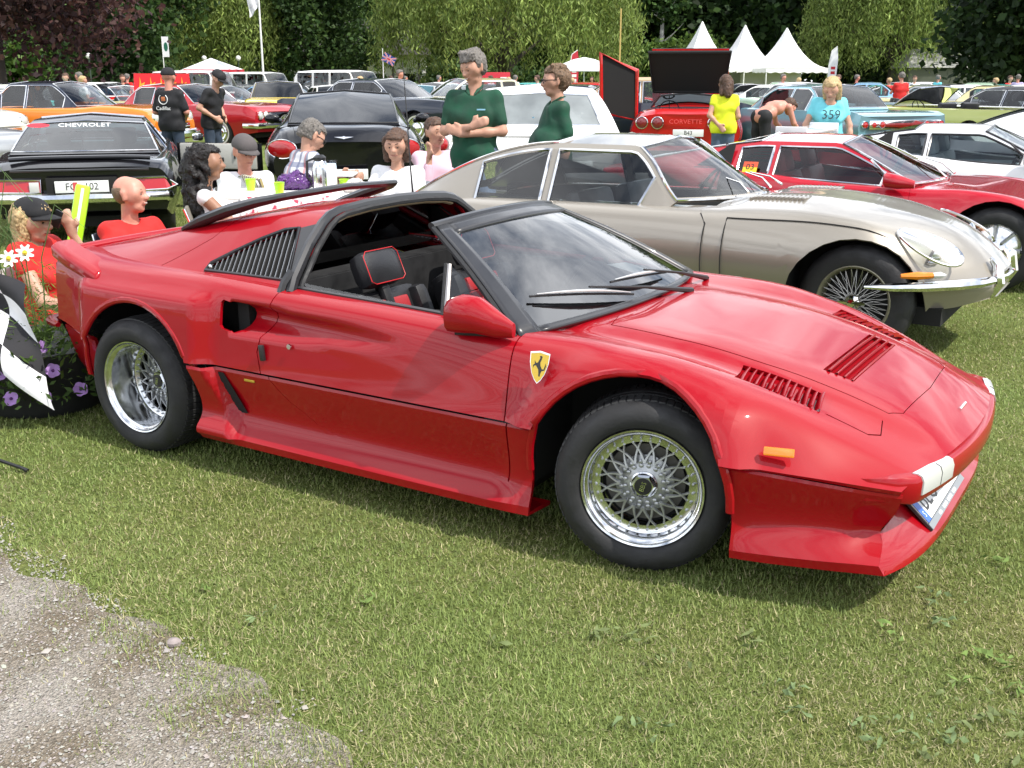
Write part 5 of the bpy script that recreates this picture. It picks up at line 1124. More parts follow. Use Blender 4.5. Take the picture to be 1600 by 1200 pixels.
# orange fifties car
FIF = big_sedan(L=(-2.4, 2.35), ax=(-1.45, 1.40), top=[(-2.4,.80),(-2.2,.92),(-1.2,.98),(.8,1.0),(1.2,1.04),(2.0,.98),(2.25,.88),(2.35,.72)], sh=[(-2.4,.84,.90),(-2.2,.88,1.0),(-1.2,.90,.97),(.8,.88,.95),(1.5,.88,.98),(2.2,.84,.92),(2.35,.78,.74)],
    mx=[(-2.4,.86,.66),(-2,.93,.66),(1.5,.93,.66),(2.35,.84,.62)], lo=[(-2.4,.78,.38),(-2,.86,.28),(1.6,.86,.26),(2.35,.76,.38)], sharp=(), wy=.92, gh=dict(xb=-1.35, xr=-.8, xf=.1, xw=.85, zb=1.0, zr=1.48, zc=1.02, wb=.80, wr=.60, plan=(.35, .25), seatx=-.2, seatz=.78),
    lamps=[('headlamp', WHITELENS, [(2.28,.70,.80,.09,.04)]), ('tail_lamp', REDLENS, [(-2.36,.76,.82,.05,.05)])], boxes=[('grille', CHROME, [((2.36,0,.62),(.04,1.0,.14),.02)])], fb=(.48,.84,.05,.06,.3), rb=(.5,.84,.05,.06,.3), doors=[[(-.4,.93),(.75,.93),(.77,.34),(-.4,.34)]], plates=[])
car('fifties_coupe', with_(FIF, roofmat=NAVY), ORNG, (-9.0, 22.2), R(-10), 'orange fifties coupe with a dark roof behind the black muscle coupe')
car('fifties_coupe', FIF, YELL, (-6.6, 31.0), R(-78), 'yellow fifties car facing the camera past the dark red hardtop')
car('fifties_coupe', with_(FIF, roofmat=BLKTOP), paint('ivory', (.70, .68, .60)), (-11.6, 20.5), R(-14), 'white fifties car cut by the left edge behind the silver fastback')
# fastbacks
FAST = with_(ET, L=(-2.2, 2.1), rim='mag', gh=dict(xb=-1.95, xr=-.75, xf=.05, xw=.62, zb=.86, zr=1.25, zc=.90, wb=.74, wr=.52, wrr=.50, ww=.68, pr=1.7, plan=(.5, .2), seatx=-.35, seatz=.55), side=[(-.62,.40)], trim=SATIN)
car('fastback_coupe', FAST, SILV, (-8.35, 15.6), R(60), 'silver-green fastback cut by the left edge of the picture')
car('fastback_coupe', FAST, SNOW, (7.75, 13.9), R(-24), 'rounded white fastback cut by the right edge behind the white wedge coupe')
# red sports car with everything open
VET = with_(CAMS, L=(-2.25, 2.2), ax=(-1.3, 1.35), top=[(-2.25,.90),(-2.0,.98),(-1.2,.98),(.8,.93),(1.4,.88),(2.0,.70),(2.2,.55)], gh=dict(xb=-1.75, xr=-.6, xf=.1, xw=.85, zb=.97, zr=1.2, zc=.94, wb=.76, wr=.52, seatx=-.4, seatz=.55, open=True), rb=None, plates=[('B43', 0, (-2.27,-.05,.60), (.012,.5,.115), -1)], glass=GLASS,
    lamps=[('tail_lamp', mat('dim_red_lens', (.20, .01, .012), .2, coat=1), [(-2.19,.72,.76,.085,.02),(-2.225,.46,.76,.085,.02)])], lids=[], trim=SATIN, interior=LEATHER)
VET.pop('rb')
vet = car('targa_sports_car', VET, FIRE, (3.25, 20.2), R(80), 'bright red sports car with rear hatch and bonnet raised')
hatch = MB(); HP = [(-.60, -.62, 1.24), (-.60, .62, 1.24), (-1.12, .70, 1.90), (-1.12, -.70, 1.90)]
def slab(name, Q, t, m_out, m_in, parent):
    Q = [Vector(q) for q in Q]; n = (Q[1]-Q[0]).cross(Q[3]-Q[0]).normalized()*t; V = Q+[q+n for q in Q]
    return mesh(name, V, [(0, 1, 2, 3), (7, 6, 5, 4), (0, 4, 5, 1), (1, 5, 6, 2), (2, 6, 7, 3), (3, 7, 4, 0)], [m_out, m_in], parent, False, None, [0, 1, 0, 0, 0, 0])
hp = slab('raised_hatch', HP, .05, UNDER, UNDER, vet); MB().tube(HP, .03, 6, closed=True).build('hatch_frame', UNDER, hp)
MB().tube([HP[2], HP[3]], .022, 6).build('hatch_edge', FIRE, hp)
rb_ = slab('raised_bonnet', [(2.0, .75, 1.0), (2.0, -.75, 1.0), (1.75, -.72, 2.05), (1.75, .78, 2.05)], .06, UNDER, FIRE, vet)
OD = [(.55, .98, .70), (.25, 1.62, .85), (.25, 1.66, 1.92), (.55, 1.0, 1.62)]; od_ = slab('raised_door', OD, .06, UNDER, FIRE, vet); MB().tube(OD, .045, 6, closed=True).build('door_edge', FIRE, od_)
MB().bbox((-1.1, 0, .80), (.9, 1.2, .05), .02).build('load_floor', DARK, vet); text('tail_lettering', 'CORVETTE', .10, mat('red_relief', (.65, .06, .05), .3), frame((-2.262, 0, .78), (0, -1, 0), (.1, 0, 1)), vet, .004, sx=1.1)
# red car with flame-painted bonnet up
fl = car('fifties_coupe', FIF, FIRE, (-10.2, 32.0), R(-70), 'red fifties car with flames painted on its raised bonnet')
fb_ = slab('raised_bonnet', [(1.1, -.78, 1.10), (1.1, .78, 1.10), (1.0, .74, 1.72), (1.0, -.74, 1.72)], .05, FIRE, FIRE, fl)
FL = mat('flame_orange', (.85, .28, .01), .5)
for k in range(5):
    y = -.56+.28*k; MB().prism([(-.12, -.22), (.12, -.22), (.06, 0), (.10, .10), (.0, .05), (-.03, .24), (-.05, .04)], .004, frame((1.13, y, 1.40), (0, 1, 0), (-.11, 0, .99))).build('flame', FL, fb_, False)
car('soft_top_convertible', big_sedan(gh=gh(SED, open=True), lamps=[('headlamp', WHITELENS, [(2.52,.72,.72,.075,.03)])], boxes=[('tail_lamp', REDLENS, [((-2.66,.90,.80),(.05,.07,.26),.02),((-2.66,-.90,.80),(.05,.07,.26),.02)])]), LIME, (9.6, 24.3), R(118), 'pale lime convertible with tall red tail lamps and its top down')
car('soft_top_convertible', big_sedan(gh=gh(SED, open=True)), SLATE, (10.6, 31.5), R(168), 'slate teal convertible behind the pale lime one')
car('hardtop_coupe', big_sedan(roofmat=BLKTOP), SNOW, (12.2, 27.0), R(120), 'white hardtop with a black vinyl roof near the right edge')
car('estate_car', big_sedan(gh=gh(SED, xb=-2.35, xr=-2.0, zr=1.52), side=[(-1.9,-1.2),(-1.15,-.45),(-.40,.55)]), paint('ivory', (.70, .68, .60)), (16.0, 30.0), R(170), 'ivory estate car with many side windows at the right edge')
car('hardtop_coupe', big_sedan(), FIRE, (10.3, 17.2), R(-70), 'orange-red car with chrome grille at the right edge behind the white fastback')

# ------------------------------------------------------------------ the far field: one light model of each body, many cars
def far_models():
    M = {}; WHEELS.clear()
    T = paint('field_paint', (.5, .5, .5)); off = (0, -400)
    sed = big_sedan(doors=()); fif = with_(FIF, doors=())
    M['sedan'] = car('sedan', sed, T, off, 0, None, False); M['coupe'] = car('fifties_coupe', fif, T, off, 0, None, False)
    M['open'] = car('open_tourer', with_(sed, gh=gh(sed, open=True)), T, off, 0, None, False)
    van = with_(fif, L=(-2.2, 1.9), ax=(-1.3, 1.2), top=[(-2.2,1.05),(1.0,1.05),(1.5,1.08),(1.9,.8)], gh=dict(xb=-2.2, xr=-2.1, xf=.45, xw=.95, zb=1.05, zr=1.92, zc=1.08, wb=.82, wr=.74, wrr=.80, plan=(.1, 0), seatx=.0, seatz=.8), side=[(-2.0,-1.3),(-1.2,-.5),(-.4,.55)])
    M['van'] = car('panel_van', van, T, off, 0, None, False)
    hat = with_(fif, L=(-1.9, 1.9), ax=(-1.2, 1.25), top=[(-1.9,.85),(-1.5,.92),(.8,.95),(1.3,.95),(1.75,.85),(1.9,.7)], gh=dict(xb=-1.75, xr=-.95, xf=.05, xw=.75, zb=.93, zr=1.40, zc=.97, wb=.76, wr=.58, plan=(.3, .3), seatx=-.2, seatz=.7), side=[(-1.15,-.5),(-.42,.45)])
    M['hatch'] = car('hatchback', hat, T, off, 0, None, False)
    return M
FAR = far_models(); FAR_T = MATS['field_paint']
def place(kind, x, y, yaw, P, label, roof=None, scale=1, group='classic cars far out on the field'):
    r = copy_tree(FAR[kind]); r.location = (x, y, gz(x, y)); r.rotation_euler = (0, 0, yaw); r.scale = (scale,)*3; tag(r, label, 'car', group)
    for c in r.children:
        if c.type == 'MESH' and c.data.materials and c.data.materials[0] == FAR_T:
            s = c.material_slots[0]; s.link = 'OBJECT'; s.material = roof if (roof and c.name.startswith('roof')) else P
    return r
FARPAINT = [('white', SNOW), ('cream', CREAM), ('red', FIRE), ('dark red', MATS['maroon_red']), ('pale teal', TEAL), ('silver', SILV), ('black', INK), ('midnight blue', NAVY), ('pearl', PEARL), ('turquoise', paint('turquoise', (.10, .45, .42))), ('sky blue', paint('sky_blue', (.22, .40, .60))), ('mint', paint('mint', (.42, .58, .42))), ('pink', paint('salmon_pink', (.62, .30, .28))), ('yellow', YELL)]
def px_to_ground(px, d): return ((px-800)/FPX*d, d)
rows_ = [(34, [(40,'coupe'),(118,'sedan'),(210,'open'),(335,'hatch'),(530,'sedan'),(600,'coupe'),(720,'open'),(880,'sedan'),(1225,'coupe'),(1545,'sedan')]),
         (42, [(15,'sedan'),(95,'hatch'),(150,'coupe'),(255,'sedan'),(345,'van'),(420,'sedan'),(500,'open'),(560,'van'),(650,'coupe'),(735,'sedan'),(815,'open'),(905,'hatch'),(1180,'sedan'),(1260,'open'),(1350,'coupe'),(1440,'sedan'),(1520,'coupe'),(1590,'sedan')]),
         (51, [(60,'sedan'),(140,'open'),(205,'coupe'),(290,'hatch'),(365,'sedan'),(430,'van'),(475,'coupe'),(545,'sedan'),(620,'open'),(690,'sedan'),(760,'hatch'),(840,'coupe'),(925,'sedan'),(1165,'open'),(1235,'sedan'),(1300,'hatch'),(1370,'sedan'),(1430,'coupe'),(1490,'open'),(1560,'sedan')]),
         (61, [(30,'coupe'),(110,'sedan'),(180,'hatch'),(250,'sedan'),(315,'coupe'),(390,'sedan'),(455,'hatch'),(515,'sedan'),(585,'open'),(660,'sedan'),(730,'coupe'),(800,'sedan'),(870,'hatch'),(940,'sedan'),(1160,'sedan'),(1215,'coupe'),(1290,'sedan'),(1345,'open'),(1400,'sedan'),(1465,'hatch'),(1530,'sedan'),(1590,'coupe')]),
         (72, [(70,'sedan'),(160,'coupe'),(235,'sedan'),(300,'hatch'),(480,'sedan'),(550,'coupe'),(640,'sedan'),(710,'hatch'),(790,'sedan'),(860,'coupe'),(1320,'sedan'),(1385,'coupe'),(1450,'sedan'),(1510,'hatch'),(1575,'sedan')])]
rows_ += [(38, [(70,'hatch'),(185,'coupe'),(300,'sedan'),(455,'sedan'),(560,'hatch'),(660,'open'),(760,'sedan'),(930,'coupe'),(1290,'sedan'),(1410,'hatch'),(1500,'sedan')]), (46, [(50,'open'),(130,'sedan'),(220,'coupe'),(310,'sedan'),(400,'hatch'),(525,'sedan'),(590,'hatch'),(700,'coupe'),(780,'sedan'),(860,'open'),(1210,'hatch'),(1320,'sedan'),(1395,'open'),(1475,'sedan'),(1550,'hatch')])]
rr = random.Random(11); near_words = {34: 'in nearest far row', 38: 'just past the nearest far row', 46: 'in third far row', 42: 'in second far row', 51: 'in middle far row', 61: 'in fourth far row', 72: 'in farthest row'}
ORD = ['first', 'second', 'third', 'fourth', 'fifth', 'sixth', 'seventh', 'eighth', 'ninth', 'tenth', 'eleventh', 'twelfth', 'thirteenth', 'fourteenth', 'fifteenth', 'sixteenth', 'seventeenth', 'eighteenth', 'nineteenth', 'twentieth', 'twenty-first', 'twenty-second']
for d, items in rows_:
    for k, (px, kind) in enumerate(items):
        cn, P = FARPAINT[rr.randrange(len(FARPAINT))]; x, y = px_to_ground(px, d+rr.uniform(-1.5, 1.5)); yaw = R(rr.choice([-25, -20, -30, 155, 60, -70, 110])+rr.uniform(-8, 8))
        roof = CREAMTOP if rr.random() < .3 else (BLKTOP if rr.random() < .2 else None)
        if kind == 'van': cn, P, roof = 'red', FIRE, CREAMTOP
        nm = {'sedan': 'sedan', 'coupe': 'fifties car', 'open': 'open convertible', 'van': 'van', 'hatch': 'small saloon'}[kind]
        side = 'left' if px < 530 else ('centre' if px < 1070 else 'right'); rf = '' if roof is None else (' with white roof' if roof is CREAMTOP else ' with black roof')
        place(kind, x, y, yaw, P, '%s %s%s %s, %s from left' % (cn, nm, rf, near_words[d], ORD[k]), roof)
WHEELS.clear()
for r in FAR.values():
    for c in list(r.children_recursive)+[r]: bpy.data.objects.remove(c)
# ------------------------------------------------------------------ trees, hedges, tents, far buildings, flags
def leaf_cloud(C, Rr, N, size, cols, rg, droop=0, shell=.55, flat=1., clump=70, cs=.16):
    """leaf quads in clumps spread through an ellipsoid crown; returns verts, faces, colours"""
    u = rg.normal(size=(clump, 3)); u /= np.linalg.norm(u, axis=1)[:, None]; rad = shell+(1-shell)*rg.random(clump)**.5; cc = C+u*rad[:, None]*Rr; ct = rg.normal(1, .22, clump).clip(.5, 1.6)
    i = rg.integers(0, clump, N); p = cc[i]+rg.normal(size=(N, 3))*Rr*cs*np.array([1, 1, flat]); s = size*rg.uniform(.6, 1.35, N)
    a = rg.normal(size=(N, 3)); a /= np.linalg.norm(a, axis=1)[:, None]
    if droop: a = a*np.array([.45, .45, 1]); a[:, 2] = -np.abs(a[:, 2])-droop; a /= np.linalg.norm(a, axis=1)[:, None]
    b = np.cross(a, rg.normal(size=(N, 3))); b /= np.linalg.norm(b, axis=1)[:, None]; la = s*(1.9 if droop else .9); lb = s*(.28 if droop else .62)
    V = np.stack([p-a*la[:, None], p+b*lb[:, None], p+a*la[:, None], p-b*lb[:, None]], 1).reshape(-1, 3); F = np.arange(N*4).reshape(-1, 4)
    base = np.array(cols)[rg.integers(0, len(cols), N)]; col = base*(ct[i]*rg.normal(1, .18, N).clip(.5, 1.6))[:, None]; return V, F, col
def trunk_mb(h, r, rg, limbs=6, spread=3.):
    m = MB(); P = [(0, 0, -.1), (.05, 0, h*.2), (rg.uniform(-.2, .2), rg.uniform(-.2, .2), h*.55), (rg.uniform(-.3, .3), rg.uniform(-.3, .3), h)]; m.tube(P, [r*1.35, r, r*.8, r*.35], 9)
    for k in range(limbs):
        a = rg.uniform(0, 6.3); z = h*rg.uniform(.3, .8); e = spread*rg.uniform(.6, 1.1); m.tube([(0, 0, z), (e*.5*math.cos(a), e*.5*math.sin(a), z+e*.3), (e*math.cos(a), e*math.sin(a), z+e*rg.uniform(.3, .7))], [r*.45, r*.28, r*.08], 6)
    return m
LEAF = leafmat('tree_leaf', .28); BARK = mat('bark', (.055, .045, .035), .9, bump=.6, bscale=12, var=.3, vscale=4); BIRCH = mat('birch_bark', (.55, .53, .50), .8, var=.4, vscale=3)
COLS = dict(green=[(.075, .140, .030), (.105, .175, .040), (.055, .110, .024)], dark=[(.024, .050, .015), (.034, .068, .018), (.018, .038, .013)], willow=[(.185, .250, .062), (.230, .290, .080), (.125, .185, .044)], copper=[(.060, .028, .026), (.040, .020, .022), (.085, .042, .032)], deep=[(.044, .090, .024), (.068, .122, .032), (.030, .064, .018)], hedge=[(.070, .125, .022), (.100, .160, .032), (.050, .095, .018)])
def tree(name, label, px, d, kind, crown_r, crown_c, N, size, trunk=(5, .3), willow=False, group=None, seed=1, clump=70, cs=.16, shell=.5, y_off=0):
    rg = np.random.default_rng(seed); pr = random.Random(seed); x, y = (px-800)/FPX*d, d
    r = empty(name, (x, y, 0), pr.uniform(0, 6), label, 'tree', group)
    if willow:
        S = 420; th = rg.uniform(0, 2*math.pi, S); q = rg.random(S)**.45; R0 = crown_r[0]; ex, ey = q*R0*np.cos(th), q*R0*np.sin(th); top = crown_c+crown_r[2]*np.sqrt(np.clip(1-q**2, .05, 1)); ln = rg.uniform(.5, 1.0, S)*(top-1.3*rg.uniform(.6, 1.9, S)); per = N//S; Vs = []; cs_ = []
        ct = rg.normal(1, .22, S).clip(.5, 1.55)
        t = rg.random((S, per)); sx = ex[:, None]+np.cos(th)[:, None]*t*.9*rg.uniform(.3, 1, (S, 1))+rg.normal(0, .34, (S, per)); sy = ey[:, None]+np.sin(th)[:, None]*t*.9+rg.normal(0, .34, (S, per)); sz = top[:, None]-t*ln[:, None]+rg.normal(0, .15, (S, per))
        p = np.stack([sx, sy, sz], -1).reshape(-1, 3); n = len(p); a = rg.normal(size=(n, 3))*np.array([.5, .5, .25]); a[:, 2] -= .8; a /= np.linalg.norm(a, axis=1)[:, None]; b = np.cross(a, rg.normal(size=(n, 3))); b /= np.linalg.norm(b, axis=1)[:, None]; s = size*rg.uniform(.6, 1.4, n)[:, None]
        V = np.stack([p-a*s*1.25, p+b*s*.30, p+a*s*1.25, p-b*s*.30], 1).reshape(-1, 3); F = np.arange(n*4).reshape(-1, 4); base = np.array(COLS[kind])[rg.integers(0, 3, n)]; col = base*(np.repeat(ct, per)*rg.normal(1, .2, n).clip(.5, 1.6))[:, None]
    else: V, F, col = leaf_cloud(np.array([0, 0, crown_c]), np.array(crown_r), N, size, COLS[kind], rg, 0, shell, 1., clump, cs)
    V[:, 2] = np.maximum(V[:, 2], .25)
    big_mesh('crown', V, F, LEAF, r, False, col); trunk_mb(trunk[0], trunk[1], pr, 7, crown_r[0]*.7).build('trunk', BARK, r); return r
tree('copper_beech', 'copper beech with purple-brown leaves hanging low at the left edge', 25, 42, 'copper', (6.2, 6, 5.5), 7.2, 26000, .15, (6, .4), seed=3, clump=130, cs=.13, shell=.35)
tree('broadleaf_tree', 'dark green tree with a thick bare trunk beside the white banner', 205, 64, 'deep', (5.2, 5, 7), 8.0, 24000, .20, (6, .55), seed=4, clump=110, cs=.14, shell=.4)
tree('weeping_willow', 'small weeping willow behind the tall white flagpole', 372, 74, 'willow', (3.3, 3.3, 7), 5.0, 40000, .13, (5, .3), True, seed=5)
tree('broadleaf_tree', 'dark round tree right of the tall flagpole', 508, 76, 'deep', (4.3, 4.5, 6), 6.6, 24000, .18, (5, .4), seed=6, clump=110, cs=.13, shell=.35)
tree('weeping_willow', 'big sunlit weeping willow behind the two green polo shirts', 790, 70, 'willow', (7.6, 7, 7), 6.0, 72000, .135, (6, .5), True, seed=7)
tree('weeping_willow', 'tall weeping willow trailing to the ground right of the pointed tents', 1372, 88, 'willow', (6.6, 6, 10), 6.5, 68000, .15, (7, .5), True, seed=8)
tree('broadleaf_tree', 'nearly black spreading tree at the right edge', 1580, 58, 'dark', (5.2, 6, 6), 7.2, 24000, .24, (6, .5), seed=9, clump=110, cs=.13, shell=.35)
b = tree('birch_tree', 'slender pale-barked birch in front of the dark wood', 1022, 97, 'deep', (3, 3, 5), 12, 6000, .25, (11, .22), seed=10)
for c in b.children:
    if c.name.startswith('trunk'): c.data.materials.clear(); c.data.materials.append(BIRCH)
# the wood behind: trunks and crowns one can tell apart, each its own tree
wood = ['first', 'second', 'third', 'fourth', 'fifth', 'sixth', 'seventh', 'eighth', 'ninth', 'tenth', 'eleventh', 'twelfth', 'thirteenth', 'fourteenth', 'fifteenth', 'sixteenth']
protos = [tree('woodland_tree', 'x', -400+k*30, 130, ['dark', 'deep', 'green'][k], (7.5, 6, 9.5), 8.6, 13000, .42, (7, .4), seed=20+k, clump=90, cs=.17, shell=.3) for k in range(3)]
for k in range(16):
    x = -62+8.4*k; y = 106+6*math.sin(k*2.1); t = copy_tree(protos[[0, 1, 2, 1, 0, 2, 0, 1, 0, 0, 1, 0, 2, 1, 0, 0][k]]); t.location = (x, y, 0); t.rotation_euler = (0, 0, k*1.7); t.scale = (1, 1, 1+.12*math.sin(k*3)); tag(t, 'dark tree of the wood behind, %s from the left' % wood[k], 'tree', 'trees of the wood behind the field')
for p in protos:
    for c in list(p.children): bpy.data.objects.remove(c)
    bpy.data.objects.remove(p)
def hedge(label, px, d, rx, ry, rz_, N, seed, kind='hedge', size=.22):
    rg = np.random.default_rng(seed); x = (px-800)/FPX*d; r = empty('hedge', (x, d, 0), 0, label, 'hedge')
    V, F, col = leaf_cloud(np.array([0, 0, rz_*.45]), np.array([rx, ry, rz_*.6]), N, size, COLS[kind], rg, 0, .55, 1, 90, .14); V[:, 2] = np.maximum(V[:, 2], .02); big_mesh('foliage', V, F, LEAF, r, False, col)
    m = MB()
    for k in range(9): a = -rx*.8+rx*1.6*k/8; m.tube([(a, 0, 0), (a*1.03, .1, rz_*.7)], [.06, .03], 5)
    m.mi = 0; m.V = m.V[:]; m.build('stems', BARK, r)
hedge('bright green rhododendron bank left of the pointed tents', 1030, 90, 6.5, 3, 4.6, 15000, 31)
hedge('low clipped hedge under the dark tree at the left', 330, 80, 6, 2, 2.6, 9000, 32, 'green')
hedge('thatch-shaped clipped yew beyond the left rows of cars', 196, 84, 2.2, 2.2, 3.2, 5000, 33, 'hedge')
hedge('dark shrubs beneath the big sunlit willow', 690, 88, 9, 2, 2.8, 10000, 34, 'deep')
hedge('dark shrubbery between the willow and the black tree', 1500, 92, 9, 3, 3.2, 10000, 35, 'dark')
# pointed tents
CANVAS = mat('tent_canvas', (.82, .82, .82), .6, bump=.05, bscale=3)
def tent(px, d, w, zp, ze, label):
    x = (px-800)/FPX*d; r = empty('pagoda_tent', (x, d, 0), R(10), label, 'tent', 'white pointed tents'); V = []; n = 9
    for i in range(n):
        t = i/(n-1); h = ze+(zp-ze)*(t**2.1); s = w/2*(1-t)**1.0+.03
        for a, b in ((-1, -1), (0, -1), (1, -1), (1, 0), (1, 1), (0, 1), (-1, 1), (-1, 0)): V.append((a*s, b*s, h))
    F = [(i*8+k, i*8+(k+1) % 8, (i+1)*8+(k+1) % 8, (i+1)*8+k) for i in range(n-1) for k in range(8)]; mesh('tent_roof', V, F, CANVAS, r, True, 50)
    m = MB()
    for k in range(4):
        a, b = [((-1, -1), (1, -1)), ((1, -1), (1, 1)), ((1, 1), (-1, 1)), ((-1, 1), (-1, -1))][k]; N = 14; VV = []
        for q in range(N+1):
            t = q/N; px_, py_ = (a[0]+(b[0]-a[0])*t)*w/2, (a[1]+(b[1]-a[1])*t)*w/2; VV += [(px_*1.005, py_*1.005, ze+.01), (px_*1.005, py_*1.005, ze-.28-.08*(q % 2))]
        m.add(VV, [(2*q, 2*q+1, 2*q+3, 2*q+2) for q in range(N)])
    m.build('valance', CANVAS, r, False)
    for a, b in ((-1, -1), (1, -1), (1, 1), (-1, 1)): MB().tube([(a*w*.49, b*w*.49, 0), (a*w*.49, b*w*.49, ze)], .05, 6).build('tent_pole', WHITE, r)
    mesh('tent_wall', [(-w*.48, w*.48, 0), (w*.48, w*.48, 0), (w*.48, w*.48, ze), (-w*.48, w*.48, ze)], [(0, 1, 2, 3)], CANVAS, r, False)
tent(1082, 82, 5.0, 5.75, 2.5, 'white pointed tent, leftmost of the three'); tent(1146, 85, 5.0, 5.65, 2.5, 'white pointed tent, middle one of the three'); tent(1208, 83, 5.0, 5.35, 2.45, 'white pointed tent, rightmost of the three')
# half-timbered pavilion with veranda behind the trees
pv = empty('pavilion', ((545-800)/FPX*86, 86, 0), R(4), 'half-timbered white pavilion with dark roof behind the cars', 'building'); TIM = mat('black_timber', (.02, .018, .016), .8); ROOFD = mat('dark_shingles', (.045, .04, .038), .9, bump=.5, bscale=6)
MB().box((0, 2.5, 1.6), (13, 5, 3.2)).build('wall', mat('limewash', (.78, .77, .72), .8, var=.08), pv, False)
MB().box((0, .0, 3.05), (13.2, .12, .9)).build('fascia', mat('limewash', (.78, .77, .72), .8), pv, False)
mesh('roof', [(-7, -1.2, 3.5), (7, -1.2, 3.5), (7, 5.8, 3.5), (-7, 5.8, 3.5), (-6.2, 2.4, 6.1), (6.2, 2.4, 6.1)], [(0, 1, 5, 4), (1, 2, 5), (2, 3, 4, 5), (3, 0, 4), (0, 3, 2, 1)], ROOFD, pv, False)
for k in range(12): MB().box((-6+1.09*k, -.08, 3.05), (.14, .06, .95)).build('timber_post', TIM, pv, False)
for k in range(7): MB().box((-6+2*k, -1.0, 1.3), (.16, .16, 2.6)).build('veranda_post', TIM, pv, False)
for k in range(5): w_ = MB().box((-5+2.5*k, -.02, 1.4), (1.3, .06, 1.4)).build('window', UNDER, pv, False)
mq = empty('marquee', ((1560-800)/FPX*84, 84, 0), R(-6), 'long grey-roofed marquee behind the cars at the right edge', 'tent')
mesh('marquee_roof', [(-9, -3, 2.5), (9, -3, 2.5), (9, 3, 2.5), (-9, 3, 2.5), (-8, 0, 3.9), (8, 0, 3.9)], [(0, 1, 5, 4), (1, 2, 5), (2, 3, 4, 5), (3, 0, 4)], mat('grey_canvas', (.36, .36, .33), .7), mq, False); MB().box((0, 0, 1.25), (17.6, 5.6, 2.5)).build('marquee_wall', mat('shaded_canvas', (.10, .11, .08), .8), mq, False)  # wall canvas darkened in its colour to stand for shade
# poles, flags, banners, parasol, gazebo, lamp posts
def at(px, d): return ((px-800)/FPX*d, d)
def flagpole(px, d, h, r, label, flag, cat='flag'):
    x, y = at(px, d); o = empty('flagpole', (x, y, 0), 0, label, cat); MB().tube([(0, 0, 0), (0, 0, h)], [r, r*.6], 8).build('pole', WHITE, o); return o
fo = flagpole(427, 56, 7.2, .06, 'tall white flagpole with a limp white flag', None)
V = []; n = 9
for i in range(n):
    for j in range(6): V.append((-.05-.13*j*(1-.35*i/n)+.03*math.sin(i*1.3+j), .07*math.sin(i*.9+j*1.9), 7.0-.24*i-.10*j))
mesh('flag', V, [(i*6+j, (i+1)*6+j, (i+1)*6+j+1, i*6+j+1) for i in range(n-1) for j in range(5)], mat('flag_white', (.78, .78, .80), .8), fo)
bo = flagpole(279, 56, 3.7, .03, 'white hanging banner with a green oval emblem', None, 'banner'); MB().box((.16, 0, 3.2), (.32, .02, .98)).build('banner', mat('flag_white', (.78, .78, .80), .8), bo, False)
MB().prism([(.10*math.cos(a), .22*math.sin(a)) for a in np.linspace(0, 2*math.pi, 16, endpoint=False)], .004, frame((.18, -.012, 3.2), (1, 0, 0), (0, 0, 1))).build('emblem', mat('emblem_green', (.01, .12, .07), .6), bo, False)
uo = flagpole(607, 48, 2.9, .025, 'small flag with red and blue crosses on a white pole', None); UJ = [mat('uj_blue', (.02, .03, .20), .7), mat('uj_red', (.5, .02, .03), .7), mat('uj_white', (.75, .75, .75), .7)]
M = frame((.26, 0, 2.45), (.85, .1, -.45), (.45, 0, .85)); MB().prism([(-.28, -.18), (.28, -.18), (.28, .18), (-.28, .18)], .01, M).build('flag', UJ[0], uo, False)
for k, (mt, w_, z) in enumerate(((UJ[2], .055, .011), (UJ[1], .03, .013))):
    s = MB()
    for a in (math.atan2(.36, .56), -math.atan2(.36, .56), 0, math.pi/2):
        L_ = {0: .28, math.pi/2: .18}.get(a, .33); c, q = math.cos(a), math.sin(a); s.prism([(-L_*c+w_*q*.5, -L_*q-w_*c*.5), (L_*c+w_*q*.5, L_*q-w_*c*.5), (L_*c-w_*q*.5, L_*q+w_*c*.5), (-L_*c-w_*q*.5, -L_*q+w_*c*.5)], .002, M @ Matrix.Translation((0, 0, z+.0005*len(s.V)/8)))
    s.build('flag_cross', mt, uo, False)
def feather(px, d, h, col, label, txt):
    x, y = at(px, d); o = empty('feather_flag', (x, y, 0), 0, label, 'flag'); MB().tube([(0, 0, 0), (0, 0, h*.7), (.12, 0, h*.93), (.42, 0, h)], .025, 6).build('pole', WHITE, o)
    P = [(0, h*.25), (.42, h*.22), (.50, h*.8), (.42, h*.99), (.12, h*.92), (0, h*.7)]; MB().prism(P, .01, frame((0, 0, 0), (1, 0, 0), (0, 0, 1))).build('flag', col, o, False); [MB().box((.25, -.012, h*(.36+.075*k)), (.24, .008, h*.045)).build('flag_print', WHITE if 'red' in label else MATS['uj_red'], o, False) for k in range(5)]
feather(886, 58, 3.1, mat('banner_red', (.5, .02, .04), .6), 'red feather flag behind the white parasol', 'EVENT'); feather(1274, 62, 3.4, mat('flag_white', (.78, .78, .80), .8), 'white feather flag beside the rightmost pointed tent', 'OPEN')
ps = empty('parasol', (*at(908, 52), 0), 0, 'white scalloped parasol beyond the cars', 'parasol'); m = MB(); prof = [(0.0001, 2.62), (.5, 2.52), (1.0, 2.33), (1.35, 2.08), (1.36, 1.98)]; m.lathe(prof, 16, None, 'Z').build('canopy', CANVAS, ps, True, 60); MB().tube([(0, 0, 0), (0, 0, 2.6)], .03, 6).build('pole', WHITE, ps)
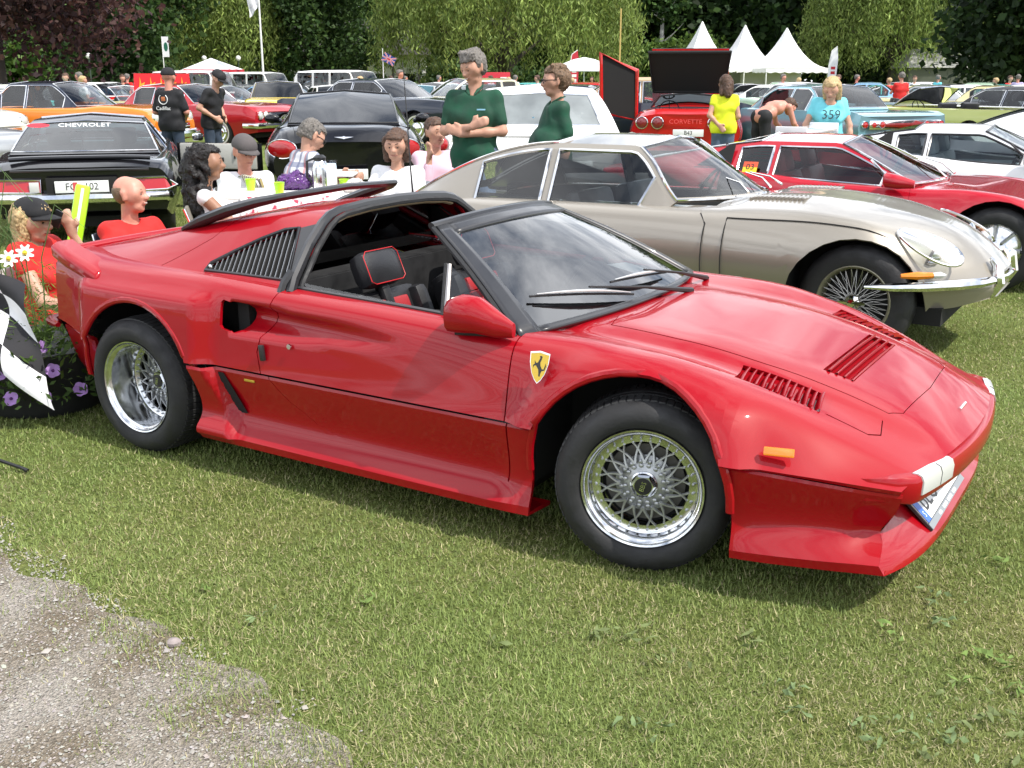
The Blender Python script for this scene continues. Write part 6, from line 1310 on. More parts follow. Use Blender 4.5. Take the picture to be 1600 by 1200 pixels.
gzb = empty('gazebo', (*at(350, 58), 0), R(20), 'small white gazebo with red trim beyond the left cars', 'tent'); mesh('gazebo_roof', [(-1.5, -1.5, 2.1), (1.5, -1.5, 2.1), (1.5, 1.5, 2.1), (-1.5, 1.5, 2.1), (0, 0, 2.7)], [(0, 1, 4), (1, 2, 4), (2, 3, 4), (3, 0, 4)], CANVAS, gzb, False)
MB().box((0, -1.5, 2.0), (3, .03, .24)).build('gazebo_trim', mat('banner_red', (.5, .02, .04), .6), gzb, False)
for a, b in ((-1, -1), (1, -1), (1, 1), (-1, 1)): MB().tube([(a*1.45, b*1.45, 0), (a*1.45, b*1.45, 2.1)], .025, 6).build('gazebo_leg', WHITE, gzb)
for px, d, nm in ((340, 66, 'left'), (391, 66, 'right'), (168, 60, 'far left')):
    lo = empty('lamp_post', (*at(px, d), 0), 0, 'thin park lamp post with a white globe, the %s one of three' % nm, 'lamp post', 'park lamp posts'); MB().tube([(0, 0, 0), (0, 0, 2.7)], [.05, .03], 6).build('post', mat('lamp_green', (.05, .07, .05), .5), lo); MB().sphere((0, 0, 2.85), .16, 10).build('globe', WHITE, lo)
cp = empty('flagpole', (*at(961, 30), 0), 0, 'thin tan pole rising above the red sports car', 'pole'); MB().tube([(0, 0, 0), (0, 0, 3.4)], .02, 6).build('pole', mat('bamboo', (.5, .36, .12), .6), cp)
ks = empty('notice_board', (*at(27, 30), 0), R(8), 'white notice board on two legs at the far left', 'sign'); MB().box((0, 0, 1.25), (.55, .04, .40)).build('board', WHITE, ks, False); [MB().box((0, -.023, 1.33-.07*k), (.40-.08*k, .004, .025)).build('notice_line', mat('notice_grey', (.2, .22, .3), .6), ks, False) for k in range(3)]; MB().tube([(-.2, 0, 0), (-.2, 0, 1.05)], .02, 6).build('leg', WHITE, ks); MB().tube([(.2, 0, 0), (.2, 0, 1.05)], .02, 6).build('leg', WHITE, ks)
ks = empty('notice_board', (*at(605, 44), 0), 0, 'white notice board near the small crossed flag', 'sign'); MB().box((0, 0, 1.35), (.95, .04, .60)).build('board', WHITE, ks, False); MB().tube([(-.3, 0, 0), (-.3, 0, 1.05)], .02, 6).build('leg', WHITE, ks); MB().tube([(.3, 0, 0), (.3, 0, 1.05)], .02, 6).build('leg', WHITE, ks)
kb = empty('kiosk', (*at(775, 60), 0), 0, 'red kiosk box behind the taller green polo shirt', 'kiosk'); MB().bbox((0, 0, 1.0), (1.6, 1.0, 2.0), .03).build('cabinet', MATS['banner_red'], kb); MB().box((.45, -.52, 1.3), (.35, .02, .9)).build('label_panel', WHITE, kb, False)
# ------------------------------------------------------------------ people: bodies grown as one smooth skin from an implicit skeleton
def sdf_eval(P, prims, k):
    d = np.full(len(P), .16); mg = .075
    for a, b, ra, rb in prims:
        lo, hi = np.minimum(a-ra, b-rb)-mg, np.maximum(a+ra, b+rb)+mg; m = np.flatnonzero((P[:, 0] > lo[0]) & (P[:, 0] < hi[0]) & (P[:, 1] > lo[1]) & (P[:, 1] < hi[1]) & (P[:, 2] > lo[2]) & (P[:, 2] < hi[2]))
        if not len(m): continue
        Q = P[m]; ab = b-a; L2 = max(float(ab @ ab), 1e-9); t = np.clip(((Q-a) @ ab)/L2, 0, 1); q = np.linalg.norm(Q-a-t[:, None]*ab, axis=1)-(ra+(rb-ra)*t)
        e = d[m]; h = np.clip(k-np.abs(e-q), 0, None)/k; d[m] = np.minimum(e, q)-h*h*k*.25
    return d
def grow(prims, res, k=.03, cutf=None, sub=None):
    prims = [(np.array(a, float), np.array(b, float), ra, rb) for a, b, ra, rb in prims]
    lo = np.min([np.minimum(a-ra, b-rb) for a, b, ra, rb in prims], 0)-.03; hi = np.max([np.maximum(a+ra, b+rb) for a, b, ra, rb in prims], 0)+.03
    B = 6; nb = np.ceil((hi-lo)/(res*B)).astype(int); n = nb*B+1; ax = [lo[i]+res*np.arange(n[i]) for i in range(3)]
    c = [lo[i]+res*B*(np.arange(nb[i])+.5) for i in range(3)]; CX = np.stack(np.meshgrid(*c, indexing='ij'), -1).reshape(-1, 3)
    def full(P):
        d = sdf_eval(P, prims, k)
        if sub: d = np.maximum(d, -sdf_eval(P, [(np.array(a, float), np.array(b, float), ra, rb) for a, b, ra, rb in sub], .01))
        if cutf is not None: d = np.maximum(d, cutf(P))
        return d
    dc = full(CX).reshape(nb); D = np.repeat(np.repeat(np.repeat(np.where(dc > 0, 1., -1.), B, 0), B, 1), B, 2); D = np.pad(D, ((0, 1),)*3, mode='edge').astype(np.float32)
    act = np.argwhere(np.abs(dc) < res*B*.9+.012); off = np.stack(np.meshgrid(*[np.arange(B+1)]*3, indexing='ij'), -1).reshape(-1, 3)
    I = (act[:, None]*B+off[None]).reshape(-1, 3); P = lo+I*res; D[I[:, 0], I[:, 1], I[:, 2]] = full(P)
    # surface nets
    S = D < 0; cs = np.zeros(tuple(n-1), dtype=np.int32)
    for i in (0, 1):
        for j in (0, 1):
            for q in (0, 1): cs += S[i:n[0]-1+i, j:n[1]-1+j, q:n[2]-1+q]
    cells = np.argwhere((cs > 0) & (cs < 8)); idx = -np.ones(tuple(n-1), dtype=np.int64); idx[cells[:, 0], cells[:, 1], cells[:, 2]] = np.arange(len(cells)); acc = np.zeros((len(cells), 3)); cnt = np.zeros(len(cells)); cor = [(i, j, q) for i in (0, 1) for j in (0, 1) for q in (0, 1)]
    for e0 in cor:
        for axn in range(3):
            if e0[axn]: continue
            e1 = list(e0); e1[axn] = 1; a = D[cells[:, 0]+e0[0], cells[:, 1]+e0[1], cells[:, 2]+e0[2]]; b = D[cells[:, 0]+e1[0], cells[:, 1]+e1[1], cells[:, 2]+e1[2]]; m = (a < 0) != (b < 0); t = np.where(m, a/(np.where(m, a-b, 1)), 0); p = np.tile(np.array(e0, float), (len(cells), 1)); p[:, axn] += t; acc += p*m[:, None]; cnt += m
    V = lo+(cells+acc/np.maximum(cnt, 1)[:, None])*res; F = []
    for axn, (u, v) in ((0, (1, 2)), (1, (2, 0)), (2, (0, 1))):
        sl0 = [slice(1, n[i]-1) for i in range(3)]; sl1 = list(sl0); sl0[axn] = slice(0, n[axn]-1); sl1[axn] = slice(1, n[axn]); A, Bq = S[tuple(sl0)], S[tuple(sl1)]; e = np.argwhere(A != Bq); o = np.array([1, 1, 1]); o[axn] = 0; e = e+o; s = S[e[:, 0], e[:, 1], e[:, 2]]
        def ci(du, dv): w = e.copy(); w[:, u] -= du; w[:, v] -= dv; return idx[w[:, 0], w[:, 1], w[:, 2]]
        q = np.stack([ci(1, 1), ci(0, 1), ci(0, 0), ci(1, 0)], 1); q = np.where(s[:, None], q, q[:, ::-1]); F.append(q)
    F = np.concatenate(F); F = F[(F >= 0).all(1)]; return V, F
SKIN = mat('skin', (.50, .27, .185), .5, var=.06, vscale=25); SKINT = mat('skin_tanned', (.30, .15, .09), .5, var=.06, vscale=25); SKINR = mat('skin_ruddy', (.56, .25, .18), .48, var=.08, vscale=25)
HAIRS = dict(grey=mat('hair_grey', (.16, .145, .13), .75, var=.45, vscale=70, bump=.5, bscale=150), brown=mat('hair_brown', (.085, .045, .028), .6, var=.4, vscale=60, bump=.4, bscale=150), sandy=mat('hair_sandy', (.16, .10, .06), .7, var=.4, vscale=70, bump=.5, bscale=150), black=mat('hair_black', (.010, .008, .008), .6, var=.4, vscale=40, bump=.8, bscale=60), blond=mat('hair_blond', (.48, .34, .17), .6, var=.35, vscale=70, bump=.4, bscale=150))
EYE = mat('eye_dark', (.02, .015, .012), .3); LIP = mat('lip', (.30, .10, .09), .5); TEETH = mat('teeth', (.7, .68, .62), .4); DENIM = mat('denim', (.075, .11, .17), .85, var=.25, vscale=14, bump=.3, bscale=200); DENIMD = mat('dark_denim', (.025, .04, .065), .85, var=.25, vscale=14); BLKCLOTH = mat('black_cotton', (.010, .010, .012), .85, var=.2); WHTCLOTH = mat('white_cotton', (.78, .78, .79), .85, var=.05, vscale=9, bump=.25, bscale=14); GREENP = mat('green_pique', (.008, .060, .032), .85, var=.2, vscale=10, bump=.3, bscale=18)
def Vv(*p): return np.array(p, float)
def cloth_folds(V, amt, seed):
    s = seed; return V+amt*np.stack([np.sin(V[:, 2]*23+V[:, 0]*31+s)*np.cos(V[:, 1]*19+s), np.sin(V[:, 2]*29+V[:, 0]*17+2*s), .3*np.sin(V[:, 0]*40+V[:, 1]*35)], 1)
def person(label, loc, yaw, J, top=GREENP, bottom=DENIM, skin=SKIN, hair='grey', hairstyle='short', res=.011, sleeve=.55, hem=None, cap=None, glasses=False, belly=0, female=False, shoes=BLKCLOTH, bald=False, topless=False, shorts=False, z0=None, smile=False, group=None, name='person', headyaw=0, headpitch=0, headroll=0, fine=True, collar=False, sc=1.0):
    """J: joint positions, local frame, person faces -Y.  keys: pelvis chest neck head shL shR elL elR wrL wrR hipL hipR knL knR anL anR"""
    J = {k: Vv(*v) for k, v in J.items()}; r = empty(name, (loc[0], loc[1], gz(*loc) if z0 is None else z0), yaw, label, 'person', group); r.scale = (sc,)*3
    sw = J['shR']-J['shL']; swn = sw/np.linalg.norm(sw); hw = J['hipR']-J['hipL']; hwn = hw/np.linalg.norm(hw); up = J['chest']-J['pelvis']; up /= np.linalg.norm(up); fwd = np.cross(up, swn); fwd /= np.linalg.norm(fwd); fwd = -fwd if fwd @ Vv(0, -1, 0) < 0 and abs(fwd[1]) > .5 else fwd
    w = .88 if female else .95; waist = J['pelvis']*.55+J['chest']*.45; C = J['chest']
    torso = [(J['pelvis']-hwn*.078, J['pelvis']+hwn*.078, .112, .112), (waist-swn*.075*w+fwd*belly*.5, waist+swn*.075*w+fwd*belly*.5, .108*w+belly*.5, .108*w+belly*.5), (C-swn*.095*w, C+swn*.095*w, .108*w, .108*w), (C-swn*.09*w+up*.10, C+swn*.09*w+up*.10, .080*w, .080*w), (J['shL'], J['shR'], .050*w, .050*w), (J['pelvis'], C, .12*w, .12*w)]
    if female: torso += [(C-swn*.075+fwd*.085-up*.02, C-swn*.07+fwd*.08, .062, .06), (C+swn*.075+fwd*.085-up*.02, C+swn*.07+fwd*.08, .062, .06)]
    arms = []; sleeves = []; hands = []
    for s, e, wr, sd in (('shL', 'elL', 'wrL', -1), ('shR', 'elR', 'wrR', 1)):
        arms += [(J[s], J[e], .053*w, .042*w), (J[e], J[wr], .042*w, .029*w), (J[e]*.65+J[wr]*.35, J[e]*.6+J[wr]*.4, .041*w, .040*w)]
        se = J[s]+(J[e]-J[s])*min(sleeve, 1); sleeves.append((J[s], se, .058*w, .062*w))
        if sleeve > 1: sleeves.append((J[e], J[e]+(J[wr]-J[e])*(sleeve-1), .054*w, .046*w))
        # hand: palm, four bent fingers of unequal length, thumb from the side of the palm
        dr = J[wr]-J[e]; dr /= np.linalg.norm(dr); hd = J.get('hd'+s[2]); dr = hd/np.linalg.norm(hd) if hd is not None else dr; tmp = Vv(0, 0, 1) if abs(dr[2]) < .8 else Vv(0, -1, 0); pn = np.cross(dr, tmp); pn /= np.linalg.norm(pn); ps = np.cross(pn, dr); p0 = J[wr]
        for o in (-.022, -.008, .008, .022): hands.append((p0+dr*.02+ps*o*.7, p0+dr*.085+ps*o, .014, .0125))
        curl = sd*pn*(.6 if 'curl'+s[2] not in J else J['curl'+s[2]][0])
        for o, L in ((-.027, .062), (-.009, .075), (.009, .080), (.027, .072)):
            a = p0+dr*.088+ps*o; m1 = a+(dr+curl*.35)*L*.5; m2 = m1+(dr*.6+curl*.9)*L*.45; hands += [(a, m1, .0095, .0088), (m1, m2, .0088, .0075)]
        a = p0+dr*.035+ps*.028; m1 = a+(dr*.55+ps*.75)*.040; m2 = m1+(dr*.95+ps*.15+curl*.3)*.032; hands += [(a, m1, .013, .011), (m1, m2, .0105, .0085)]
    legs = []; trous = []
    for h, kn, an, sd in (('hipL', 'knL', 'anL', -1), ('hipR', 'knR', 'anR', 1)):
        legs += [(J[h], J[kn], .084, .056), (J[kn], J[an], .056, .036), (J[kn]*.65+J[an]*.35, J[kn]*.6+J[an]*.4, .055, .054)]
        if shorts: trous += [(J[h], J[h]+(J[kn]-J[h])*.72, .092, .084)]
        else: trous += [(J[h], J[kn], .091, .074), (J[kn], J[an]+Vv(0, 0, .03), .078, .070)]
    # head frame
    Rh = np.array(Matrix.Rotation(headyaw, 3, 'Z') @ Matrix.Rotation(headpitch, 3, 'X') @ Matrix.Rotation(headroll, 3, 'Y')); H = J['head']
    def hp(x, y, z): return H+Rh @ Vv(x, y, z)
    f = .95 if female else 1.0
    head = [(hp(0, .018, .035), hp(0, -.022, .03), .086*f, .080*f), (hp(0, -.01, -.02), hp(0, -.035, -.075), .068*f, .050*f), (hp(-.03, -.045, -.082), hp(.03, -.045, -.082), .026, .026), (hp(0, -.062, -.102), hp(0, -.066, -.102), .018, .018), (hp(-.045, -.05, .0), hp(.045, -.05, .0), .042, .042), (hp(-.05, -.03, -.03), hp(-.03, -.055, -.03), .032, .03), (hp(.05, -.03, -.03), hp(.03, -.055, -.03), .032, .03),
            (hp(-.035, -.085, .022), hp(.035, -.085, .022), .013, .013), (hp(0, -.092, .010), hp(0, -.118, -.028), .010, .0145), (hp(-.012, -.105, -.032), hp(.012, -.105, -.032), .011, .011), (hp(-.018, -.096, -.064), hp(.018, -.096, -.064), .009, .009)]
    for sd in (-1, 1): head.append((hp(sd*.086*f, .008, .018), hp(sd*.090*f, .004, -.028), .016, .011))
    eyes_sub = [(hp(sd*.033-.008, -.104, -.002), hp(sd*.033+.008, -.104, -.002), .013, .013) for sd in (-1, 1)]
    neckp = [(J['neck']-Vv(0, 0, .03), hp(0, .012, -.05), .056*f, .052*f)]
    ft = []
    for an, sd in (('anL', -1), ('anR', 1)):
        tdir = J.get('toe'+an[2], Vv(0, -1, 0)); ft += [(J[an]+Vv(0, .03, -.055), J[an]+tdir*.16+Vv(0, 0, -.062), .042, .034)]
    body = torso+arms+hands+legs+head+neckp+[(a, b, ra*.8, rb*.8) for a, b, ra, rb in ft]
    V, F = grow(body, res, .022, None, eyes_sub if fine else None); big_mesh('body', V, F, skin, r, True)
    def garment(nm, pr, m, cutf, folds=.004, k=.05, seed=1., rs=None):
        V, F = grow(pr, rs or res*1.15, k, cutf); V = cloth_folds(V, folds, seed); V = V+(np.random.default_rng(4).normal(0, .0035, V.shape) if nm == 'hair' and not bald else 0); o = big_mesh(nm, V, F, m, r, True); return o
    inf = lambda prs, d: [(a, b, ra+d, rb+d) for a, b, ra, rb in prs]
    if not topless:
        hz = J['pelvis']+up*((-.11) if hem is None else hem); nk = J['neck']+up*.005
        def cutf(P):
            dn = np.linalg.norm(P-(nk+fwd*.02), axis=1); return np.maximum(((hz-P) @ up), .066-dn if True else -1)
        sh = inf(torso, .014)+[(J['hipL'], J['hipL']*.75+J['knL']*.25, .108, .108), (J['hipR'], J['hipR']*.75+J['knR']*.25, .108, .108)]
        if sleeve > 0: sh = sh+sleeves
        so = garment('shirt', sh, top, cutf, .006, .035, 1.+loc[0]); r['_'] = 0; del r['_']
        if collar:
            m = MB()
            for sd in (-1, 1): m.tube([nk-fwd*.060+up*.035, nk+swn*sd*.062+up*.030-fwd*.01, nk+swn*sd*.045+fwd*.055-up*.005, nk+swn*sd*.02+fwd*.085-up*.04], [.014, .016, .017, .008], 6, flat=.5)
            m.build('collar', top, so)
    tz = J['pelvis']+up*.10
    garment('shorts' if shorts else 'trousers', [(J['pelvis']-hwn*.085, J['pelvis']+hwn*.085, .114, .114)]+trous, bottom, lambda P: (P-tz) @ up, .004, .04, 2.)
    garment('shoes', ft, shoes, lambda P: (.0-P[:, 2])-.002 if True else 0, 0, .02, 0, max(res, .012))
    hm = HAIRS.get(hair)
    fw = Rh @ Vv(0, -1, 0); uph = Rh @ Vv(0, 0, 1); sdh = Rh @ Vv(1, 0, 0)
    def face_cut(P, fz=.055, fy=-.045):
        q = (P-H) @ Rh; return np.minimum(np.minimum(-(q[:, 1]-fy), -(q[:, 2]-fz)), .0+(.2-0)) # keep behind fy or above fz
    def haircut(P):
        q = (P-H) @ Rh; front = np.maximum(-(q[:, 1]+.050), -.02)  # >0 in front of hairline
        a = np.minimum(-(q[:, 1]+.030), .062-q[:, 2]); b = np.minimum(.010-np.abs(q[:, 0])*0-q[:, 1]*0, -1) ; low = -(q[:, 2]+.045) if hairstyle == 'short' else q[:, 2]*0-1; ear = np.minimum(-(q[:, 1]-.005), -(q[:, 2]-.02)) if hairstyle == 'short' else q[:, 2]*0-1
        return np.maximum(np.maximum(a, low), ear)
    if hm and not bald and cap is None or (hm and hairstyle not in ('short',)):
        hb = [(hp(0, .022, .040), hp(0, -.024, .038), .098*f, .090*f), (hp(0, .04, -.01), hp(0, .03, .03), .082, .09)]
        if hairstyle == 'bob': hb += [(hp(sd*.07, .0, .03), hp(sd*.082, -.005, -.105), .044, .038) for sd in (-1, 1)]+[(hp(0, .05, .0), hp(0, .06, -.11), .075, .07), (hp(-.04, -.068, .075), hp(.04, -.072, .065), .034, .034)]
        if hairstyle == 'curly':
            rg = random.Random(3)
            for q in range(150): a, z = rg.uniform(-1.0, 4.1), rg.uniform(-.38, .11); rad = .080+.045*(z < 0)*rg.random()+.015; hb.append((hp(rad*math.cos(a), .05+rad*math.sin(a)*.8, z), hp((rad+.012)*math.cos(a+.25), .055+rad*.9*math.sin(a+.25), z-.035), .026, .018))
            hb.append((hp(0, .07, .0), hp(0, .10, -.33), .10, .075))
        if hairstyle == 'long': hb += [(hp(sd*.065, .02, .03), hp(sd*.075, .025, -.15), .045, .035) for sd in (-1, 1)]+[(hp(0, .06, .0), hp(0, .075, -.17), .07, .055)]
        if hairstyle == 'messy': hb += [(hp(random.uniform(-.07, .07), random.uniform(-.06, .08), .10), hp(random.uniform(-.08, .08), random.uniform(-.07, .09), .125), .022, .012) for _ in range(14)]
        ho = garment('hair', hb, hm, haircut if hairstyle in ('short', 'messy') else (lambda P: np.minimum(-(((P-H) @ Rh)[:, 1]+.035), .060-((P-H) @ Rh)[:, 2]) if hairstyle != 'curly' else np.minimum(-(((P-H) @ Rh)[:, 1]+.02), .07-((P-H) @ Rh)[:, 2])), .006, .02, 3., min(res, .012))
    if bald: garment('hair', [(hp(0, .022, .020), hp(0, -.0, .01), .0925*f, .088*f)], HAIRS['sandy'], lambda P: np.maximum(np.maximum(-(((P-H) @ Rh)[:, 1]-.012), (((P-H) @ Rh)[:, 2]-.055)), -(((P-H) @ Rh)[:, 2]+.06)), 0, .02, 0, min(res, .012))
    if cap is not None:
        co = garment('cap', [(hp(0, .02, .045), hp(0, -.022, .048), .099*f, .094*f)], cap, lambda P: -(((P-H) @ Rh)[:, 2]-.030), 0, .02, 0, min(res, .012))
        Vb = []; n = 11
        for i in range(n):
            a = math.pi*(.10+.80*i/(n-1))
            for rr_, dz in ((.80, .045), (1.0, .042), (1.35, .030)): Vb.append(hp(.094*math.cos(a)*min(rr_, 1.05), -.015-.115*rr_*math.sin(a)*(1 if rr_ < 1.2 else 1.10), dz-.02*(1-math.sin(a))))
        o = mesh('cap_peak', Vb, [(i*3+j, (i+1)*3+j, (i+1)*3+j+1, i*3+j+1) for i in range(n-1) for j in range(2)], cap, co); md = o.modifiers.new('s', 'SOLIDIFY'); md.thickness = .006
    if fine:
        for sd in (-1, 1): MB().sphere(hp(sd*.033, -.086, -.002), .0125, 8, (1, 1, .7)).build('eye', EYE, r)
        for sd in (-1, 1): MB().tube([hp(sd*.018, -.100, .026), hp(sd*.036, -.098, .031), hp(sd*.053, -.086, .026)], .0045, 5).build('eyebrow', hm or HAIRS['sandy'], r)
        MB().tube([hp(-.026, -.094, -.064+(.006 if smile else 0)), hp(-.012, -.103, -.067), hp(.012, -.103, -.067), hp(.026, -.094, -.064+(.006 if smile else 0))], .0055, 5, flat=.7).build('mouth', LIP, r)
        if smile: MB().tube([hp(-.018, -.103, -.063), hp(0, -.107, -.065), hp(.018, -.103, -.063)], .0035, 5).build('teeth', TEETH, r)
    if glasses:
        for sd in (-1, 1): MB().tube([hp(sd*.034+.027*math.cos(a), -.112, .0+.017*math.sin(a)) for a in np.linspace(0, 2*math.pi, 12, endpoint=False)], .0032, 5, closed=True).build('spectacle_rim', BLACK, r)
        for sd in (-1, 1): MB().tube([hp(sd*.060, -.108, .006), hp(sd*.086, -.06, .010), hp(sd*.092, .0, .010)], .003, 5).build('spectacle_arm', BLACK, r)
    r['_'] = 0; del r['_']; return r
def stand(h=1.8, **k):
    s = h/1.8; J = dict(pelvis=(0, 0, .97), chest=(0, .0, 1.28), neck=(0, .01, 1.49), head=(0, -.01, 1.675), shL=(-.172, .01, 1.43), shR=(.172, .01, 1.43), elL=(-.24, .03, 1.13), elR=(.24, .03, 1.13), wrL=(-.25, -.03, .88), wrR=(.25, -.03, .88), hipL=(-.09, 0, .93), hipR=(.09, 0, .93), knL=(-.11, -.02, .50), knR=(.11, -.02, .50), anL=(-.12, .02, .09), anR=(.12, .02, .09)); J.update(k); return {q: tuple(np.array(v)*(s if not q.startswith(('hd', 'toe', 'curl')) else 1)) for q, v in J.items()}
def sit(z=.45, lean=.12, **k):
    """seated, z seat height, lean back"""
    J = dict(pelvis=(0, .10, z+.10), chest=(0, .10+lean*.6, z+.40), neck=(0, .10+lean, z+.61), head=(0, .07+lean, z+.78), shL=(-.168, .10+lean, z+.55), shR=(.168, .10+lean, z+.55), elL=(-.23, .02, z+.28), elR=(.23, .02, z+.28), wrL=(-.17, -.20, z+.22), wrR=(.17, -.20, z+.22), hipL=(-.10, .06, z+.09), hipR=(.10, .06, z+.09), knL=(-.12, -.38, z+.06), knR=(.12, -.38, z+.06), anL=(-.12, -.42, .09), anR=(.12, -.42, .09)); J.update(k); return J
# two men in green polo shirts
g1 = person('taller man in dark green polo with folded arms, looking down smiling', (-.31, 9.0), R(-12), stand(1.765, elL=(-.25, -.03, 1.16), elR=(.25, -.03, 1.16), wrL=(.03, -.23, 1.20), wrR=(-.06, -.19, 1.14), hdL=(.6, -.1, .25), hdR=(-.9, -.05, .35), shL=(-.18, 0, 1.43), shR=(.18, 0, 1.43)), hair='grey', hairstyle='messy', res=.0108, headyaw=R(-34), headpitch=R(18), smile=True, collar=True, sleeve=.72)
MB().bbox((.09, -.135, 1.31), (.07, .006, .012), .002).build('chest_lettering', mat('pale_blue_print', (.25, .5, .65), .6), g1)
g2 = person('man in dark green polo and glasses, standing in profile', (.38, 9.35), R(-78), stand(1.645, elL=(-.24, .02, 1.13), elR=(.24, .05, 1.13), wrL=(-.20, -.12, .88), wrR=(.23, -.02, .86), chest=(0, -.01, 1.28)), hair='sandy', hairstyle='messy', res=.0108, headyaw=R(-4), glasses=True, belly=.10, smile=True, collar=True, sleeve=.72)
MB().bbox((-.08, -.185, 1.23), (.006 if False else .06, .006, .012), .002).build('chest_lettering', MATS['pale_blue_print'], g2); MB().lathe([(.036, -.012), (.038, 0), (.036, .012)], 14, Matrix.Translation((-.192, -.10, .855)), 'Z').build('wristwatch', BLACK, g2)
# the picnic party
PLAID = mat('plaid_cotton', (.5, .5, .55), .85)
def plaid():
    n, l = PLAID.node_tree.nodes, PLAID.node_tree.links; b = n['Principled BSDF']; t = n.new('ShaderNodeTexCoord'); prev = None
    for ax_, sc_, colr in (((1, 1, 0), 52, (.10, .12, .20)), ((0, 0, 1), 52, (.10, .12, .20)), ((1, 1, 0), 26, (.45, .12, .12)), ((0, 0, 1), 26, (.45, .12, .12))):
        d = n.new('ShaderNodeVectorMath'); d.operation = 'DOT_PRODUCT'; d.inputs[1].default_value = ax_; l.new(t.outputs['Object'], d.inputs[0]); m = n.new('ShaderNodeMath'); m.operation = 'MULTIPLY'; m.inputs[1].default_value = sc_; l.new(d.outputs['Value'], m.inputs[0]); s = n.new('ShaderNodeMath'); s.operation = 'SINE'; l.new(m.outputs[0], s.inputs[0]); g = n.new('ShaderNodeMath'); g.operation = 'GREATER_THAN'; g.inputs[1].default_value = .55 if sc_ > 40 else .95; l.new(s.outputs[0], g.inputs[0]); f = n.new('ShaderNodeMath'); f.operation = 'MULTIPLY'; f.inputs[1].default_value = .72; l.new(g.outputs[0], f.inputs[0])
        x = n.new('ShaderNodeMixRGB'); x.inputs[1].default_value = (.58, .58, .62, 1); x.inputs[2].default_value = (*colr, 1); l.new(f.outputs[0], x.inputs[0])
        if prev: l.new(prev.outputs[0], x.inputs[1])
        prev = x
    l.new(prev.outputs[0], b.inputs['Base Color'])
plaid()
person('grey-haired man in plaid shirt bending over the picnic table', (-1.80, 9.0), R(122), sit(.40, -.14, chest=(0, -.04, .78), neck=(0, -.10, .97), head=(0, -.15, 1.10), shL=(-.17, -.08, .92), shR=(.17, -.08, .92), elL=(-.23, -.22, .71), elR=(.23, -.22, .71), wrL=(-.14, -.44, .74), wrR=(.14, -.44, .74)), PLAID, DENIMD, SKIN, 'grey', 'short', .0112, headpitch=R(30), sleeve=.7, glasses=True)
person('woman with brown bob and white blouse sitting behind the table', (-.98, 8.75), R(-8), sit(.25, .12, wrL=(-.12, -.26, .46), elL=(-.25, .0, .51), wrR=(.14, -.20, .46), elR=(.25, .0, .51)), WHTCLOTH, DENIM, SKIN, 'brown', 'bob', .0112, female=True, headpitch=R(10), sleeve=1.8)
person('woman with long black curly hair and white top in a folding chair', (-1.93, 7.75), R(104), sit(.20, .18), WHTCLOTH, DENIM, SKINT, 'black', 'curly', .0115, female=True, sleeve=0)
GREYCAP = mat('grey_cap', (.085, .075, .075), .8, var=.2)
person('man in grey cap and white T-shirt sitting behind the curly-haired woman', (-2.18, 8.9), R(22), sit(.20, .06), WHTCLOTH, DENIMD, SKINR, 'grey', 'short', .0112, cap=GREYCAP, headyaw=R(20), headpitch=R(16), sleeve=.7)
REDP = mat('red_cotton', (.55, .015, .012), .8, var=.15, vscale=12, bump=.2, bscale=20)
bm_ = person('balding man in red shirt laughing, sitting low beside the black car', (-2.36, 7.05), R(50), sit(.02, .22, elL=(-.24, .10, .33), elR=(.24, .10, .33)), REDP, DENIMD, SKINR, None, 'short', .0105, bald=True, headyaw=R(36), headpitch=R(-4), smile=True, sleeve=.75)
MB().bbox((0, .135, .40), (.26, .02, .045), .008).build('chest_band', BLKCLOTH, bm_)
girl = person('blonde girl in black cap and red top holding a phone to her ear', (-2.66, 6.28), R(80), sit(.02, .10, elR=(.25, -.06, .34), wrR=(.135, .02, .64), hdR=(-.08, .30, 1), neck=(0, .22, .60), head=(0, .19, .74)), REDP, DENIM, SKIN, 'blond', 'long', .0105, cap=BLKCLOTH, female=True, sleeve=.35, headpitch=R(4))
MB().bbox((.118, .10, .735), (.016, .05, .11), .006, Matrix.Rotation(R(25), 3, 'X')).build('phone', BLACK, girl)
# further visitors
c9 = person('man in black shirt with a crest on his back and a black cap', (-5.08, 16.3), R(168), stand(1.70, elL=(-.27, .0, 1.15), elR=(.27, .0, 1.15), wrL=(-.15, -.2, 1.08), wrR=(.15, -.2, 1.08)), BLKCLOTH, DENIMD, SKINR, 'black', 'short', .0155, cap=BLKCLOTH, sleeve=.8, belly=.03)
CR = frame((0.02, .16, 1.27), (-1, 0, 0), (0, 0, 1)); MB().tube([CR @ Vector((.07*math.cos(a), .07*math.sin(a)-.0, 0)) for a in np.linspace(2.2, 7.2, 14)], .006, 5).build('back_wreath', WHITE, c9); MB().bbox((.02, .16, 1.275), (.06, .0145, .06), .005).build('back_crest', mat('crest_red', (.5, .15, .05), .6), c9); text('back_lettering', 'Cadillac', .075, WHITE, CR @ Matrix.Translation((0, -.13, .012)), c9, .002)
person('man in black T-shirt and cap with hands on his hips, looking down', (-4.65, 16.9), R(72), stand(1.70, chest=(0, -.05, 1.27), neck=(0, -.11, 1.46), head=(0, -.17, 1.63), shL=(-.19, -.09, 1.42), shR=(.19, -.09, 1.42), elL=(-.30, .02, 1.18), elR=(.30, .02, 1.18), wrL=(-.15, -.15, 1.03), wrR=(.15, -.15, 1.03)), BLKCLOTH, DENIMD, SKIN, 'black', 'short', .0155, cap=BLKCLOTH, headpitch=R(32), sleeve=.6)
NEON = mat('neon_yellow', (.72, .78, .02), .8, var=.1)
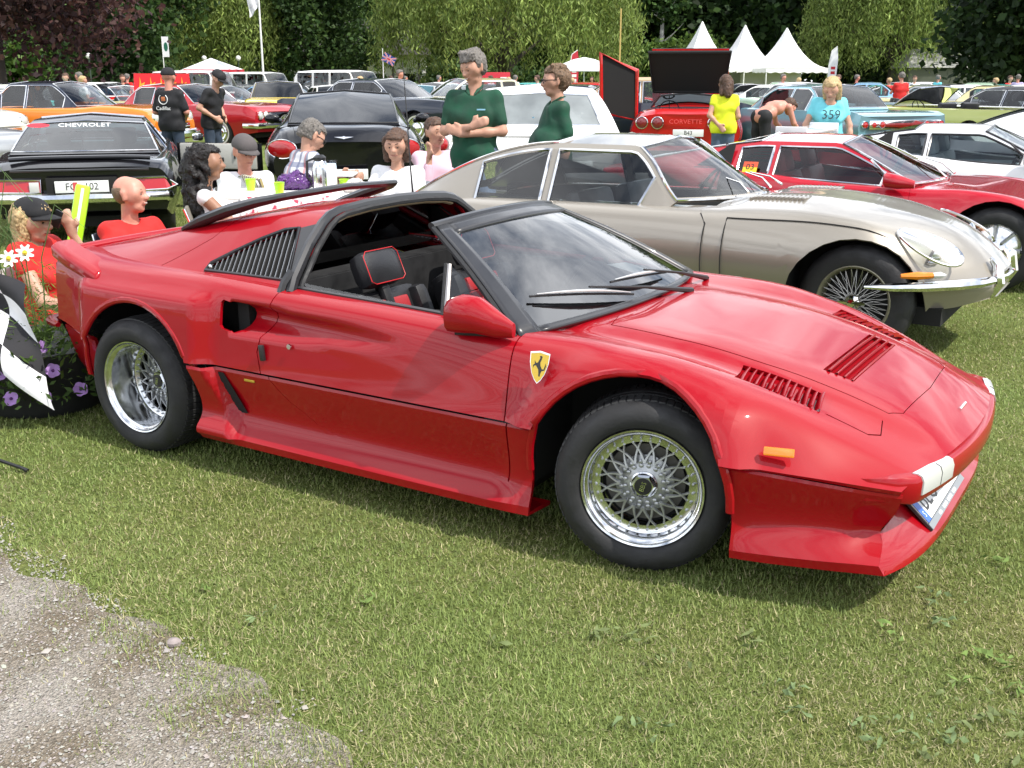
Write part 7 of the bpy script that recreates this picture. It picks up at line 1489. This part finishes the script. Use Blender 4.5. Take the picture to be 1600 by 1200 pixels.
person('woman in neon yellow top and denim shorts seen from behind', (3.18, 16.4), R(172), stand(1.56, wrR=(.10, .14, 1.0), elR=(.25, .10, 1.15), wrL=(-.16, -.16, 1.05)), NEON, DENIM, SKIN, 'brown', 'long', .0145, female=True, shorts=True, sleeve=.3, headpitch=R(12), headyaw=R(20))
person('bare-backed man bending forward into the red car', (3.95, 17.3), R(118), stand(1.75, chest=(0, -.26, 1.10), neck=(0, -.44, 1.16), head=(0, -.58, 1.12), shL=(-.19, -.40, 1.12), shR=(.19, -.40, 1.12), elL=(-.22, -.50, .86), elR=(.22, -.50, .86), wrL=(-.18, -.66, .72), wrR=(.18, -.66, .72)), None, BLKCLOTH, SKINR, 'brown', 'short', .0155, topless=True, shorts=True, headpitch=R(40))
TURQ = mat('turquoise_cotton', (.16, .58, .66), .8, var=.08)
bl = person('blonde woman in turquoise T-shirt leaning over the white wedge coupe', (3.85, 13.3), R(-8), stand(1.60, chest=(0, -.05, 1.26), neck=(0, -.10, 1.46), head=(-.01, -.16, 1.62), elL=(-.30, -.06, 1.14), elR=(.28, -.04, 1.13), wrL=(-.36, -.16, .90), wrR=(.30, -.12, .88)), TURQ, DENIM, SKIN, 'blond', 'long', .013, female=True, headpitch=R(28), headyaw=R(-18), sleeve=.5)
text('shirt_number', '359', .15, mat('print_dark', (.03, .05, .06), .8), frame((0, -.215, 1.13), (1, 0, 0), (0, .12, 1)), bl, .002)
PINK = mat('pink_cotton', (.62, .42, .50), .8)
person('person in pink with a raised hand, half hidden by the man with folded arms', (-.62, 9.9), R(30), sit(.30, .1, elL=(-.24, -.12, .62), wrL=(-.20, -.10, .86), hdL=(0, -.1, 1)), PINK, DENIMD, SKIN, 'brown', 'short', .0145, sleeve=1.7)
# distant visitors: four figures, copied
protoP = [person('x', (0, -300), 0, stand(1.76), WHTCLOTH, DENIMD, SKIN, 'brown', 'short', .028, fine=False), person('x', (0, -300), 0, stand(1.66, elL=(-.30, .0, 1.15), wrL=(-.13, -.1, 1.0)), WHTCLOTH, BLKCLOTH, SKIN, 'blond', 'short', .028, female=True, fine=False), person('x', (0, -300), 0, stand(1.80, elR=(.25, -.12, 1.18), wrR=(.12, -.3, 1.25), knL=(-.11, -.14, .5), anR=(.12, .16, .1)), WHTCLOTH, DENIM, SKINR, 'grey', 'short', .028, belly=.05, fine=False)]
TOPS = [('white', WHTCLOTH), ('red', REDP), ('black', BLKCLOTH), ('turquoise', TURQ), ('pink', PINK), ('dark green', GREENP), ('striped', PLAID), ('lilac', mat('lilac', (.45, .40, .60), .8))]
far_p = [(130, 33, 0, 6), (155, 31, 1, 0), (150, 34, 2, 4), (215, 40, 0, 2), (222, 41, 2, 1), (572, 36, 1, 3), (632, 33, 2, 0), (618, 50, 0, 1), (595, 54, 1, 5), (690, 52, 2, 3), (768, 47, 0, 4), (795, 40, 1, 7), (805, 50, 2, 0), (838, 44, 0, 3), (1207, 42, 2, 6), (1231, 44, 1, 0), (1290, 40, 0, 2), (1318, 47, 2, 1), (1367, 46, 1, 1), (1405, 48, 0, 0), (1440, 50, 2, 3), (1527, 46, 1, 4), (1548, 47, 0, 1), (1560, 45, 2, 7), (70, 44, 0, 3), (490, 58, 1, 2), (1385, 34, 2, 1), (920, 60, 0, 7), (640, 60, 2, 2), (890, 47, 1, 0)]
for k, (px, d, t, c) in enumerate(far_p):
    r = copy_tree(protoP[t]); x, y = (px-800)/FPX*d, d; r.location = (x, y, gz(x, y)); r.rotation_euler = (0, 0, k*2.3); tag(r, 'distant visitor in a %s top among the cars, %s from left' % (TOPS[c][0], (ORD+['twenty-third', 'twenty-fourth', 'twenty-fifth', 'twenty-sixth', 'twenty-seventh', 'twenty-eighth', 'twenty-ninth', 'thirtieth'])[sorted(q[0] for q in far_p).index(px)]), 'person', 'distant visitors among the cars')
    for ch in r.children:
        if ch.name.startswith('shirt'): s = ch.material_slots[0]; s.link = 'OBJECT'; s.material = TOPS[c][1]
for p in protoP:
    for c in list(p.children_recursive): bpy.data.objects.remove(c)
    bpy.data.objects.remove(p)
# ------------------------------------------------------------------ picnic table, chairs, planter, small things
tb = empty('picnic_table', (-1.66, 8.30, 0), R(8), 'white folding table with a red and white cloth, set for a picnic', 'table'); MB().bbox((0, 0, .70), (1.05, .62, .03), .01).build('table_top', WHITE, tb)
for a in (-.42, .42):
    for b in (-.24, .24): MB().tube([(a*.8, b, .69), (a, -b, .0)], .012, 6).build('leg', ALU, tb)
CLOTH = mat('printed_cloth', (.75, .72, .72), .9)
n_, l_ = CLOTH.node_tree.nodes, CLOTH.node_tree.links; t_ = n_.new('ShaderNodeTexCoord'); w_ = n_.new('ShaderNodeTexNoise'); w_.inputs['Scale'].default_value = 14; l_.new(t_.outputs['Object'], w_.inputs['Vector']); r_ = n_.new('ShaderNodeValToRGB'); r_.color_ramp.elements[0].position = .36; r_.color_ramp.elements[0].color = (.5, .06, .10, 1); r_.color_ramp.elements[1].position = .42; r_.color_ramp.elements[1].color = (.78, .76, .76, 1); l_.new(w_.outputs['Fac'], r_.inputs[0]); l_.new(r_.outputs[0], n_['Principled BSDF'].inputs['Base Color'])
V = []; 
for i in range(25):
    x = -.40+.9*i/24
    for j, (y, z) in enumerate(((-.05, .718), (-.28, .718), (-.318, .705), (-.33, .62), (-.335, .52))): V.append((x, y+.012*math.sin(i*1.7)*(j > 2), z+.01*math.sin(i*.9)*(j > 3)))
mesh('tablecloth', V, [(i*5+j, (i+1)*5+j, (i+1)*5+j+1, i*5+j+1) for i in range(24) for j in range(4)], CLOTH, tb)
LIMEP = mat('lime_plastic', (.42, .75, .02), .35, coat=.3)
def stand_on(name, label, cat, x, y, z, group=None): return empty(name, (-1.66+x*math.cos(R(8))-y*math.sin(R(8)), 8.30+x*math.sin(R(8))+y*math.cos(R(8)), z), 0, label, cat, group)
for k, (x, y, w) in enumerate(((-.30, .10, 'left'), (-.06, -.22, 'front'), (.42, -.02, 'right'))):
    o = stand_on('cup', 'lime green cup on the picnic table, the %s one' % w, 'cup', x-.06, y, .7165, 'lime cups on the picnic table'); MB().lathe([(.0001, 0), (.030, 0), (.040, .085), (.043, .087), (.038, .083), (.029, .006), (.0001, .006)], 18, None, 'Z').build('cup_wall', LIMEP, o, True, 40); MB().lathe([(.0001, .068), (.036, .068)], 16, None, 'Z').build('drink', mat('coffee', (.10, .05, .03), .2), o)
o = stand_on('thermos_jug', 'steel thermos jug with black handle on the picnic table', 'jug', .18, .04, .7165); MB().lathe([(.0001, 0), (.062, 0), (.066, .02), (.066, .17), (.052, .215), (.045, .225)], 20, None, 'Z').build('jug_body', ALU, o, True, 40); MB().lathe([(.046, .222), (.05, .25), (.03, .268), (.0001, .27)], 16, None, 'Z').build('lid', BLACK, o, True, 40); MB().tube([(-.045, 0, .24), (-.10, 0, .22), (-.105, 0, .10), (-.066, 0, .06)], .010, 6).build('handle', BLACK, o)
o = stand_on('milk_carton', 'white carton beside the steel jug', 'carton', .27, -.10, .7165); MB().bbox((0, 0, .09), (.07, .07, .18), .004).build('carton_box', WHITE, o); mesh('gable_top', [(-.035, -.035, .18), (.035, -.035, .18), (.035, .035, .18), (-.035, .035, .18), (-.035, 0, .215), (.035, 0, .215)], [(0, 1, 5, 4), (2, 3, 4, 5), (1, 2, 5), (3, 0, 4)], mat('carton_blue', (.45, .6, .75), .5), o, False)
o = stand_on('plastic_bag', 'crumpled purple plastic bag on the picnic table', 'bag', -.02, .10, .7165); rg_ = np.random.default_rng(2); V, F = grow([(Vv(-.08, 0, .06), Vv(.08, 0, .05), .06, .05), (Vv(-.02, 0, .08), Vv(.02, .01, .12), .05, .03), (Vv(.05, .01, .08), Vv(.10, 0, .10), .04, .025)], .011, .02); V = V+rg_.normal(0, .005, V.shape); big_mesh('bag_film', V, F, mat('purple_film', (.10, .025, .17), .25, coat=.4), o, False)
o = stand_on('bread_bag', 'clear bag of bread rolls on the right of the table', 'bag', .44, -.20, .7165); V, F = grow([(Vv(-.05, 0, .04), Vv(.05, 0, .04), .042, .045), (Vv(.02, .02, .07), Vv(-.02, .01, .075), .035, .03)], .011, .02); V = V+rg_.normal(0, .004, V.shape); big_mesh('bag_film', V, F, mat('cloudy_film', (.66, .62, .58), .3, coat=.3), o, False)
o = stand_on('tumbler', 'clear plastic tumbler on the small side tray', 'cup', .26, .66, .80); MB().lathe([(.0001, 0), (.030, 0), (.040, .10), (.038, .10), (.028, .004)], 16, None, 'Z').build('tumbler_wall', glass('tumbler_glass', (.85, .88, .9), .95), o)
ty = stand_on('side_tray', 'small white folding side tray behind the main table', 'tray', .24, .68, 0); MB().bbox((0, 0, .785), (.42, .34, .02), .008).build('tray_top', WHITE, ty)
for a in (-.16, .16): MB().tube([(a, -.13, .78), (a, .13, 0)], .009, 6).build('leg', BLACK, ty); MB().tube([(a, .13, .78), (a, -.13, 0)], .009, 6).build('leg', BLACK, ty)
def chair(label, loc, yaw, z, m, back=.5):
    c = empty('folding_chair', (loc[0], loc[1], gz(*loc)), yaw, label, 'chair'); MB().bbox((0, .04, z-.045), (.46, .44, .03), .012).build('seat', m, c)
    Mt = Matrix.Rotation(R(-16), 3, 'X'); MB().bbox((0, .335, z+back*.5), (.46, .028, back), .012, Mt).build('backrest', m, c)
    for sd in (-1, 1):
        MB().tube([(sd*.22, .42, z+back-.02), (sd*.22, .22, z-.06), (sd*.22, -.18, 0)], .012, 6).build('leg', ALU, c); MB().tube([(sd*.22, -.16, z-.03), (sd*.22, .30, 0)], .012, 6).build('leg', ALU, c)
TAUPE = mat('taupe_plastic', (.20, .185, .155), .6); STR = mat('striped_canvas', (.3, .3, .3), .9)
n_, l_ = STR.node_tree.nodes, STR.node_tree.links; t_ = n_.new('ShaderNodeTexCoord'); d_ = n_.new('ShaderNodeTexWave'); d_.inputs['Scale'].default_value = 6; d_.bands_direction = 'X'; l_.new(t_.outputs['Object'], d_.inputs['Vector']); r_ = n_.new('ShaderNodeValToRGB'); r_.color_ramp.interpolation = 'CONSTANT'; r_.color_ramp.elements[0].color = (.62, .58, .48, 1); r_.color_ramp.elements[1].position = .5; r_.color_ramp.elements[1].color = (.05, .07, .10, 1); q_ = r_.color_ramp.elements.new(.8); q_.color = (.35, .28, .12, 1); l_.new(d_.outputs['Fac'], r_.inputs[0]); l_.new(r_.outputs[0], n_['Principled BSDF'].inputs['Base Color'])
chair('taupe folding chair under the curly-haired woman', (-1.93, 7.75), R(104), .18, TAUPE, .52); chair('folding chair under the man in the grey cap', (-2.18, 8.9), R(22), .18, TAUPE); chair('striped canvas chair under the man in plaid', (-1.80, 9.0), R(122), .38, STR, .42); chair('white folding chair under the woman in the white blouse', (-.98, 8.75), R(-8), .23, WHITE); chair('dark low chair under the balding man in red', (-2.36, 7.05), R(50), .06, mat('navy_canvas', (.02, .025, .04), .85), .50); chair('low chair under the girl with the phone', (-2.66, 6.28), R(80), .06, mat('pale_canvas', (.5, .5, .48), .8), .4); chair('dark chair under the half-hidden person in pink', (-.62, 9.9), R(30), .28, mat('plum_canvas', (.06, .03, .05), .85), .4)
gc = empty('folding_chair', (-3.05, 7.5, 0), R(20), 'lime green folding chair with its tilted back beside the capped girl', 'chair'); Mt = Matrix.Rotation(R(14), 3, 'Y') @ Matrix.Rotation(R(-8), 3, 'X')
MB().bbox((0, 0, .62), (.10, .06, .44), .02, Mt).build('backrest', LIMEP, gc); MB().bbox((.0, -.034, .62), (.02, .012, .40), .004, Mt).build('back_rib', WHITE, gc); MB().bbox((-.08, -.2, .30), (.36, .36, .03), .01).build('seat', LIMEP, gc)
for a in (-.22, .08):
    for b in (-.36, -.05): MB().tube([(a, b, .29), (a*1.1, b, 0)], .012, 6).build('leg', WHITE, gc)
# flower tub with petunias, cosmos, tall grass and a checkered flag
pt = empty('flower_tub', (-2.30, 5.02, 0), 0, 'flower tub with lilac petunias and white daisies behind the red tail', 'planter'); MB().lathe([(.0001, 0), (.26, 0), (.30, .04), (.36, .30), (.37, .32), (.34, .32), (.33, .30), (.0001, .29)], 28, None, 'Z').build('tub', mat('black_tub', (.02, .02, .022), .6, bump=.2, bscale=20), pt, True, 40)
rg = np.random.default_rng(12)
N = 5200; th = rg.uniform(0, 6.28, N); rr_ = rg.random(N)**.5*.40; h = .30+rg.random(N)*.46*(1-rr_/.6); p = np.stack([rr_*np.cos(th)*1.15, rr_*np.sin(th), h], 1); k = rg.random(N) < .45; p[k, 2] = .12+rg.random(k.sum())*.28; p[k, :2] *= 1.25
a = rg.normal(size=(N, 3)); a[:, 2] = np.abs(a[:, 2])*.8; a /= np.linalg.norm(a, axis=1)[:, None]; b = np.cross(a, rg.normal(size=(N, 3))); b /= np.linalg.norm(b, axis=1)[:, None]; s = rg.uniform(.010, .032, N)[:, None]; wd = np.where(k[:, None], .42, .10)
V = np.stack([p-a*s, p+b*s*wd, p+a*s, p-b*s*wd], 1).reshape(-1, 3); col = np.where(k[:, None], np.array([.055, .10, .022]), np.array([.11, .19, .035]))*rg.normal(1, .25, N).clip(.4, 1.7)[:, None]
big_mesh('foliage', V, np.arange(N*4).reshape(-1, 4), leafmat('herb_leaf', .3), pt, False, col)
LIL = mat('petunia_lilac', (.40, .22, .55), .6, var=.2, vscale=40); LILD = mat('petunia_throat', (.10, .02, .14), .6); DAISY = mat('daisy_white', (.80, .80, .76), .6); YOLK = mat('daisy_centre', (.75, .50, .03), .7)
def bloom(name, c, nrm, r, m, mc, petals):
    q = Vector(nrm).normalized().to_track_quat('Z', 'Y').to_matrix().to_4x4(); M = Matrix.Translation(c) @ q; mb = MB(); n = 30
    V = [(0, 0, -r*.35)]
    for i in range(n):
        an = 2*math.pi*i/n; e = 1-.16*abs(math.cos(an*petals/2))**6*(1.0 if petals < 7 else 3.2); V.append((r*.45*math.cos(an), r*.45*math.sin(an), -r*.06))
    for i in range(n):
        an = 2*math.pi*i/n; e = 1-(.14 if petals < 7 else .5)*abs(math.cos(an*petals/2))**4; V.append((r*e*math.cos(an), r*e*math.sin(an), r*.06*math.sin(an*5)))
    F = [(0, 1+i, 1+(i+1) % n) for i in range(n)]+[(1+i, 1+n+i, 1+n+(i+1) % n, 1+(i+1) % n) for i in range(n)]
    o = mesh(name, [M @ Vector(v) for v in V], F, m, pt); MB().sphere(M @ Vector((0, 0, -r*.12 if petals < 7 else .002)), r*(.22 if petals < 7 else .28), 8, (1, 1, 1)).build('flower_centre', mc, o)
for x, y, z in ((.06, -.34, .40), (.14, -.30, .36), (-.02, -.40, .26), (.03, -.42, .15), (.13, -.36, .20), (.16, -.37, .14), (-.27, -.38, .12), (-.21, -.40, .10), (-.24, -.42, .02), (.05, -.38, .30), (-.13, -.42, .22), (.30, -.30, .16), (.20, -.34, .26)): bloom('petunia', (x, y, z), (.25+x*.8, -1, .35), .034, LIL, LILD, 5)
for x, y, z in ((-.27, -.10, .72), (-.04, -.12, .74), (.02, -.08, .76), (-.33, -.04, .66)): bloom('daisy', (x, y, z), (.2, -1, .5), .044, DAISY, YOLK, 8); MB().tube([(x, y, z-.01), (x*.8, y*.5, .35)], .003, 4).build('flower_stem', mat('stem_green', (.07, .13, .03), .7), pt)
for k in range(16):
    a = rg.uniform(-.9, .9); hgt = rg.uniform(.55, .95); e = rg.uniform(-.25, .35); x0 = rg.uniform(-.28, .06); MB().tube([(x0, 0, .3), (x0+.1*e, -.02, .3+hgt*.6), (x0+.4*e, -.03, .3+hgt*.95), (x0+.85*e, -.05, .3+hgt*(.98 if abs(e) < .12 else .80))], [.0035, .003, .0022, .0012], 4).build('grass_stalk', MATS['stem_green'], pt)
cf = empty('checkered_flag', (-2.28, 4.72, 0), 0, 'black and white checkered flag with a red corner hanging at the left edge', 'flag'); CK = [mat('flag_cloth_white', (.78, .78, .80), .8, var=.04), mat('flag_cloth_black', (.015, .015, .018), .8), mat('flag_cloth_red', (.6, .02, .03), .8)]
V = []; I = []; F = []; nu, nv = 28, 28
for i in range(nu+1):
    for j in range(nv+1):
        u, v = i/nu, j/nv; x = -.42+.50*u-.10*v*(1-u)+.13*v*u; z = 1.05-.42*u*(1-.25*v)-.62*v*(.62+.38*u)+.03*math.sin(u*7+v*3); y = .05*math.sin(u*9+v*4)+.04*math.sin(v*8-u*3)-.12*v; V.append((x, y, max(z, .06)))
for i in range(nu):
    for j in range(nv): F.append((i*(nv+1)+j, (i+1)*(nv+1)+j, (i+1)*(nv+1)+j+1, i*(nv+1)+j+1)); ck = (i*4//nu+j*4//nv) % 2; I.append(2 if (i*4//nu == 0 and j*4//nv == 2) else ck)
o = mesh('flag_cloth', V, F, CK, cf, True, None, I); MB().tube([(-.44, .02, 0), (-.43, .02, .95)], .008, 6).build('flag_stick', mat('stick_wood', (.35, .25, .12), .7), cf)
st_ = empty('stand_foot', (-2.02, 4.06, 0), 0, 'black tube end lying on the grass at the left edge', 'stand'); MB().tube([(-.08, .02, .045), (.03, -.01, .02), (.055, -.02, .012)], [.008, .008, .010], 6).build('tube', BLACK, st_)
# cooler, box and folding sign seen between the cars
cb_ = empty('cool_box', (1.15, 10.2, 0), R(10), 'blue cool box on the grass beyond the sand coupe', 'box'); MB().bbox((0, 0, .18), (.5, .32, .34), .02).build('box', mat('cooler_blue', (.03, .20, .55), .5), cb_); MB().bbox((0, 0, .38), (.52, .34, .07), .02).build('lid', WHITE, cb_)
# rear wing of the white wedge coupe
for o in bpy.data.objects:
    if o.get('label', '').startswith('white wedge coupe'):
        MB().bbox((-1.86, 0, 1.0), (.30, 1.36, .035), .014, Matrix.Rotation(R(6), 3, 'Y')).build('rear_wing', SNOW, o)
        for sd in (-1, 1): MB().bbox((-1.84, sd*.55, .90), (.16, .03, .18), .01).build('wing_stay', SNOW, o); MB().bbox((-1.88, sd*.69, 1.0), (.34, .025, .12), .01).build('wing_end_plate', SNOW, o)
